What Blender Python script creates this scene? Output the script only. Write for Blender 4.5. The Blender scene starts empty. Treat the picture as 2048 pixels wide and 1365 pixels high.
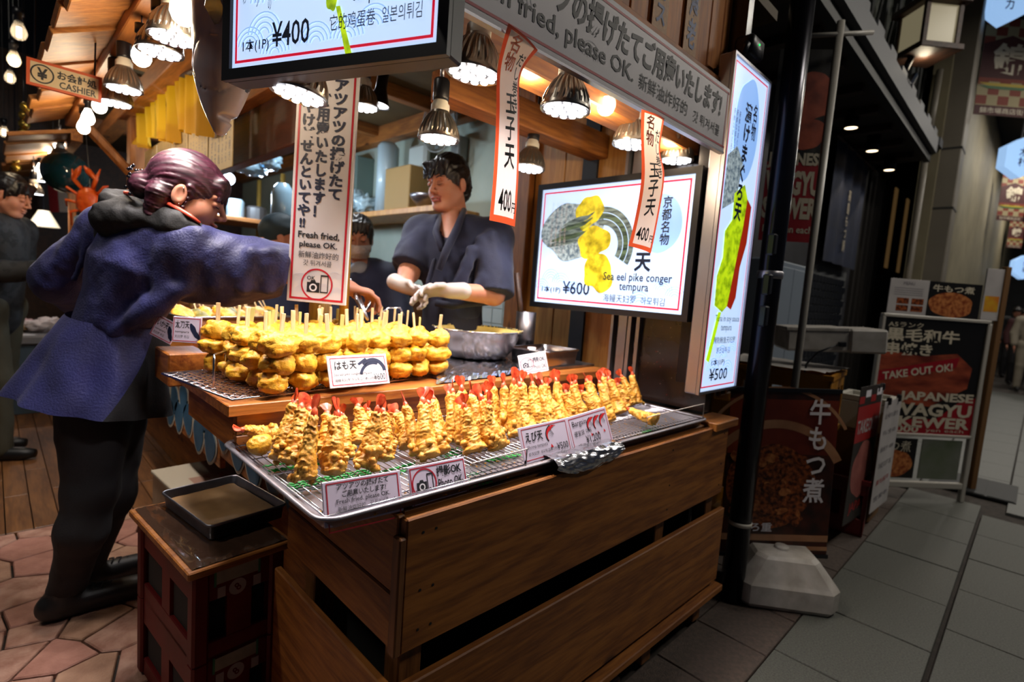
import bpy, bmesh, math, random
import numpy as np
from mathutils import Vector, Matrix, noise

# ------------------------------------------------------------------ camera
FPX, CX, CY, EYE = 1050.04, 1024.0, 682.5, 1.2
YAW, PITCH, ROLL = math.radians(45.017), math.radians(-5.57), math.radians(4.217)
_F = Vector((math.cos(PITCH)*math.cos(YAW), math.cos(PITCH)*math.sin(YAW), math.sin(PITCH)))
_r = _F.cross(Vector((0, 0, 1))).normalized()
_u = _r.cross(_F)
CR = math.cos(ROLL)*_r + math.sin(ROLL)*_u
CU = -math.sin(ROLL)*_r + math.cos(ROLL)*_u
CF = _F
EYEP = Vector((0, 0, EYE))
scene = bpy.context.scene
col = scene.collection
cam_data = bpy.data.cameras.new('camera')
cam_data.sensor_width = 36.0
cam_data.sensor_fit = 'HORIZONTAL'
cam_data.lens = FPX/2048*36
cam_data.clip_start = 0.05
cam_data.clip_end = 200
cam_data.dof.use_dof = True
cam_data.dof.focus_distance = 1.18
cam_data.dof.aperture_fstop = 2.8
cam = bpy.data.objects.new('camera', cam_data)
col.objects.link(cam)
cam.matrix_world = Matrix(((CR.x, CU.x, -CF.x, 0), (CR.y, CU.y, -CF.y, 0), (CR.z, CU.z, -CF.z, EYE), (0, 0, 0, 1)))
scene.camera = cam

# ------------------------------------------------------------------ world, exposure
world = bpy.data.worlds.new('night')
scene.world = world
world.use_nodes = True
world.node_tree.nodes['Background'].inputs[0].default_value = (0.55, 0.62, 0.8, 1)
world.node_tree.nodes['Background'].inputs[1].default_value = 0.03
scene.view_settings.view_transform = 'Standard'
scene.view_settings.look = 'None'
scene.view_settings.gamma = 1
scene.view_settings.use_curve_mapping = False
scene.view_settings.exposure = 0.3
scene.cycles.max_bounces = 6
scene.cycles.diffuse_bounces = 2
scene.cycles.use_adaptive_sampling = True
scene.cycles.adaptive_threshold = 0.06
scene.cycles.glossy_bounces = 3
scene.cycles.transmission_bounces = 6
scene.cycles.transparent_max_bounces = 8
scene.cycles.sample_clamp_indirect = 4.0
scene.cycles.caustics_reflective = False
scene.cycles.caustics_refractive = False

# brightness of the lamps, in one place
LAMP_W = 22.5        # spot light of one warm white reflector lamp
BULB_W = 4.5        # one filament bulb
ARCADE_W = 32.0     # one ceiling lamp of the arcade

def ray(x, y):
    return CF + CR*((x-CX)/FPX) - CU*((y-CY)/FPX)
def P(x, y, X=None, Y=None, Z=None, D=None):
    """point of the place seen at photo pixel x, y on a plane of the place (X, Y or Z) or at depth D"""
    d = ray(x, y)
    if X is not None: t = X/d.x
    elif Y is not None: t = Y/d.y
    elif Z is not None: t = (Z-EYE)/d.z
    else: t = D
    return EYEP + d*t
def proj(p):
    v = Vector(p)-EYEP
    z = v.dot(CF)
    return (CX+FPX*v.dot(CR)/z, CY-FPX*v.dot(CU)/z)

# ------------------------------------------------------------------ materials
MATS = {}
def _nt(name):
    m = bpy.data.materials.new(name); m.use_nodes = True
    nt = m.node_tree
    return m, nt, nt.nodes['Principled BSDF']
def srgb(h):
    h = h.lstrip('#')
    c = [int(h[i:i+2], 16)/255 for i in (0, 2, 4)]
    return tuple(((v+0.055)/1.055)**2.4 if v > 0.04045 else v/12.92 for v in c)
def C4(c):
    if isinstance(c, str): c = srgb(c)
    return (c[0], c[1], c[2], 1)
def mat(name, color, rough=0.6, metal=0.0, color2=None, scale=8.0, bump=0.0, bscale=None, emit=0.0,
        alpha=1.0, trans=0.0, ior=1.45, stretch=None, sss=0.0, coat=0.0, detail=4.0, lo=0.35, hi=0.65, spec=None, sheen=0.0):
    if name in MATS: return MATS[name]
    m, nt, b = _nt(name)
    N, L = nt.nodes, nt.links
    b.inputs['Base Color'].default_value = C4(color)
    b.inputs['Roughness'].default_value = rough
    b.inputs['Metallic'].default_value = metal
    if spec is not None: b.inputs['Specular IOR Level'].default_value = spec
    if trans: b.inputs['Transmission Weight'].default_value = trans; b.inputs['IOR'].default_value = ior
    if alpha < 1: b.inputs['Alpha'].default_value = alpha
    if coat: b.inputs['Coat Weight'].default_value = coat
    if sheen: b.inputs['Sheen Weight'].default_value = sheen
    if sss:
        b.inputs['Subsurface Weight'].default_value = sss
        b.inputs['Subsurface Radius'].default_value = (0.02, 0.008, 0.004)
        b.inputs['Subsurface Scale'].default_value = 0.5
    src = None
    if color2 is not None or bump:
        tc = N.new('ShaderNodeTexCoord'); mp = N.new('ShaderNodeMapping')
        L.new(tc.outputs['Object'], mp.inputs[0])
        if stretch: mp.inputs['Scale'].default_value = stretch
        no = N.new('ShaderNodeTexNoise'); no.inputs['Scale'].default_value = scale; no.inputs['Detail'].default_value = detail
        L.new(mp.outputs[0], no.inputs['Vector'])
        if color2 is not None:
            rp = N.new('ShaderNodeValToRGB')
            rp.color_ramp.elements[0].position = lo; rp.color_ramp.elements[1].position = hi
            rp.color_ramp.elements[0].color = C4(color); rp.color_ramp.elements[1].color = C4(color2)
            L.new(no.outputs['Fac'], rp.inputs[0]); L.new(rp.outputs[0], b.inputs['Base Color'])
            src = rp.outputs[0]
        if bump:
            n2 = no
            if bscale:
                n2 = N.new('ShaderNodeTexNoise'); n2.inputs['Scale'].default_value = bscale; n2.inputs['Detail'].default_value = 3
                L.new(mp.outputs[0], n2.inputs['Vector'])
            bp = N.new('ShaderNodeBump'); bp.inputs['Strength'].default_value = bump; bp.inputs['Distance'].default_value = 0.01
            L.new(n2.outputs['Fac'], bp.inputs['Height']); L.new(bp.outputs[0], b.inputs['Normal'])
    if emit:
        b.inputs['Emission Strength'].default_value = emit
        if src: L.new(src, b.inputs['Emission Color'])
        else: b.inputs['Emission Color'].default_value = C4(color)
    MATS[name] = m
    return m
def wood(name, c1, c2, axis=0, scale=1.0, rough=0.55, knots=True, bump=0.15, coat=0.0):
    """planed wood with grain along one object axis, rings and knots"""
    if name in MATS: return MATS[name]
    m, nt, b = _nt(name); N, L = nt.nodes, nt.links
    tc = N.new('ShaderNodeTexCoord'); mp = N.new('ShaderNodeMapping')
    oi = N.new('ShaderNodeObjectInfo')
    ad = N.new('ShaderNodeVectorMath'); ad.operation = 'ADD'
    ml = N.new('ShaderNodeVectorMath'); ml.operation = 'SCALE'; ml.inputs['Scale'].default_value = 7.0
    cb = N.new('ShaderNodeCombineXYZ')
    for i in range(3): L.new(oi.outputs['Random'], cb.inputs[i])
    L.new(cb.outputs[0], ml.inputs[0]); L.new(tc.outputs['Object'], ad.inputs[0]); L.new(ml.outputs[0], ad.inputs[1])
    L.new(ad.outputs[0], mp.inputs[0])
    s = [9.0*scale]*3; s[axis] = 0.9*scale
    mp.inputs['Scale'].default_value = s
    n1 = N.new('ShaderNodeTexNoise'); n1.inputs['Scale'].default_value = 1.6; n1.inputs['Detail'].default_value = 2.0; n1.inputs['Distortion'].default_value = 0.6
    L.new(mp.outputs[0], n1.inputs['Vector'])
    mu = N.new('ShaderNodeMath'); mu.operation = 'MULTIPLY'; mu.inputs[1].default_value = 22.0; L.new(n1.outputs['Fac'], mu.inputs[0])
    si = N.new('ShaderNodeMath'); si.operation = 'SINE'; L.new(mu.outputs[0], si.inputs[0])
    n2 = N.new('ShaderNodeTexNoise'); n2.inputs['Scale'].default_value = 14.0; n2.inputs['Detail'].default_value = 5.0
    L.new(mp.outputs[0], n2.inputs['Vector'])
    mx = N.new('ShaderNodeMath'); mx.operation = 'MULTIPLY_ADD'; mx.inputs[1].default_value = 0.16; mx.inputs[2].default_value = 0.0
    L.new(si.outputs[0], mx.inputs[0])
    sm = N.new('ShaderNodeMath'); sm.operation = 'ADD'; L.new(mx.outputs[0], sm.inputs[0]); L.new(n2.outputs['Fac'], sm.inputs[1])
    rp = N.new('ShaderNodeValToRGB'); rp.color_ramp.elements[0].position = 0.25; rp.color_ramp.elements[1].position = 0.75
    rp.color_ramp.elements[0].color = C4(c1); rp.color_ramp.elements[1].color = C4(c2)
    L.new(sm.outputs[0], rp.inputs[0])
    out = rp.outputs[0]
    if knots:
        mk = N.new('ShaderNodeMapping'); k = [6.5]*3; k[axis] = 2.6; mk.inputs['Scale'].default_value = k
        L.new(ad.outputs[0], mk.inputs[0])
        vo = N.new('ShaderNodeTexVoronoi'); vo.inputs['Scale'].default_value = 1.0; L.new(mk.outputs[0], vo.inputs['Vector'])
        kr = N.new('ShaderNodeValToRGB'); kr.color_ramp.elements[0].position = 0.05; kr.color_ramp.elements[1].position = 0.115
        kr.color_ramp.elements[0].color = (0.18, 0.10, 0.06, 1); kr.color_ramp.elements[1].color = (1, 1, 1, 1)
        L.new(vo.outputs['Distance'], kr.inputs[0])
        mm = N.new('ShaderNodeMix'); mm.data_type = 'RGBA'; mm.blend_type = 'MULTIPLY'; mm.inputs['Factor'].default_value = 1.0
        L.new(out, mm.inputs['A']); L.new(kr.outputs[0], mm.inputs['B']); out = mm.outputs['Result']
    L.new(out, b.inputs['Base Color'])
    b.inputs['Roughness'].default_value = rough
    if coat: b.inputs['Coat Weight'].default_value = coat
    bp = N.new('ShaderNodeBump'); bp.inputs['Strength'].default_value = bump; bp.inputs['Distance'].default_value = 0.004
    L.new(sm.outputs[0], bp.inputs['Height']); L.new(bp.outputs[0], b.inputs['Normal'])
    MATS[name] = m
    return m
def paper(name, color, through=.5, rough=.5):
    """thin paper or cloth that lets light through"""
    if name in MATS: return MATS[name]
    m, nt, b = _nt(name); N, L = nt.nodes, nt.links
    b.inputs['Base Color'].default_value = C4(color); b.inputs['Roughness'].default_value = rough
    t = N.new('ShaderNodeBsdfTranslucent'); t.inputs[0].default_value = C4(color)
    x = N.new('ShaderNodeMixShader'); x.inputs[0].default_value = through
    L.new(b.outputs[0], x.inputs[1]); L.new(t.outputs[0], x.inputs[2]); L.new(x.outputs[0], N['Material Output'].inputs[0])
    MATS[name] = m
    return m
def glow(name, color, strength):
    """a surface that gives off light of one colour"""
    if name in MATS: return MATS[name]
    m, nt, b = _nt(name)
    b.inputs['Base Color'].default_value = C4(color); b.inputs['Roughness'].default_value = 0.35
    b.inputs['Emission Color'].default_value = C4(color); b.inputs['Emission Strength'].default_value = strength
    MATS[name] = m
    return m

# ------------------------------------------------------------------ mesh building
class MB:
    def __init__(s): s.v = []; s.f = []; s.m = []; s.mats = []; s.cur = 0
    def use(s, m):
        if m not in s.mats: s.mats.append(m)
        s.cur = s.mats.index(m); return s
    def add(s, vs, fs):
        n = len(s.v); s.v.extend([tuple(v) for v in vs]); s.f.extend([tuple(i+n for i in f) for f in fs]); s.m.extend([s.cur]*len(fs)); return s
    def box(s, lo, hi, M=None):
        x0, y0, z0 = lo; x1, y1, z1 = hi
        vs = [(x0,y0,z0),(x1,y0,z0),(x1,y1,z0),(x0,y1,z0),(x0,y0,z1),(x1,y0,z1),(x1,y1,z1),(x0,y1,z1)]
        if M is not None: vs = [M @ Vector(v) for v in vs]
        return s.add(vs, [(0,3,2,1),(4,5,6,7),(0,1,5,4),(1,2,6,5),(2,3,7,6),(3,0,4,7)])
    def bbox(s, lo, hi, b=0.003, M=None):
        """box with chamfered edges"""
        x0, y0, z0 = lo; x1, y1, z1 = hi
        b = min(b, (x1-x0)*.45, (y1-y0)*.45, (z1-z0)*.45)
        def ring(z, i): return [(x0+i,y0,z),(x1-i,y0,z),(x1,y0+i,z),(x1,y1-i,z),(x1-i,y1,z),(x0+i,y1,z),(x0,y1-i,z),(x0,y0+i,z)]
        def inn(z): return [(x0+b,y0+b,z),(x1-b,y0+b,z),(x1-b,y0+b,z),(x1-b,y1-b,z),(x1-b,y1-b,z),(x0+b,y1-b,z),(x0+b,y1-b,z),(x0+b,y0+b,z)]
        vs = ring(z0+b, b)+ring(z1-b, b)+[(x0+b,y0+b,z0),(x1-b,y0+b,z0),(x1-b,y1-b,z0),(x0+b,y1-b,z0),(x0+b,y0+b,z1),(x1-b,y0+b,z1),(x1-b,y1-b,z1),(x0+b,y1-b,z1)]
        if M is not None: vs = [M @ Vector(v) for v in vs]
        fs = [(i,(i+1)%8,8+(i+1)%8,8+i) for i in range(8)]
        fs += [(19,18,17,16),(20,21,22,23)]
        for k in range(4):
            a, bb = (2*k)%8, (2*k+1)%8; c = (2*k+2)%8
            n = (k+1)%4
            fs += [(16+k,16+n,bb,a),(16+n,c,bb),(8+a,8+bb,20+n,20+k),(8+bb,8+c,20+n)]
        return s.add(vs, fs)
    def tube(s, pts, r, n=8, cap=True, closed=False):
        pts = [Vector(p) for p in pts]; k = len(pts)
        rs = r if isinstance(r, (list, tuple)) else [r]*k
        vs = []; ref = None
        for i, p in enumerate(pts):
            if closed: t = pts[(i+1) % k]-pts[i-1]
            else: t = pts[min(i+1, k-1)]-pts[max(i-1, 0)]
            t.normalize()
            if ref is None:
                ref = Vector((0, 0, 1)) if abs(t.z) < .9 else Vector((1, 0, 0))
            a = (ref - t*ref.dot(t))
            if a.length < 1e-6: a = t.orthogonal()
            a.normalize(); bb = t.cross(a); ref = a
            for j in range(n):
                an = 2*math.pi*j/n
                vs.append(p+(a*math.cos(an)+bb*math.sin(an))*rs[i])
        fs = []
        for i in range(k if closed else k-1):
            i2 = (i+1) % k
            for j in range(n): fs.append((i*n+j, i*n+(j+1) % n, i2*n+(j+1) % n, i2*n+j))
        if cap and not closed: fs += [tuple(range(n-1, -1, -1)), tuple(range((k-1)*n, k*n))]
        return s.add(vs, fs)
    def lathe(s, prof, n=32, M=None, fin=None):
        vs = []
        for i, (r, z) in enumerate(prof):
            for j in range(n):
                a = 2*math.pi*j/n
                rr = r if fin is None else fin(r, z, j)
                vs.append((rr*math.cos(a), rr*math.sin(a), z))
        if M is not None: vs = [M @ Vector(v) for v in vs]
        k = len(prof)
        fs = [(i*n+j, i*n+(j+1) % n, (i+1)*n+(j+1) % n, (i+1)*n+j) for i in range(k-1) for j in range(n)]
        return s.add(vs, fs)
    def prism(s, poly, z0, z1, M=None):
        n = len(poly)
        vs = [(x, y, z0) for x, y in poly]+[(x, y, z1) for x, y in poly]
        if M is not None: vs = [M @ Vector(v) for v in vs]
        return s.add(vs, [tuple(range(n-1, -1, -1)), tuple(range(n, 2*n))]+[(i, (i+1) % n, n+(i+1) % n, n+i) for i in range(n)])
    def grid(s, nu, nv, fn, wrapu=False):
        vs = [fn(i/(nu if wrapu else nu-1), j/(nv-1)) for j in range(nv) for i in range(nu)]
        fs = [(j*nu+i, j*nu+(i+1) % nu, (j+1)*nu+(i+1) % nu, (j+1)*nu+i) for j in range(nv-1) for i in range(nu if wrapu else nu-1)]
        return s.add(vs, fs)
    def mesh(s, name, smooth=False):
        me = bpy.data.meshes.new(name); me.from_pydata(s.v, [], s.f)
        for m in s.mats: me.materials.append(m)
        if len(s.mats) > 1: me.polygons.foreach_set('material_index', s.m)
        if smooth: me.polygons.foreach_set('use_smooth', [True]*len(me.polygons))
        me.update(); return me
def put(name, me, parent=None, loc=None, M=None):
    o = bpy.data.objects.new(name, me); col.objects.link(o)
    if parent is not None: o.parent = parent
    if M is not None: o.matrix_local = M
    elif loc is not None: o.location = loc
    return o
def part(name, mb, m=None, parent=None, smooth=False, loc=None, M=None, label=None):
    me = mb.mesh(name, smooth)
    if m is not None and not mb.mats: me.materials.append(m)
    o = put(name, me, parent, loc, M)
    if label: o['label'] = label
    return o
def tag(o, label, cat, group=None):
    o['label'] = label; o['category'] = cat
    if group: o['group'] = group
    return o
def thing(name, label, cat, loc=(0, 0, 0), rotz=0.0, group=None, M=None):
    o = bpy.data.objects.new(name, None); col.objects.link(o); o.empty_display_size = 0.05
    if M is not None: o.matrix_world = M
    else: o.location = loc; o.rotation_euler = (0, 0, rotz)
    return tag(o, label, cat, group)
def struct(name, mb, m=None, smooth=False, label=None):
    o = part(name, mb, m, None, smooth); o['kind'] = 'structure'
    if label: o['label'] = label
    return o
def kids(o): return [c for c in bpy.data.objects if c.parent == o]
def copy_tree(o, parent=None, ch=None):
    c = o.copy(); col.objects.link(c)
    if parent is not None: c.parent = parent
    for k in (CHILD.get(o.name, None) or kids(o)): copy_tree(k, c)
    return c
CHILD = {}
def frame(o, xa, ya):
    """matrix with origin o, x along xa, y along ya (made square), z out"""
    x = Vector(xa).normalized(); y = Vector(ya); y = (y-x*y.dot(x)).normalized(); z = x.cross(y)
    o = Vector(o)
    return Matrix(((x.x, y.x, z.x, o.x), (x.y, y.y, z.y, o.y), (x.z, y.z, z.z, o.z), (0, 0, 0, 1)))
def T(x, y, z): return Matrix.Translation((x, y, z))
def RZ(a): return Matrix.Rotation(a, 4, 'Z')
def RX(a): return Matrix.Rotation(a, 4, 'X')
def RY(a): return Matrix.Rotation(a, 4, 'Y')
def SC(x, y, z): return Matrix.Diagonal((x, y, z, 1))
UP = Vector((0, 0, 1))

# ------------------------------------------------------------------ lettering
_TX = {}
def text_mesh(body, bold=0.0, vertical=False, spacing=1.0):
    key = (body, bold, vertical, spacing)
    if key in _TX: return _TX[key]
    cu = bpy.data.curves.new('lettering', 'FONT')
    cu.body = '\n'.join(body) if vertical else body
    cu.size = 1.0; cu.resolution_u = 2; cu.offset = bold
    if vertical: cu.space_line = spacing
    else: cu.space_character = spacing
    o = bpy.data.objects.new('lettering', cu)
    me = bpy.data.meshes.new_from_object(o)
    bpy.data.objects.remove(o); bpy.data.curves.remove(cu)
    n = len(me.vertices)
    co = np.empty(n*3, np.float32); me.vertices.foreach_get('co', co); co = co.reshape(n, 3)
    _TX[key] = (me, co.min(0), co.max(0))
    return _TX[key]
def letter(parent, body, x, y, m, h=None, w=None, z=0.0012, bold=0.0, vertical=False, spacing=1.0, shear=0.0, rot=0.0, name='lettering'):
    """lettering fitted to a box: left x, bottom y, height h and/or width w in the parent's frame"""
    me0, lo, hi = text_mesh(body, bold, vertical, spacing)
    sx0, sy0 = float(hi[0]-lo[0]), float(hi[1]-lo[1])
    if h is None: k = w/sx0; kx = ky = k
    elif w is None: k = h/sy0; kx = ky = k
    else: kx, ky = w/sx0, h/sy0
    me = me0.copy(); me.name = name
    me.materials.clear(); me.materials.append(m)
    A = T(x, y, z) @ RZ(rot) @ Matrix(((kx, shear*ky, 0, -float(lo[0])*kx-shear*ky*float(lo[1])), (0, ky, 0, -float(lo[1])*ky), (0, 0, 1, 0), (0, 0, 0, 1)))
    me.transform(A)
    return put(name, me, parent)
def flat(parent, name, poly, m, z=0.0006):
    """a flat printed shape in the parent's frame"""
    me = bpy.data.meshes.new(name); me.from_pydata([(a, b, z) for a, b in poly], [], [tuple(range(len(poly)))]); me.materials.append(m)
    return put(name, me, parent)
def rect(x0, y0, x1, y1): return [(x0, y0), (x1, y0), (x1, y1), (x0, y1)]
def border(parent, x0, y0, x1, y1, t, m, z=0.0005, name='printed_border'):
    mb = MB()
    for a in ((x0, y0, x1, y0+t), (x0, y1-t, x1, y1), (x0, y0+t, x0+t, y1-t), (x1-t, y0+t, x1, y1-t)):
        mb.add([(a[0], a[1], z), (a[2], a[1], z), (a[2], a[3], z), (a[0], a[3], z)], [(0, 1, 2, 3)])
    return part(name, mb, m, parent)
def blob_poly(cx, cy, rx, ry, seed, n=40, amp=0.12, rot=0.0):
    rnd = random.Random(seed); ph = [rnd.uniform(0, 6.28) for _ in range(6)]
    out = []
    for i in range(n):
        a = 2*math.pi*i/n
        r = 1+amp*sum(math.sin((k+2)*a+ph[k])/(k+1.6) for k in range(6))
        x, y = rx*r*math.cos(a), ry*r*math.sin(a)
        out.append((cx+x*math.cos(rot)-y*math.sin(rot), cy+x*math.sin(rot)+y*math.cos(rot)))
    return out
def arc_strip(mb, cx, cy, r0, r1, a0, a1, n=14, z=0.0006):
    vs = []; 
    for i in range(n+1):
        a = a0+(a1-a0)*i/n
        vs += [(cx+r0*math.cos(a), cy+r0*math.sin(a), z), (cx+r1*math.cos(a), cy+r1*math.sin(a), z)]
    mb.add(vs, [(2*i, 2*i+1, 2*i+3, 2*i+2) for i in range(n)])
def waves(parent, spots, m, z=0.0004):
    """pale printed wave crests: nested arcs"""
    for (x, y, r) in spots:
        mb = MB()
        for k in range(4): arc_strip(mb, x, y, r*(1-.22*k)-r*.06, r*(1-.22*k), 0.1, math.pi-0.1, 12, z)
        part('printed_wave', mb, m, parent)
def camera_icon(parent, cx, cy, r, red, black, z=0.0007):
    mb = MB(); arc_strip(mb, cx, cy, r*.9, r, 0, 2*math.pi, 36, z); part('icon_ring', mb, red, parent)
    k = MB()
    k.add([(cx-.62*r, cy-.5*r, z), (cx+.18*r, cy-.5*r, z), (cx+.18*r, cy+.12*r, z), (cx-.62*r, cy+.12*r, z)], [(0, 1, 2, 3)])
    k.add([(cx-.42*r, cy+.12*r, z), (cx-.05*r, cy+.12*r, z), (cx-.12*r, cy+.26*r, z), (cx-.36*r, cy+.26*r, z)], [(0, 1, 2, 3)])
    for a in ((.22, -.5, .72, -.42), (.22, .52, .72, .62), (.22, -.42, .28, .52), (.66, -.42, .72, .52)):
        k.add([(cx+a[0]*r, cy+a[1]*r, z), (cx+a[2]*r, cy+a[1]*r, z), (cx+a[2]*r, cy+a[3]*r, z), (cx+a[0]*r, cy+a[3]*r, z)], [(0, 1, 2, 3)])
    part('camera_icon', k, black, parent)
    l = MB(); arc_strip(l, cx-.22*r, cy-.2*r, .15*r, .24*r, 0, 2*math.pi, 20, z+.0003)
    part('lens_icon', l, MATS['print_white'], parent)

# ------------------------------------------------------------------ solid modelling by distance fields
def _rt(seed): return np.random.RandomState(seed).rand(32, 32, 32).astype(np.float32)
_TAB = {}
def vnoise(Q, freq, seed=0):
    if seed not in _TAB: _TAB[seed] = _rt(seed)
    t = _TAB[seed]; q = Q*freq; i = np.floor(q).astype(np.int32); f = q-i; f = f*f*(3-2*f); i &= 31; j = (i+1) & 31
    x0, y0, z0 = i[..., 0], i[..., 1], i[..., 2]; x1, y1, z1 = j[..., 0], j[..., 1], j[..., 2]
    fx, fy, fz = f[..., 0], f[..., 1], f[..., 2]
    a = t[x0,y0,z0]*(1-fx)+t[x1,y0,z0]*fx; b = t[x0,y1,z0]*(1-fx)+t[x1,y1,z0]*fx
    c = t[x0,y0,z1]*(1-fx)+t[x1,y0,z1]*fx; d = t[x0,y1,z1]*(1-fx)+t[x1,y1,z1]*fx
    return ((a*(1-fy)+b*fy)*(1-fz)+(c*(1-fy)+d*fy)*fz)*2-1
def A3(p): return np.array([p[0], p[1], p[2]], np.float32)
def sd_cap(Q, a, b, r1, r2=None, flat=None):
    """tapered capsule; flat=(direction, factor) thins it along a direction"""
    r2 = r1 if r2 is None else r2
    a, b = A3(a), A3(b); pa = Q-a; ba = b-a
    h = np.clip((pa@ba)/max(float(ba@ba), 1e-9), 0, 1)
    d = pa-h[..., None]*ba
    if flat is not None:
        n = A3(Vector(flat[0]).normalized()); d = d+((d@n)*(flat[1]-1))[..., None]*n
    return np.sqrt((d*d).sum(-1))-(r1+(r2-r1)*h)
def sd_ell(Q, c, r, R=None):
    q = Q-A3(c)
    if R is not None: q = q@np.array(R, np.float32)
    r = A3(r); k0 = np.sqrt(((q/r)**2).sum(-1)); k1 = np.sqrt(((q/(r*r))**2).sum(-1))+1e-6
    return k0*(k0-1)/k1
def smin(a, b, k):
    h = np.clip(.5+.5*(b-a)/k, 0, 1); return b*(1-h)+a*h-k*h*(1-h)
def smax(a, b, k): return -smin(-a, -b, k)
def net(fn, lo, hi, step):
    """surface of a distance field as vertices and quads"""
    lo, hi = np.array(lo, np.float32), np.array(hi, np.float32)
    n = np.ceil((hi-lo)/step).astype(int)+1
    g = [lo[i]+step*np.arange(n[i], dtype=np.float32) for i in range(3)]
    Q = np.stack(np.meshgrid(*g, indexing='ij'), -1)
    V = fn(Q).astype(np.float32); ins = V < 0
    c = lambda a, i, j, k: a[i:n[0]-1+i, j:n[1]-1+j, k:n[2]-1+k]
    cnt = sum(c(ins, i, j, k).astype(np.int8) for i in (0, 1) for j in (0, 1) for k in (0, 1))
    act = (cnt > 0) & (cnt < 8)
    idx = np.full(act.shape, -1, np.int64); w = np.argwhere(act); idx[act] = np.arange(len(w))
    acc = np.zeros((len(w), 3), np.float32); num = np.zeros(len(w), np.float32)
    cor = [(i, j, k) for i in (0, 1) for j in (0, 1) for k in (0, 1)]
    for a in cor:
        for ax in range(3):
            if a[ax]: continue
            b = list(a); b[ax] = 1
            va = V[w[:, 0]+a[0], w[:, 1]+a[1], w[:, 2]+a[2]]; vb = V[w[:, 0]+b[0], w[:, 1]+b[1], w[:, 2]+b[2]]
            s = (va < 0) != (vb < 0); t = np.where(s, va/np.where(s, va-vb, 1), 0)
            p = np.tile(np.array(a, np.float32), (len(w), 1)); p[:, ax] += t
            acc[s] += p[s]; num[s] += 1
    vs = lo+step*(w+acc/num[:, None])
    fs = []
    for ax in range(3):
        u, v = (ax+1) % 3, (ax+2) % 3
        sl = [slice(None)]*3; s0 = list(sl); s1 = list(sl); s0[ax] = slice(0, n[ax]-1); s1[ax] = slice(1, n[ax])
        A, B = ins[tuple(s0)], ins[tuple(s1)]
        e = np.argwhere(A != B)
        ok = (e[:, u] > 0) & (e[:, v] > 0) & (e[:, u] < n[u]-1) & (e[:, v] < n[v]-1)
        e = e[ok]; sg = A[e[:, 0], e[:, 1], e[:, 2]]
        q = []
        for du, dv in ((1, 1), (0, 1), (0, 0), (1, 0)):
            o = e.copy(); o[:, u] -= du; o[:, v] -= dv; q.append(idx[o[:, 0], o[:, 1], o[:, 2]])
        q = np.stack(q, 1); q[~sg] = q[~sg][:, ::-1]
        fs.append(q)
    return vs, np.concatenate(fs)
def net_mesh(name, shells, mats, mask=None):
    """one smooth mesh of one or more shells; mask(points) gives each face its material number"""
    vs = []; fs = []; n = 0
    for v, f in shells: vs.append(v); fs.append(f+n); n += len(v)
    vs = np.concatenate(vs); fs = np.concatenate(fs)
    me = bpy.data.meshes.new(name)
    me.vertices.add(len(vs)); me.vertices.foreach_set('co', vs.astype(np.float32).ravel())
    me.loops.add(fs.size); me.loops.foreach_set('vertex_index', fs.ravel().astype(np.int32))
    me.polygons.add(len(fs)); me.polygons.foreach_set('loop_start', np.arange(0, fs.size, 4, dtype=np.int32))
    me.polygons.foreach_set('loop_total', np.full(len(fs), 4, np.int32))
    for m in mats: me.materials.append(m)
    if mask is not None: me.polygons.foreach_set('material_index', mask(vs[fs].mean(1)).astype(np.int32))
    me.polygons.foreach_set('use_smooth', np.ones(len(fs), bool))
    me.update(); me.validate()
    return me
ORD = ['first', 'second', 'third', 'fourth', 'fifth', 'sixth', 'seventh', 'eighth', 'ninth', 'tenth', 'eleventh', 'twelfth', 'thirteenth', 'fourteenth', 'fifteenth', 'sixteenth', 'seventeenth', 'eighteenth', 'nineteenth', 'twentieth',
       'twenty-first', 'twenty-second', 'twenty-third', 'twenty-fourth', 'twenty-fifth', 'twenty-sixth', 'twenty-seventh', 'twenty-eighth', 'twenty-ninth', 'thirtieth']
# ------------------------------------------------------------------ shared materials
mat('print_white', '#E9E4EA', 0.45)
mat('print_red', '#B4142A', 0.45)
mat('print_black', '#15151C', 0.5)
mat('print_navy', '#1C2340', 0.5)
mat('print_pale', '#C9CBDE', 0.5)
mat('print_orange', '#D9602C', 0.5)
mat('board_white', '#D9D3D6', 0.4, color2='#CBC4CA', scale=3)
mat('black_plastic', '#15151A', 0.35)
mat('black_metal', '#1A1A20', 0.3, metal=0.6)
mat('steel', '#B9B6BC', 0.25, metal=1.0, bump=0.03, bscale=60)
mat('steel_dull', '#8F8C92', 0.38, metal=1.0, color2='#A5A2A8', scale=20)
mat('wire_chrome', '#C8C6CE', 0.16, metal=1.0)
mat('aluminium', '#A9A6AC', .35, metal=0.9)
wood('wood_counter_x', '#6E3C12', '#9C6024', axis=0, scale=1.0)
wood('wood_counter_y', '#6E3C12', '#9C6024', axis=1, scale=1.0)
wood('wood_counter_z', '#5E3818', '#835229', axis=2, scale=1.0)
wood('wood_tier_x', '#8A4B20', '#BC7433', axis=0, scale=1.2, rough=0.4, knots=False)
wood('wood_tier_y', '#8A4B20', '#B8712F', axis=1, scale=1.2, rough=0.4, knots=False)
wood('wood_wall_z', '#B0763A', '#CF9650', axis=2, scale=0.8, rough=0.5)
wood('wood_beam_x', '#7E4A22', '#A9692F', axis=0, scale=0.8)
wood('wood_beam_y', '#7E4A22', '#A9692F', axis=1, scale=0.8)
wood('wood_beam_z', '#7E4A22', '#A9692F', axis=2, scale=0.8)
wood('wood_awning', '#8C5526', '#B87A3A', axis=0, scale=0.7, knots=False)
wood('wood_floor', '#5C3A20', '#7E5430', axis=1, scale=0.8, knots=False, rough=0.45)
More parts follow.
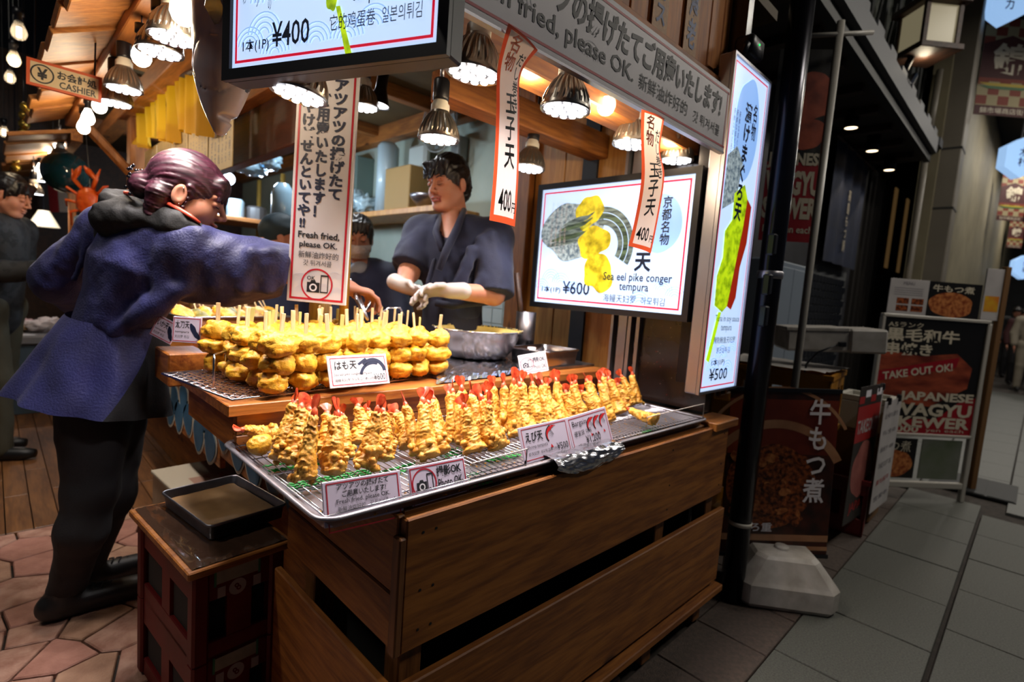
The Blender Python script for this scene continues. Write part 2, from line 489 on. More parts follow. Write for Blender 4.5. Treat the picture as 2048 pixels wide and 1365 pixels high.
wood('wood_dark', '#2E1A10', '#452818', axis=1, scale=0.8, knots=False)
mat('mortar_dark', '#2A2522', 0.9, color2='#3A332E', scale=30)
mat('paving_grey', '#3F403C', 0.62, color2='#5A5B54', scale=160, detail=3, bump=0.25, bscale=220, lo=0.3, hi=0.7)
mat('paving_grey_far', '#4A4C4B', 0.5, color2='#60625E', scale=120, detail=3, bump=0.2, bscale=200)
mat('gutter_brown', '#3A302B', 0.7, color2='#4C3F37', scale=60, bump=0.3, bscale=180)
mat('stone_pink', '#8A5E4E', 0.6, color2='#B08A78', scale=16, bump=0.4, bscale=70, detail=6)
mat('stone_sand', '#87634F', 0.6, color2='#A58068', scale=14, bump=0.4, bscale=70, detail=6)
mat('stone_rose', '#936456', 0.6, color2='#A77767', scale=18, bump=0.4, bscale=60, detail=6)
mat('wall_pale', '#A9B5A6', 0.7, color2='#B7C0B2', scale=3)
mat('tile_white', '#C9CFCB', 0.25)
mat('panel_dark', '#211715', 0.22, color2='#2C1F1B', scale=6)
mat('panel_drop', '#8D7468', 0.15)
mat('panel_drop_red', '#8E2418', 0.15)
mat('ceiling_olive', '#4B3A1E', 0.7, color2='#5C4828', scale=5)
mat('ceiling_black', '#101014', 0.8)
mat('facade_dark', '#1A1B20', 0.6, color2='#24252B', scale=5)
mat('facade_grey', '#45464A', 0.7, color2='#3A3B3F', scale=4)
mat('facade_slat', '#5B5F58', 0.7, color2='#4B4F49', scale=5)
mat('column_beige', '#5F594F', 0.55, color2='#6A6459', scale=2)
mat('glass_clear', '#FFFFFF', 0.03, trans=1.0, ior=1.1)
rnd = random.Random(7)

# ------------------------------------------------------------------ floor with its stones, planks and slabs
f = MB(); f.box((-6, -3, -0.08), (30, 14, -0.022))
floor = struct('floor', f, MATS['mortar_dark'])
def clip_poly(poly, a, b, c):
    out = []
    for i in range(len(poly)):
        p, q = poly[i], poly[(i+1) % len(poly)]
        dp, dq = a*p[0]+b*p[1]-c, a*q[0]+b*q[1]-c
        if dp <= 0: out.append(p)
        if dp*dq < 0:
            t = dp/(dp-dq); out.append((p[0]+t*(q[0]-p[0]), p[1]+t*(q[1]-p[1])))
    return out
def slab(poly, name, m, parent, top=0.0, th=0.022, ch=0.004):
    cx = sum(p[0] for p in poly)/len(poly); cy = sum(p[1] for p in poly)/len(poly)
    n = len(poly); mb = MB()
    q = [(p[0]-cx, p[1]-cy) for p in poly]
    R = [math.hypot(*p) for p in q]
    qi = [(p[0]*(1-ch/max(r, 1e-4)), p[1]*(1-ch/max(r, 1e-4))) for p, r in zip(q, R)]
    vs = [(x, y, -th) for x, y in q]+[(x, y, -ch) for x, y in q]+[(x, y, 0) for x, y in qi]
    mb.add(vs, [(i, (i+1) % n, n+(i+1) % n, n+i) for i in range(n)]+[(n+i, n+(i+1) % n, 2*n+(i+1) % n, 2*n+i) for i in range(n)]+[tuple(range(2*n, 3*n))])
    return part(name, mb, m, parent, loc=(cx, cy, top))
sites = []
gx, gy = 0.155, 0.165
for j in range(13):
    for i in range(9):
        sites.append((-0.25+gx*(i+.5*(j % 2))+rnd.uniform(-.065, .065), 1.15+gy*j+rnd.uniform(-.065, .065)))
for k, s in enumerate(sites):
    poly = [(s[0]-.4, s[1]-.4), (s[0]+.4, s[1]-.4), (s[0]+.4, s[1]+.4), (s[0]-.4, s[1]+.4)]
    for t in sites:
        if t is s: continue
        dx, dy = t[0]-s[0], t[1]-s[1]; d = math.hypot(dx, dy)
        if d > .7: continue
        poly = clip_poly(poly, dx/d, dy/d, (dx*(s[0]+t[0])/2+dy*(s[1]+t[1])/2)/d-.004)
        if len(poly) < 3: break
    poly = clip_poly(poly, 0, 1, 3.0) if len(poly) > 2 else poly
    if len(poly) < 3: continue
    slab(poly, 'paving_stone', MATS[rnd.choice(['stone_pink', 'stone_sand', 'stone_rose', 'stone_pink'])], floor, top=rnd.uniform(-.002, .0))
for i in range(11):
    x0 = -0.15+.09*i; y = 3.01; first = rnd.uniform(.3, 1.0)
    while y < 7.4:
        y1 = y+(first if y < 3.02 else rnd.uniform(.9, 1.5))
        slab(rect(x0, y, x0+.086, y1-.003), 'floor_plank', MATS['wood_floor'], floor, top=rnd.uniform(-.001, 0), ch=.003)
        y = y1
def slab_row(y0, y1, xs, m, name='paving_slab', top=0.0):
    for a, b in zip(xs[:-1], xs[1:]):
        slab(rect(a+.003, y0, b-.003, y1), name, MATS[m], floor, top=top+rnd.uniform(-.0015, .0005), ch=.003)
slab_row(.141, .53, [1.06+.45*k for k in range(9)], 'paving_grey')
slab_row(-.32, .124, [1.30+.45*k for k in range(8)], 'paving_grey')
slab_row(-.77, -.326, [1.06+.45*k for k in range(8)], 'paving_grey')
slab_row(.535, .79, [1.0+.3*k for k in range(13)], 'gutter_brown', 'gutter_slab', top=-.002)
for r in range(4):
    slab_row(-.45+.48*r, .02+.48*r, [4.66+.62*k+.3*(r % 2) for k in range(14)], 'paving_grey_far')
slab_row(.795, 1.3, [1.9+.5*k for k in range(6)], 'gutter_brown', 'gutter_slab', top=-.004)
# iron drain cover
g = thing('drain_cover', 'dark iron drain cover set in the street beside the take-out sign stand', 'drain cover', (5.2, .22, .001))
mb = MB(); mb.box((-.27, -.24, -.012), (.27, .24, .004)); part('plate', mb, mat('iron_dark', '#1B1C1E', .6, metal=.3), g)
for k in range(3):
    mb = MB(); mb.box((-.26, -.23+.155*k, .004), (.26, -.09+.155*k, .008)); part('panel', mb, MATS['iron_dark'], g)

# ------------------------------------------------------------------ stall shell
w = MB(); w.box((1.87, .84, .80), (1.91, 1.262, 2.9))
wall_right = struct('wall_right', w, MATS['panel_dark'])
dm = MB()
for k in range(70):
    y, z = rnd.uniform(.87, 1.16), rnd.uniform(.82, 1.16); r = rnd.choice([.0008, .001, .0012, .0018])
    dm.use(MATS['panel_drop_red' if (rnd.random() < .25 and z < 1) else 'panel_drop'])
    dm.add([(1.8685, y-r, z), (1.8685, y, z-r*1.4), (1.8685, y+r, z), (1.8685, y, z+r*1.4), (1.8672, y, z)], [(1, 0, 4), (2, 1, 4), (3, 2, 4), (0, 3, 4)])
o = part('grease_drops', dm, None, wall_right); o['kind'] = 'stuff'
# aluminium channel beside the dark panel
mb = MB()
for y0, y1, x0 in ((1.165, 1.18, 1.835), (1.195, 1.235, 1.85), (1.25, 1.262, 1.835), (1.135, 1.15, 1.85)):
    mb.box((x0, y0, .8), (1.87, y1, 2.5))
struct('trim_1', mb, MATS['aluminium'])
# vertical timber boards right of the work area
wb = MB(); wb.box((1.955, 1.26, 0), (1.97, 2.0, 2.9)); timber = struct('wall_timber', wb, MATS['wood_dark'])
for k, (a, b) in enumerate(((1.27, 1.47), (1.474, 1.66), (1.664, 1.85))):
    mb = MB(); mb.bbox((1.93, a, .75), (1.955, b, 2.7), .003); part('wall_board', mb, MATS['wood_wall_z'], timber)
mb = MB(); mb.bbox((1.9, 1.86, 0), (2.0, 1.98, 2.7), .004); struct('trim_2', mb, MATS['wood_beam_z'])
# pale wall at the back with shelves and white tiles
mb = MB(); mb.box((2.35, 1.9, 0), (2.4, 7.5, 2.9)); wall_back = struct('wall_back', mb, MATS['wall_pale'])
mb = MB(); mb.box((1.95, 2.0, 0), (2.4, 2.03, 2.9)); struct('wall_return', mb, MATS['wall_pale'])
tm = MB(); tm.bbox((-.006, -.048, -.048), (0, .048, .048), .002); tme = tm.mesh('wall_tile'); tme.materials.append(MATS['tile_white'])
for i in range(14):
    for j in range(5): put('wall_tile', tme, wall_back, (2.35, 2.1+.1*i, .72+.1*j))
mb = MB(); mb.box((-.5, 7.5, 0), (2.4, 7.6, 3.2)); struct('wall_far', mb, MATS['wood_dark'])
# ceiling of the stall and of the arcade above the aisle
mb = MB(); mb.box((.55, .95, 2.42), (2.4, 7.5, 2.46)); ceiling = struct('ceiling', mb, MATS['ceiling_olive'])
for y in (1.6, 2.3, 3.0, 3.9, 4.9, 6.0):
    mb = MB(); mb.bbox((.56, y, 2.34), (2.35, y+.07, 2.42), .004); part('ceiling_beam', mb, MATS['wood_beam_x'], ceiling)
mb = MB(); mb.bbox((2.22, 1.7, 2.30), (2.32, 7.4, 2.42), .004); part('ceiling_beam', mb, MATS['wood_beam_y'], ceiling)
mb = MB(); mb.box((-5, -3, 4.6), (30, 14, 4.7)); struct('ceiling_arcade', mb, MATS['ceiling_black'])
# street front: timber header above the banner with vertical boards
mb = MB(); mb.bbox((.5, .97, 1.745), (1.9, 1.07, 1.85), .004); hb = struct('trim_3', mb, MATS['wood_beam_x'])
mb = MB(); mb.box((.5, .93, 1.9), (1.9, .96, 3.0)); header = struct('wall_header', mb, MATS['wood_dark'])
for k in range(15):
    x0 = .52+.093*k
    mb = MB(); mb.bbox((x0, .9, 1.93), (x0+.088, .93, 2.95), .003); part('header_board', mb, wood('wood_header', '#9A5418', '#C67A2C', axis=2, scale=.8), header)
mb = MB(); mb.bbox((.5, .862, 1.925), (1.86, .9, 1.965), .004); part('header_rail', mb, MATS['wood_beam_x'], header)
# beams inside: one cross beam to the timber wall, one along the aisle, a bracket
mb = MB(); mb.bbox((1.05, 1.42, 1.80), (1.93, 1.52, 1.90), .004); struct('trim_4', mb, MATS['wood_beam_x'])
mb = MB(); mb.bbox((.88, 1.85, 1.72), (.94, 3.4, 1.95), .004); struct('trim_5', mb, wood('wood_redbrown', '#38170D', '#4C2213', axis=1, knots=False))
mb = MB(); mb.bbox((.62, 1.5, 2.14), (.72, 5.5, 2.24), .004); struct('trim_6', mb, MATS['wood_beam_y'])
mb = MB(); mb.bbox((.66, 4.3, .8), (.77, 4.42, 2.4), .004); struct('trim_7', mb, MATS['wood_beam_z'])
mb = MB(); mb.tube([(.70, 4.35, 1.75), (.42, 4.35, 2.05)], .03, 6); struct('trim_8', mb, MATS['wood_beam_z'])
mb = MB(); mb.bbox((.82, 1.8, 1.95), (.90, 3.4, 2.03), .004); struct('trim_9', mb, MATS['wood_beam_y'])
# plank eave over the aisle, two runs
def eave(name, label, x0, z0, x1, z1, ys, n):
    o = thing(name, label, 'eave', (0, 0, 0))
    L = math.hypot(x1-x0, z1-z0); a = math.atan2(z1-z0, x1-x0)
    for k in range(n):
        y0 = ys[0]+(ys[1]-ys[0])*k/n; y1 = ys[0]+(ys[1]-ys[0])*(k+1)/n
        mb = MB(); M = T(x0, 0, z0) @ RY(-a)
        mb.bbox((rnd.uniform(-.03, 0), y0+.004, -.012-.010*(k % 2)), (L, y1+.012, .012-.010*(k % 2)), .003, M)
        part('eave_board', mb, MATS['wood_awning'], o)
    mb = MB(); mb.bbox((x1-.03, ys[0], z1-.07), (x1+.03, ys[1], z1-.005), .004); part('eave_rail', mb, MATS['wood_beam_y'], o)
    return o
eave('plank_eave', 'sloping timber plank eave above the cashier sign', .175, 1.975, .365, 2.06, (1.3, 4.3), 13)
eave('plank_eave', 'farther timber plank eave beyond the cashier sign', .10, 1.93, .42, 2.03, (4.6, 7.3), 9)

# ------------------------------------------------------------------ buildings on the street side
mb = MB(); mb.box((1.92, 1.47, 0), (9.5, 1.55, 5)); wall_street = struct('wall_street', mb, MATS['facade_dark'])
for k in range(15):
    mb = MB(); x = 6.35+.2*k; mb.box((x, 1.435, .0), (x+.07, 1.47, 2.74)); part('wall_slat', mb, mat('slat_black', '#151210', .6), wall_street)
tl = MB(); tl.bbox((-.045, -.012, -.03), (.045, 0, .03), .003); tlm = tl.mesh('wall_tile'); tlm.materials.append(mat('tile_navy', '#141820', .3))
for i in range(12):
    for j in range(14): put('wall_tile', tlm, wall_street, (5.05+.1*i-.05*(j % 2), 1.468, .62+.068*j))
mb = MB(); mb.box((4.97, 1.469, .6), (6.22, 1.4699, 1.62)); part('tile_backing', mb, mat('grout_grey', '#4B4E50', .8), wall_street)
for k in range(2):
    mb = MB(); x = 7.7+.75*k; mb.box((x, 1.42, 1.8), (x+.14, 1.435, 2.75)); part('lit_pane', mb, glow('pane_warm', '#8A6A40', .16), wall_street)
# eave soffit, upper storey slats
EY = 1.0
a = P(1637, 23, Y=EY); b = P(1846, 319, Y=EY)
zs = .5*(a.z+b.z); XE = b.x+.05
mb = MB(); mb.box((2.5, EY, zs), (XE, 1.55, zs+.05)); soffit = struct('ceiling_soffit', mb, mat('soffit_brown', '#2A211D', .7))
mb = MB(); mb.box((2.5, EY-.05, zs-.02), (XE, EY, zs+.06)); part('soffit_edge', mb, mat('edge_black', '#141416', .6), soffit)
mb = MB(); mb.box((2.5, EY-.09, zs+.06), (XE, EY-.01, zs+.2)); part('gutter_edge', mb, mat('gutter_grey', '#55575C', .6), soffit)
for k in range(8):
    mb = MB(); x = 2.7+.48*k; mb.box((x, EY+.03, zs-.05), (x+.07, 1.45, zs)); part('soffit_joist', mb, mat('joist_brown', '#3A2A22', .7), soffit)
mb = MB(); mb.box((2.5, EY+.2, zs+.2), (XE+.8, EY+.26, 5)); upper = struct('wall_upper', mb, MATS['facade_slat'])
for k in range(11):
    x = 2.6+.4*k
    mb = MB(); mb.box((x, EY+.15, zs+.2), (x+.06, EY+.2, 4.6)); part('wall_batten', mb, mat('batten_black', '#1D1F1E', .7), upper)
    mb = MB(); mb.tube([(x+.06, EY+.17, zs+.25), (x+.38, EY+.17, zs+1.05)], .014, 5); part('wall_brace', mb, MATS['batten_black'], upper)
    mb = MB(); mb.box((x+.1, EY-.07, zs+.2), (x+.28, EY+.15, zs+.28)); part('roof_tile', mb, MATS['gutter_grey'], upper)
mb = MB(); mb.box((1.6, .96, 2.6), (2.45, 1.0, 5)); struct('wall_side', mb, MATS['facade_dark'])
c0 = P(1880, 550, D=5.6); c1 = P(1963, 20, D=5.6)
cb = P(1858, 533, D=5.6)
mb = MB(); mb.bbox((cb.x-.14, cb.y-.14, 0), (cb.x+.14, cb.y+.14, 4.6), .01); colm = struct('column_street', mb, MATS['column_beige'])
mb = MB()
for z in (2.35, 2.95): mb.box((cb.x-.144, cb.y-.144, z), (cb.x+.144, cb.y+.144, z+.02))
part('column_band', mb, MATS['batten_black'], colm)
mb = MB(); mb.box((6.9, .95, 0), (24, 1.1, 5)); struct('wall_beyond', mb, mat('facade_tan', '#6E6650', .7, color2='#7B735B', scale=3))
mb = MB(); mb.box((24, -4, 0), (24.1, 2, 5)); struct('wall_end', mb, MATS['facade_dark'])
# ------------------------------------------------------------------ helpers for things built in place
def wpart(name, mb, m, parent, smooth=False, label=None):
    """a part given in world coordinates under a placed thing"""
    o = part(name, mb, m, parent, smooth, label=label)
    o.matrix_local = parent.matrix_basis.inverted()
    return o
def rrect(x0, y0, x1, y1, r, n=5):
    out = []
    for cx, cy, a in ((x1-r, y1-r, 0), (x0+r, y1-r, 90), (x0+r, y0+r, 180), (x1-r, y0+r, 270)):
        for k in range(n+1):
            t = math.radians(a+90*k/n); out.append((cx+r*math.cos(t), cy+r*math.sin(t)))
    return out
def loft(mb, loops, close_first=False, close_last=False):
    n = len(loops[0]); vs = [v for l in loops for v in l]
    fs = [(i*n+j, i*n+(j+1) % n, (i+1)*n+(j+1) % n, (i+1)*n+j) for i in range(len(loops)-1) for j in range(n)]
    if close_first: fs.append(tuple(range(n-1, -1, -1)))
    if close_last: fs.append(tuple(range((len(loops)-1)*n, len(loops)*n)))
    return mb.add(vs, fs)
def pan(mb, x0, y0, x1, y1, zb, zt, r, slope=.012, lip=.008, th=.0015):
    """sheet metal pan with sloping sides and a rolled rim"""
    def L(i, z): return [(x, y, z) for x, y in rrect(x0+i, y0+i, x1-i, y1-i, max(r-i, .002))]
    loops = [L(lip+slope, zb), L(lip, zt-.001), L(lip*.6, zt+.002), L(lip*.2, zt+.001), L(0, zt-.003), L(lip*.3, zt-.006), L(lip+.001-th, zt-.004), L(lip+slope-th, zb-th)]
    return loft(mb, loops, True, True) if False else loft(mb, loops, False, False).add(loops[0], [tuple(range(len(loops[0])))]).add(loops[-1], [tuple(range(len(loops[-1])-1, -1, -1))])

# ------------------------------------------------------------------ wooden counter
ct = thing('wooden_counter', 'slatted wooden counter box of wide knotty boards under the shrimp tray', 'counter', (1.2, .9, 0))
def board(lo, hi, m, name='board', b=.003):
    mb = MB(); mb.bbox(lo, hi, b); return wpart(name, mb, MATS[m], ct)
board((.533, .768, .502), (1.935, .79, .768), 'wood_counter_x', 'front_board')
board((.52, .752, .165), (1.94, .772, .448), 'wood_counter_x', 'front_board')
board((.52, .735, .118), (1.965, .80, .143), 'wood_counter_x', 'front_ledge')
board((.527, .79, .615), (.545, 1.285, .768), 'wood_counter_y', 'side_board')
board((.527, .79, .502), (.545, 1.285, .612), 'wood_counter_y', 'side_board')
board((.507, .775, .12), (.525, 1.31, .445), 'wood_counter_y', 'side_board')
board((.518, .766, .502), (.533, .792, .735), 'wood_counter_z', 'corner_strip')
for x, y in ((.545, .79), (1.5, .79), (1.86, .79), (.545, 1.16), (1.0, 1.25)):
    board((x, y, 0), (x+.055, y+.05, .76), 'wood_counter_z', 'post')
board((.545, .80, .745), (1.95, 1.28, .772), 'wood_counter_x', 'top')
board((1.80, .755, .755), (1.985, .86, .785), 'wood_counter_x', 'top_ledge')
mb = MB(); mb.box((.62, .86, .05), (1.9, 1.25, .74)); wpart('dark_backing', mb, mat('backing_black', '#0B0908', .9), ct)  # near-black block that makes the inside of the counter dark
nl = MB()
for x in (.57, .60, 1.52, 1.9):
    for z in (.54, .62, .735): nl.lathe([(0, 0), (.003, 0), (.003, -.002)], 6, T(x, .767, z) @ RX(math.radians(90)))
wpart('nail_heads', nl, MATS['iron_dark'], ct)['kind'] = 'stuff'

# ------------------------------------------------------------------ sheet tray with wire rack
tray = thing('sheet_tray', 'large dull metal sheet tray with rolled rim holding the shrimp tempura', 'tray', (1.085, 1.04, .774))
mb = MB(); pan(mb, .372, .782, 1.80, 1.31, .776, .800, .04, lip=.012); wpart('pan', mb, mat('tray_metal', '#A8A3AA', .32, metal=.65, color2='#948F97', scale=14), tray, True)
rack = thing('wire_rack', 'thin wire cooling rack lying inside the shrimp tray', 'rack', (1.085, 1.04, .777))
mb = MB()
k = 0
while .40+.0165*k < 1.775:
    x = .40+.0165*k; mb.tube([(x, .81, .797), (x, 1.285, .797)], .0011, 5); k += 1
wpart('fine_rods', mb, MATS['wire_chrome'], rack, True)
for y in (.83, .94, 1.05, 1.16, 1.27):
    mb = MB(); mb.tube([(.395, y, .7945), (1.775, y, .7945)], .0018, 6); wpart('cross_rod', mb, MATS['wire_chrome'], rack, True)
mb = MB(); mb.tube([(.393, .806, .797), (1.778, .806, .797), (1.778, 1.288, .797), (.393, 1.288, .797)], .0022, 6, closed=True); wpart('rim_rod', mb, MATS['wire_chrome'], rack, True)
mat('divider_green', '#1E9A38', .5)
gd = [((510, 938), .13, 'beside the lying shrimp at the left end of the tray'), ((560, 982), .17, 'in front of the largest shrimp cluster'), ((640, 1025), .07, 'behind the fresh fried sign'), ((745, 965), .10, 'behind the left edge of the photo sign'), ((800, 935), .10, 'between the first and second shrimp clusters'), ((905, 905), .06, 'below the third shrimp cluster'), ((945, 960), .07, 'beside the photo sign behind the clear guard'), ((1010, 915), .10, 'left of the shrimp tempura price sign'), ((1305, 865), .05, 'near the right end of the shrimp tray')]
for (px, py), L, wh in gd:
    c = P(px, py, Z=.785); mb = MB(); rr = random.Random(px)
    for s in range(4):
        y0 = rr.uniform(-.03, .03); pts = []
        for i in range(int(L/.006)+2):
            pts.append((-L/2+.006*i+rr.uniform(-.002, .002), y0+.0035*(1 if i % 2 else -1)+(rr.uniform(-.001, .001)), .002+.0015*(s % 2)))
        mb.tube(pts, .0022, 5)
    o = part('green_divider', mb, MATS['divider_green'], None, True); o.location = (max(c.x, .41+L*.5), max(c.y, .83), .7785); o.rotation_euler = (0, 0, rr.uniform(-.2, .2))
    tag(o, 'green plastic food divider strands '+wh, 'divider', 'green dividers under the shrimp rack')
cr = MB(); rr = random.Random(4)
for k in range(420):
    x, y = rr.uniform(.41, 1.75), .8+.18*rr.random()**1.6; s = rr.uniform(.0015, .004)
    M = T(x, y, .779+s*.4) @ RZ(rr.uniform(0, 3)) @ RX(rr.uniform(0, 3))
    cr.add([M @ Vector(v) for v in ((s, 0, 0), (-s, 0, 0), (0, s*.8, 0), (0, -s*.7, 0), (0, 0, s*.8), (0, 0, -s*.6))], [(0, 2, 4), (2, 1, 4), (1, 3, 4), (3, 0, 4), (2, 0, 5), (1, 2, 5), (3, 1, 5), (0, 3, 5)])
o = part('tempura_crumbs', cr, mat('crumb_gold', '#D79A33', .5), None); o['kind'] = 'stuff'; tag(o, 'golden batter crumbs scattered on the shrimp tray', 'crumbs')

# ------------------------------------------------------------------ tempura
def batter(name, c1, c2, c3):
    m, nt, b = _nt(name); N, L = nt.nodes, nt.links
    tc = N.new('ShaderNodeTexCoord'); no = N.new('ShaderNodeTexNoise'); no.inputs['Scale'].default_value = 38; no.inputs['Detail'].default_value = 5
    L.new(tc.outputs['Object'], no.inputs['Vector'])
    rp = N.new('ShaderNodeValToRGB'); e = rp.color_ramp.elements
    e[0].position = .30; e[0].color = C4(c1); e[1].position = .72; e[1].color = C4(c3)
    k = e.new(.5); k.color = C4(c2)
    L.new(no.outputs['Fac'], rp.inputs[0]); L.new(rp.outputs[0], b.inputs['Base Color'])
    b.inputs['Roughness'].default_value = .42; b.inputs['Subsurface Weight'].default_value = .0
    b.inputs['Subsurface Radius'].default_value = (.02, .01, .003); b.inputs['Subsurface Scale'].default_value = .3
    n2 = N.new('ShaderNodeTexNoise'); n2.inputs['Scale'].default_value = 150; n2.inputs['Detail'].default_value = 4; L.new(tc.outputs['Object'], n2.inputs['Vector'])
    bp = N.new('ShaderNodeBump'); bp.inputs['Strength'].default_value = .55; bp.inputs['Distance'].default_value = .004
    L.new(n2.outputs['Fac'], bp.inputs['Height']); L.new(bp.outputs[0], b.inputs['Normal'])
    MATS[name] = m; return m
batter('batter_shrimp', '#C47A20', '#E8A63E', '#F4C66C')
batter('batter_brown', '#B8701E', '#DE9C38', '#EFBE62')
batter('batter_eel', '#C07A12', '#E3A62C', '#EEC052')
mat('shrimp_tail', '#B8240E', .3, color2='#E8683C', scale=60, coat=.4, sss=.1)
def shrimp_mesh(seed, flare, bend):
    rr = random.Random(seed); mb = MB(); nu, nv = 40, 72; off = Vector((seed*3.1, seed*1.7, 0))
    def fn(u, v):
        a = 2*math.pi*u; z = v*.135
        r = .0262*(1-.58*v**.85)*(min(1, (v/.05)**.5) if v < .05 else 1)*(1-.55*max(0, (v-.93)/.07))
        d = Vector((math.cos(a), math.sin(a), 0)); p = Vector((d.x*r, d.y*r, z))
        p = Vector((d.x*.022, d.y*.022, z))
        n1 = noise.noise(p*40+off); n2 = noise.noise(p*95+off*2); n3 = noise.noise(p*190-off); n4 = noise.noise(p*330+off)
        ring = .0006*math.sin(z*420+5*n1)
        amp = 1+flare*max(0, 1-v/.45)
        r += (.0062*n1+.0052*(.28-abs(n2))+.0032*(.25-abs(n3))+.0014*n4)*(.55+.45*amp)+ring*(.4+.6*v)
        r = max(r, .001)
        return (d.x*r+bend*(v*(1-v))*.05, d.y*r, z+.003*n2*(1 if .02 < v < .97 else 0))
    mb.use(MATS['batter_brown' if seed % 3 == 0 else 'batter_shrimp'])
    mb.grid(nu, nv, fn, wrapu=True)
    # ragged batter flakes around the foot
    for k in range(int(4+6*flare)):
        a = rr.uniform(0, 6.28); z = rr.uniform(.0, .05); d = rr.uniform(.016, .023)*(1+.15*flare); s = rr.uniform(.005, .010)
        c = Vector((math.cos(a)*d, math.sin(a)*d, z))
        def blob(u, v, c=c, s=s):
            t = math.pi*v; b = 2*math.pi*u; q = Vector((math.sin(t)*math.cos(b), math.sin(t)*math.sin(b), math.cos(t)))
            return c+q*s*(1+.5*noise.noise(q*2.2+c*90))
        mb.grid(9, 7, blob, wrapu=True)
    return mb.mesh('shrimp_tempura', True)
def tail_mesh(seed):
    rr = random.Random(seed); mb = MB()
    mb.lathe([(.0075, .128), (.0085, .134), (.0065, .142), (.003, .148)], 10)
    for k in range(rr.choice([2, 3, 3])):
        ang = (k-1)*rr.uniform(.4, .65)+rr.uniform(-.1, .1); L = rr.uniform(.026, .034); w = rr.uniform(.008, .0115); tw = rr.uniform(-.5, .5)
        M = T(0, 0, .140) @ RZ(rr.uniform(0, .6)) @ RY(ang) @ RZ(tw)
        def fin(u, v, L=L, w=w, M=M):
            x = (u-.5)*2; wd = w*(.35+1.1*v-.55*v*v*v); z = v*L
            return M @ Vector((x*wd, .0022*(1-x*x)*(1-v)+.001, z+.004*(1-x*x)*v))
        def fin2(u, v, L=L, w=w, M=M):
            x = (u-.5)*2; wd = w*(.35+1.1*v-.55*v*v*v); z = v*L
            return M @ Vector((x*wd, -.0022*(1-x*x)*(1-v)-.001, z+.004*(1-x*x)*v))
        mb.grid(7, 7, fin); mb.grid(7, 7, lambda u, v: fin2(1-u, v))
    me = mb.mesh('tail', True); me.materials.append(MATS['shrimp_tail']); return me
SH = [shrimp_mesh(s, fl, bd) for s, fl, bd in ((3, 1.5, .3), (1, .9, .5), (2, .5, -.4), (4, .7, .2), (5, .3, .6), (7, .4, -.5), (8, .6, .0), (6, 1.2, -.2))]
TM = [tail_mesh(s) for s in range(5)]
# (foot pixel, tail pixel, lean back, kind)  each stands on the rack
SHR = [((558,922),(593,784),.07,1),((582,930),(606,792),.06,7),((604,962),(634,798),.05,0),((666,952),(676,804),.06,7),((622,905),(618,802),.05,3),((690,918),(683,813),.05,3),((650,905),(655,812),.06,1),
 ((731,938),(760,796),.05,0),((770,924),(766,803),.05,7),((716,890),(716,798),.04,4),((745,890),(735,806),.04,3),((776,882),(781,812),.03,1),
 ((818,896),(789,812),.05,4),((836,912),(806,790),.05,1),((858,918),(843,779),.06,3),((884,910),(852,786),.06,7),((888,880),(862,780),.05,2),((870,872),(850,790),.04,5),
 ((908,886),(905,764),.05,4),((930,892),(922,756),.05,2),((950,905),(924,793),.03,3),((977,897),(978,788),.02,4),((1000,900),(955,775),.05,7),((960,880),(940,768),.04,5),((915,868),(893,772),.04,6),
 ((985,878),(972,768),.05,2),((1008,868),(1007,752),.05,4),((1031,874),(1027,742),.04,3),((1056,864),(1036,752),.05,5),((990,860),(985,755),.04,6),((1045,850),(1043,746),.05,2),
 ((1081,853),(1062,752),.05,4),((1104,850),(1080,750),.05,2),((1127,848),(1075,764),.03,1),((1092,838),(1094,758),.04,6),((1133,845),(1108,744),.06,5),((1110,835),(1117,754),.03,4),
 ((1144,845),(1129,772),.02,2),((1168,842),(1139,754),.04,4),((1150,832),(1150,752),.03,5),((1194,834),(1158,774),.02,2),((1203,829),(1168,749),.06,4),((1186,822),(1180,755),.03,6),
 ((1222,845),(1195,750),.05,2),((1240,829),(1213,744),.05,5),((1212,818),(1206,740),.04,4),((1232,815),(1222,752),.03,6),((1252,817),(1232,760),.02,2),((1266,812),(1239,742),.04,4),((1277,809),(1262,736),.03,5)]
rows = {'front': [], 'back': []}
for k, (bp, tp, lean, kd) in enumerate(SHR):
    b = P(*bp, Z=.803); D = (b-EYEP).dot(CF); t = P(*tp, D=D+lean)
    rows['front' if lean >= .045 else 'back'].append((bp[0], b, t, kd, k))
def where(x):
    return 'leftmost' if x < 700 else 'second' if x < 785 else 'third' if x < 895 else 'crowded middle' if x < 1030 else 'long right-hand'
groups = {}
allshr = sorted([r for v in rows.values() for r in v], key=lambda r: r[0])
for r in allshr: groups.setdefault(where(r[0]), []).append(r)
for wh, lst in groups.items():
    for i, (px, b, t, kd, k) in enumerate(lst):
        d = t-b; L = d.length
        z = d.normalized(); x = z.orthogonal().normalized(); Rm = frame(b, x, z.cross(x)) @ RZ(k*1.9)
        s = .95+.12*math.sin(k*2.3)
        o = bpy.data.objects.new('shrimp_tempura', SH[kd]); col.objects.link(o)
        o.matrix_world = Rm @ SC(s, s, L/.165)
        tl = put('tail', TM[k % 5], o); tl['label'] = 'red shrimp tail fan'
        tag(o, 'shrimp tempura standing tail up, %s from the left in the %s cluster' % (ORD[i], wh), 'shrimp tempura', 'shrimp tempura on the sheet tray')
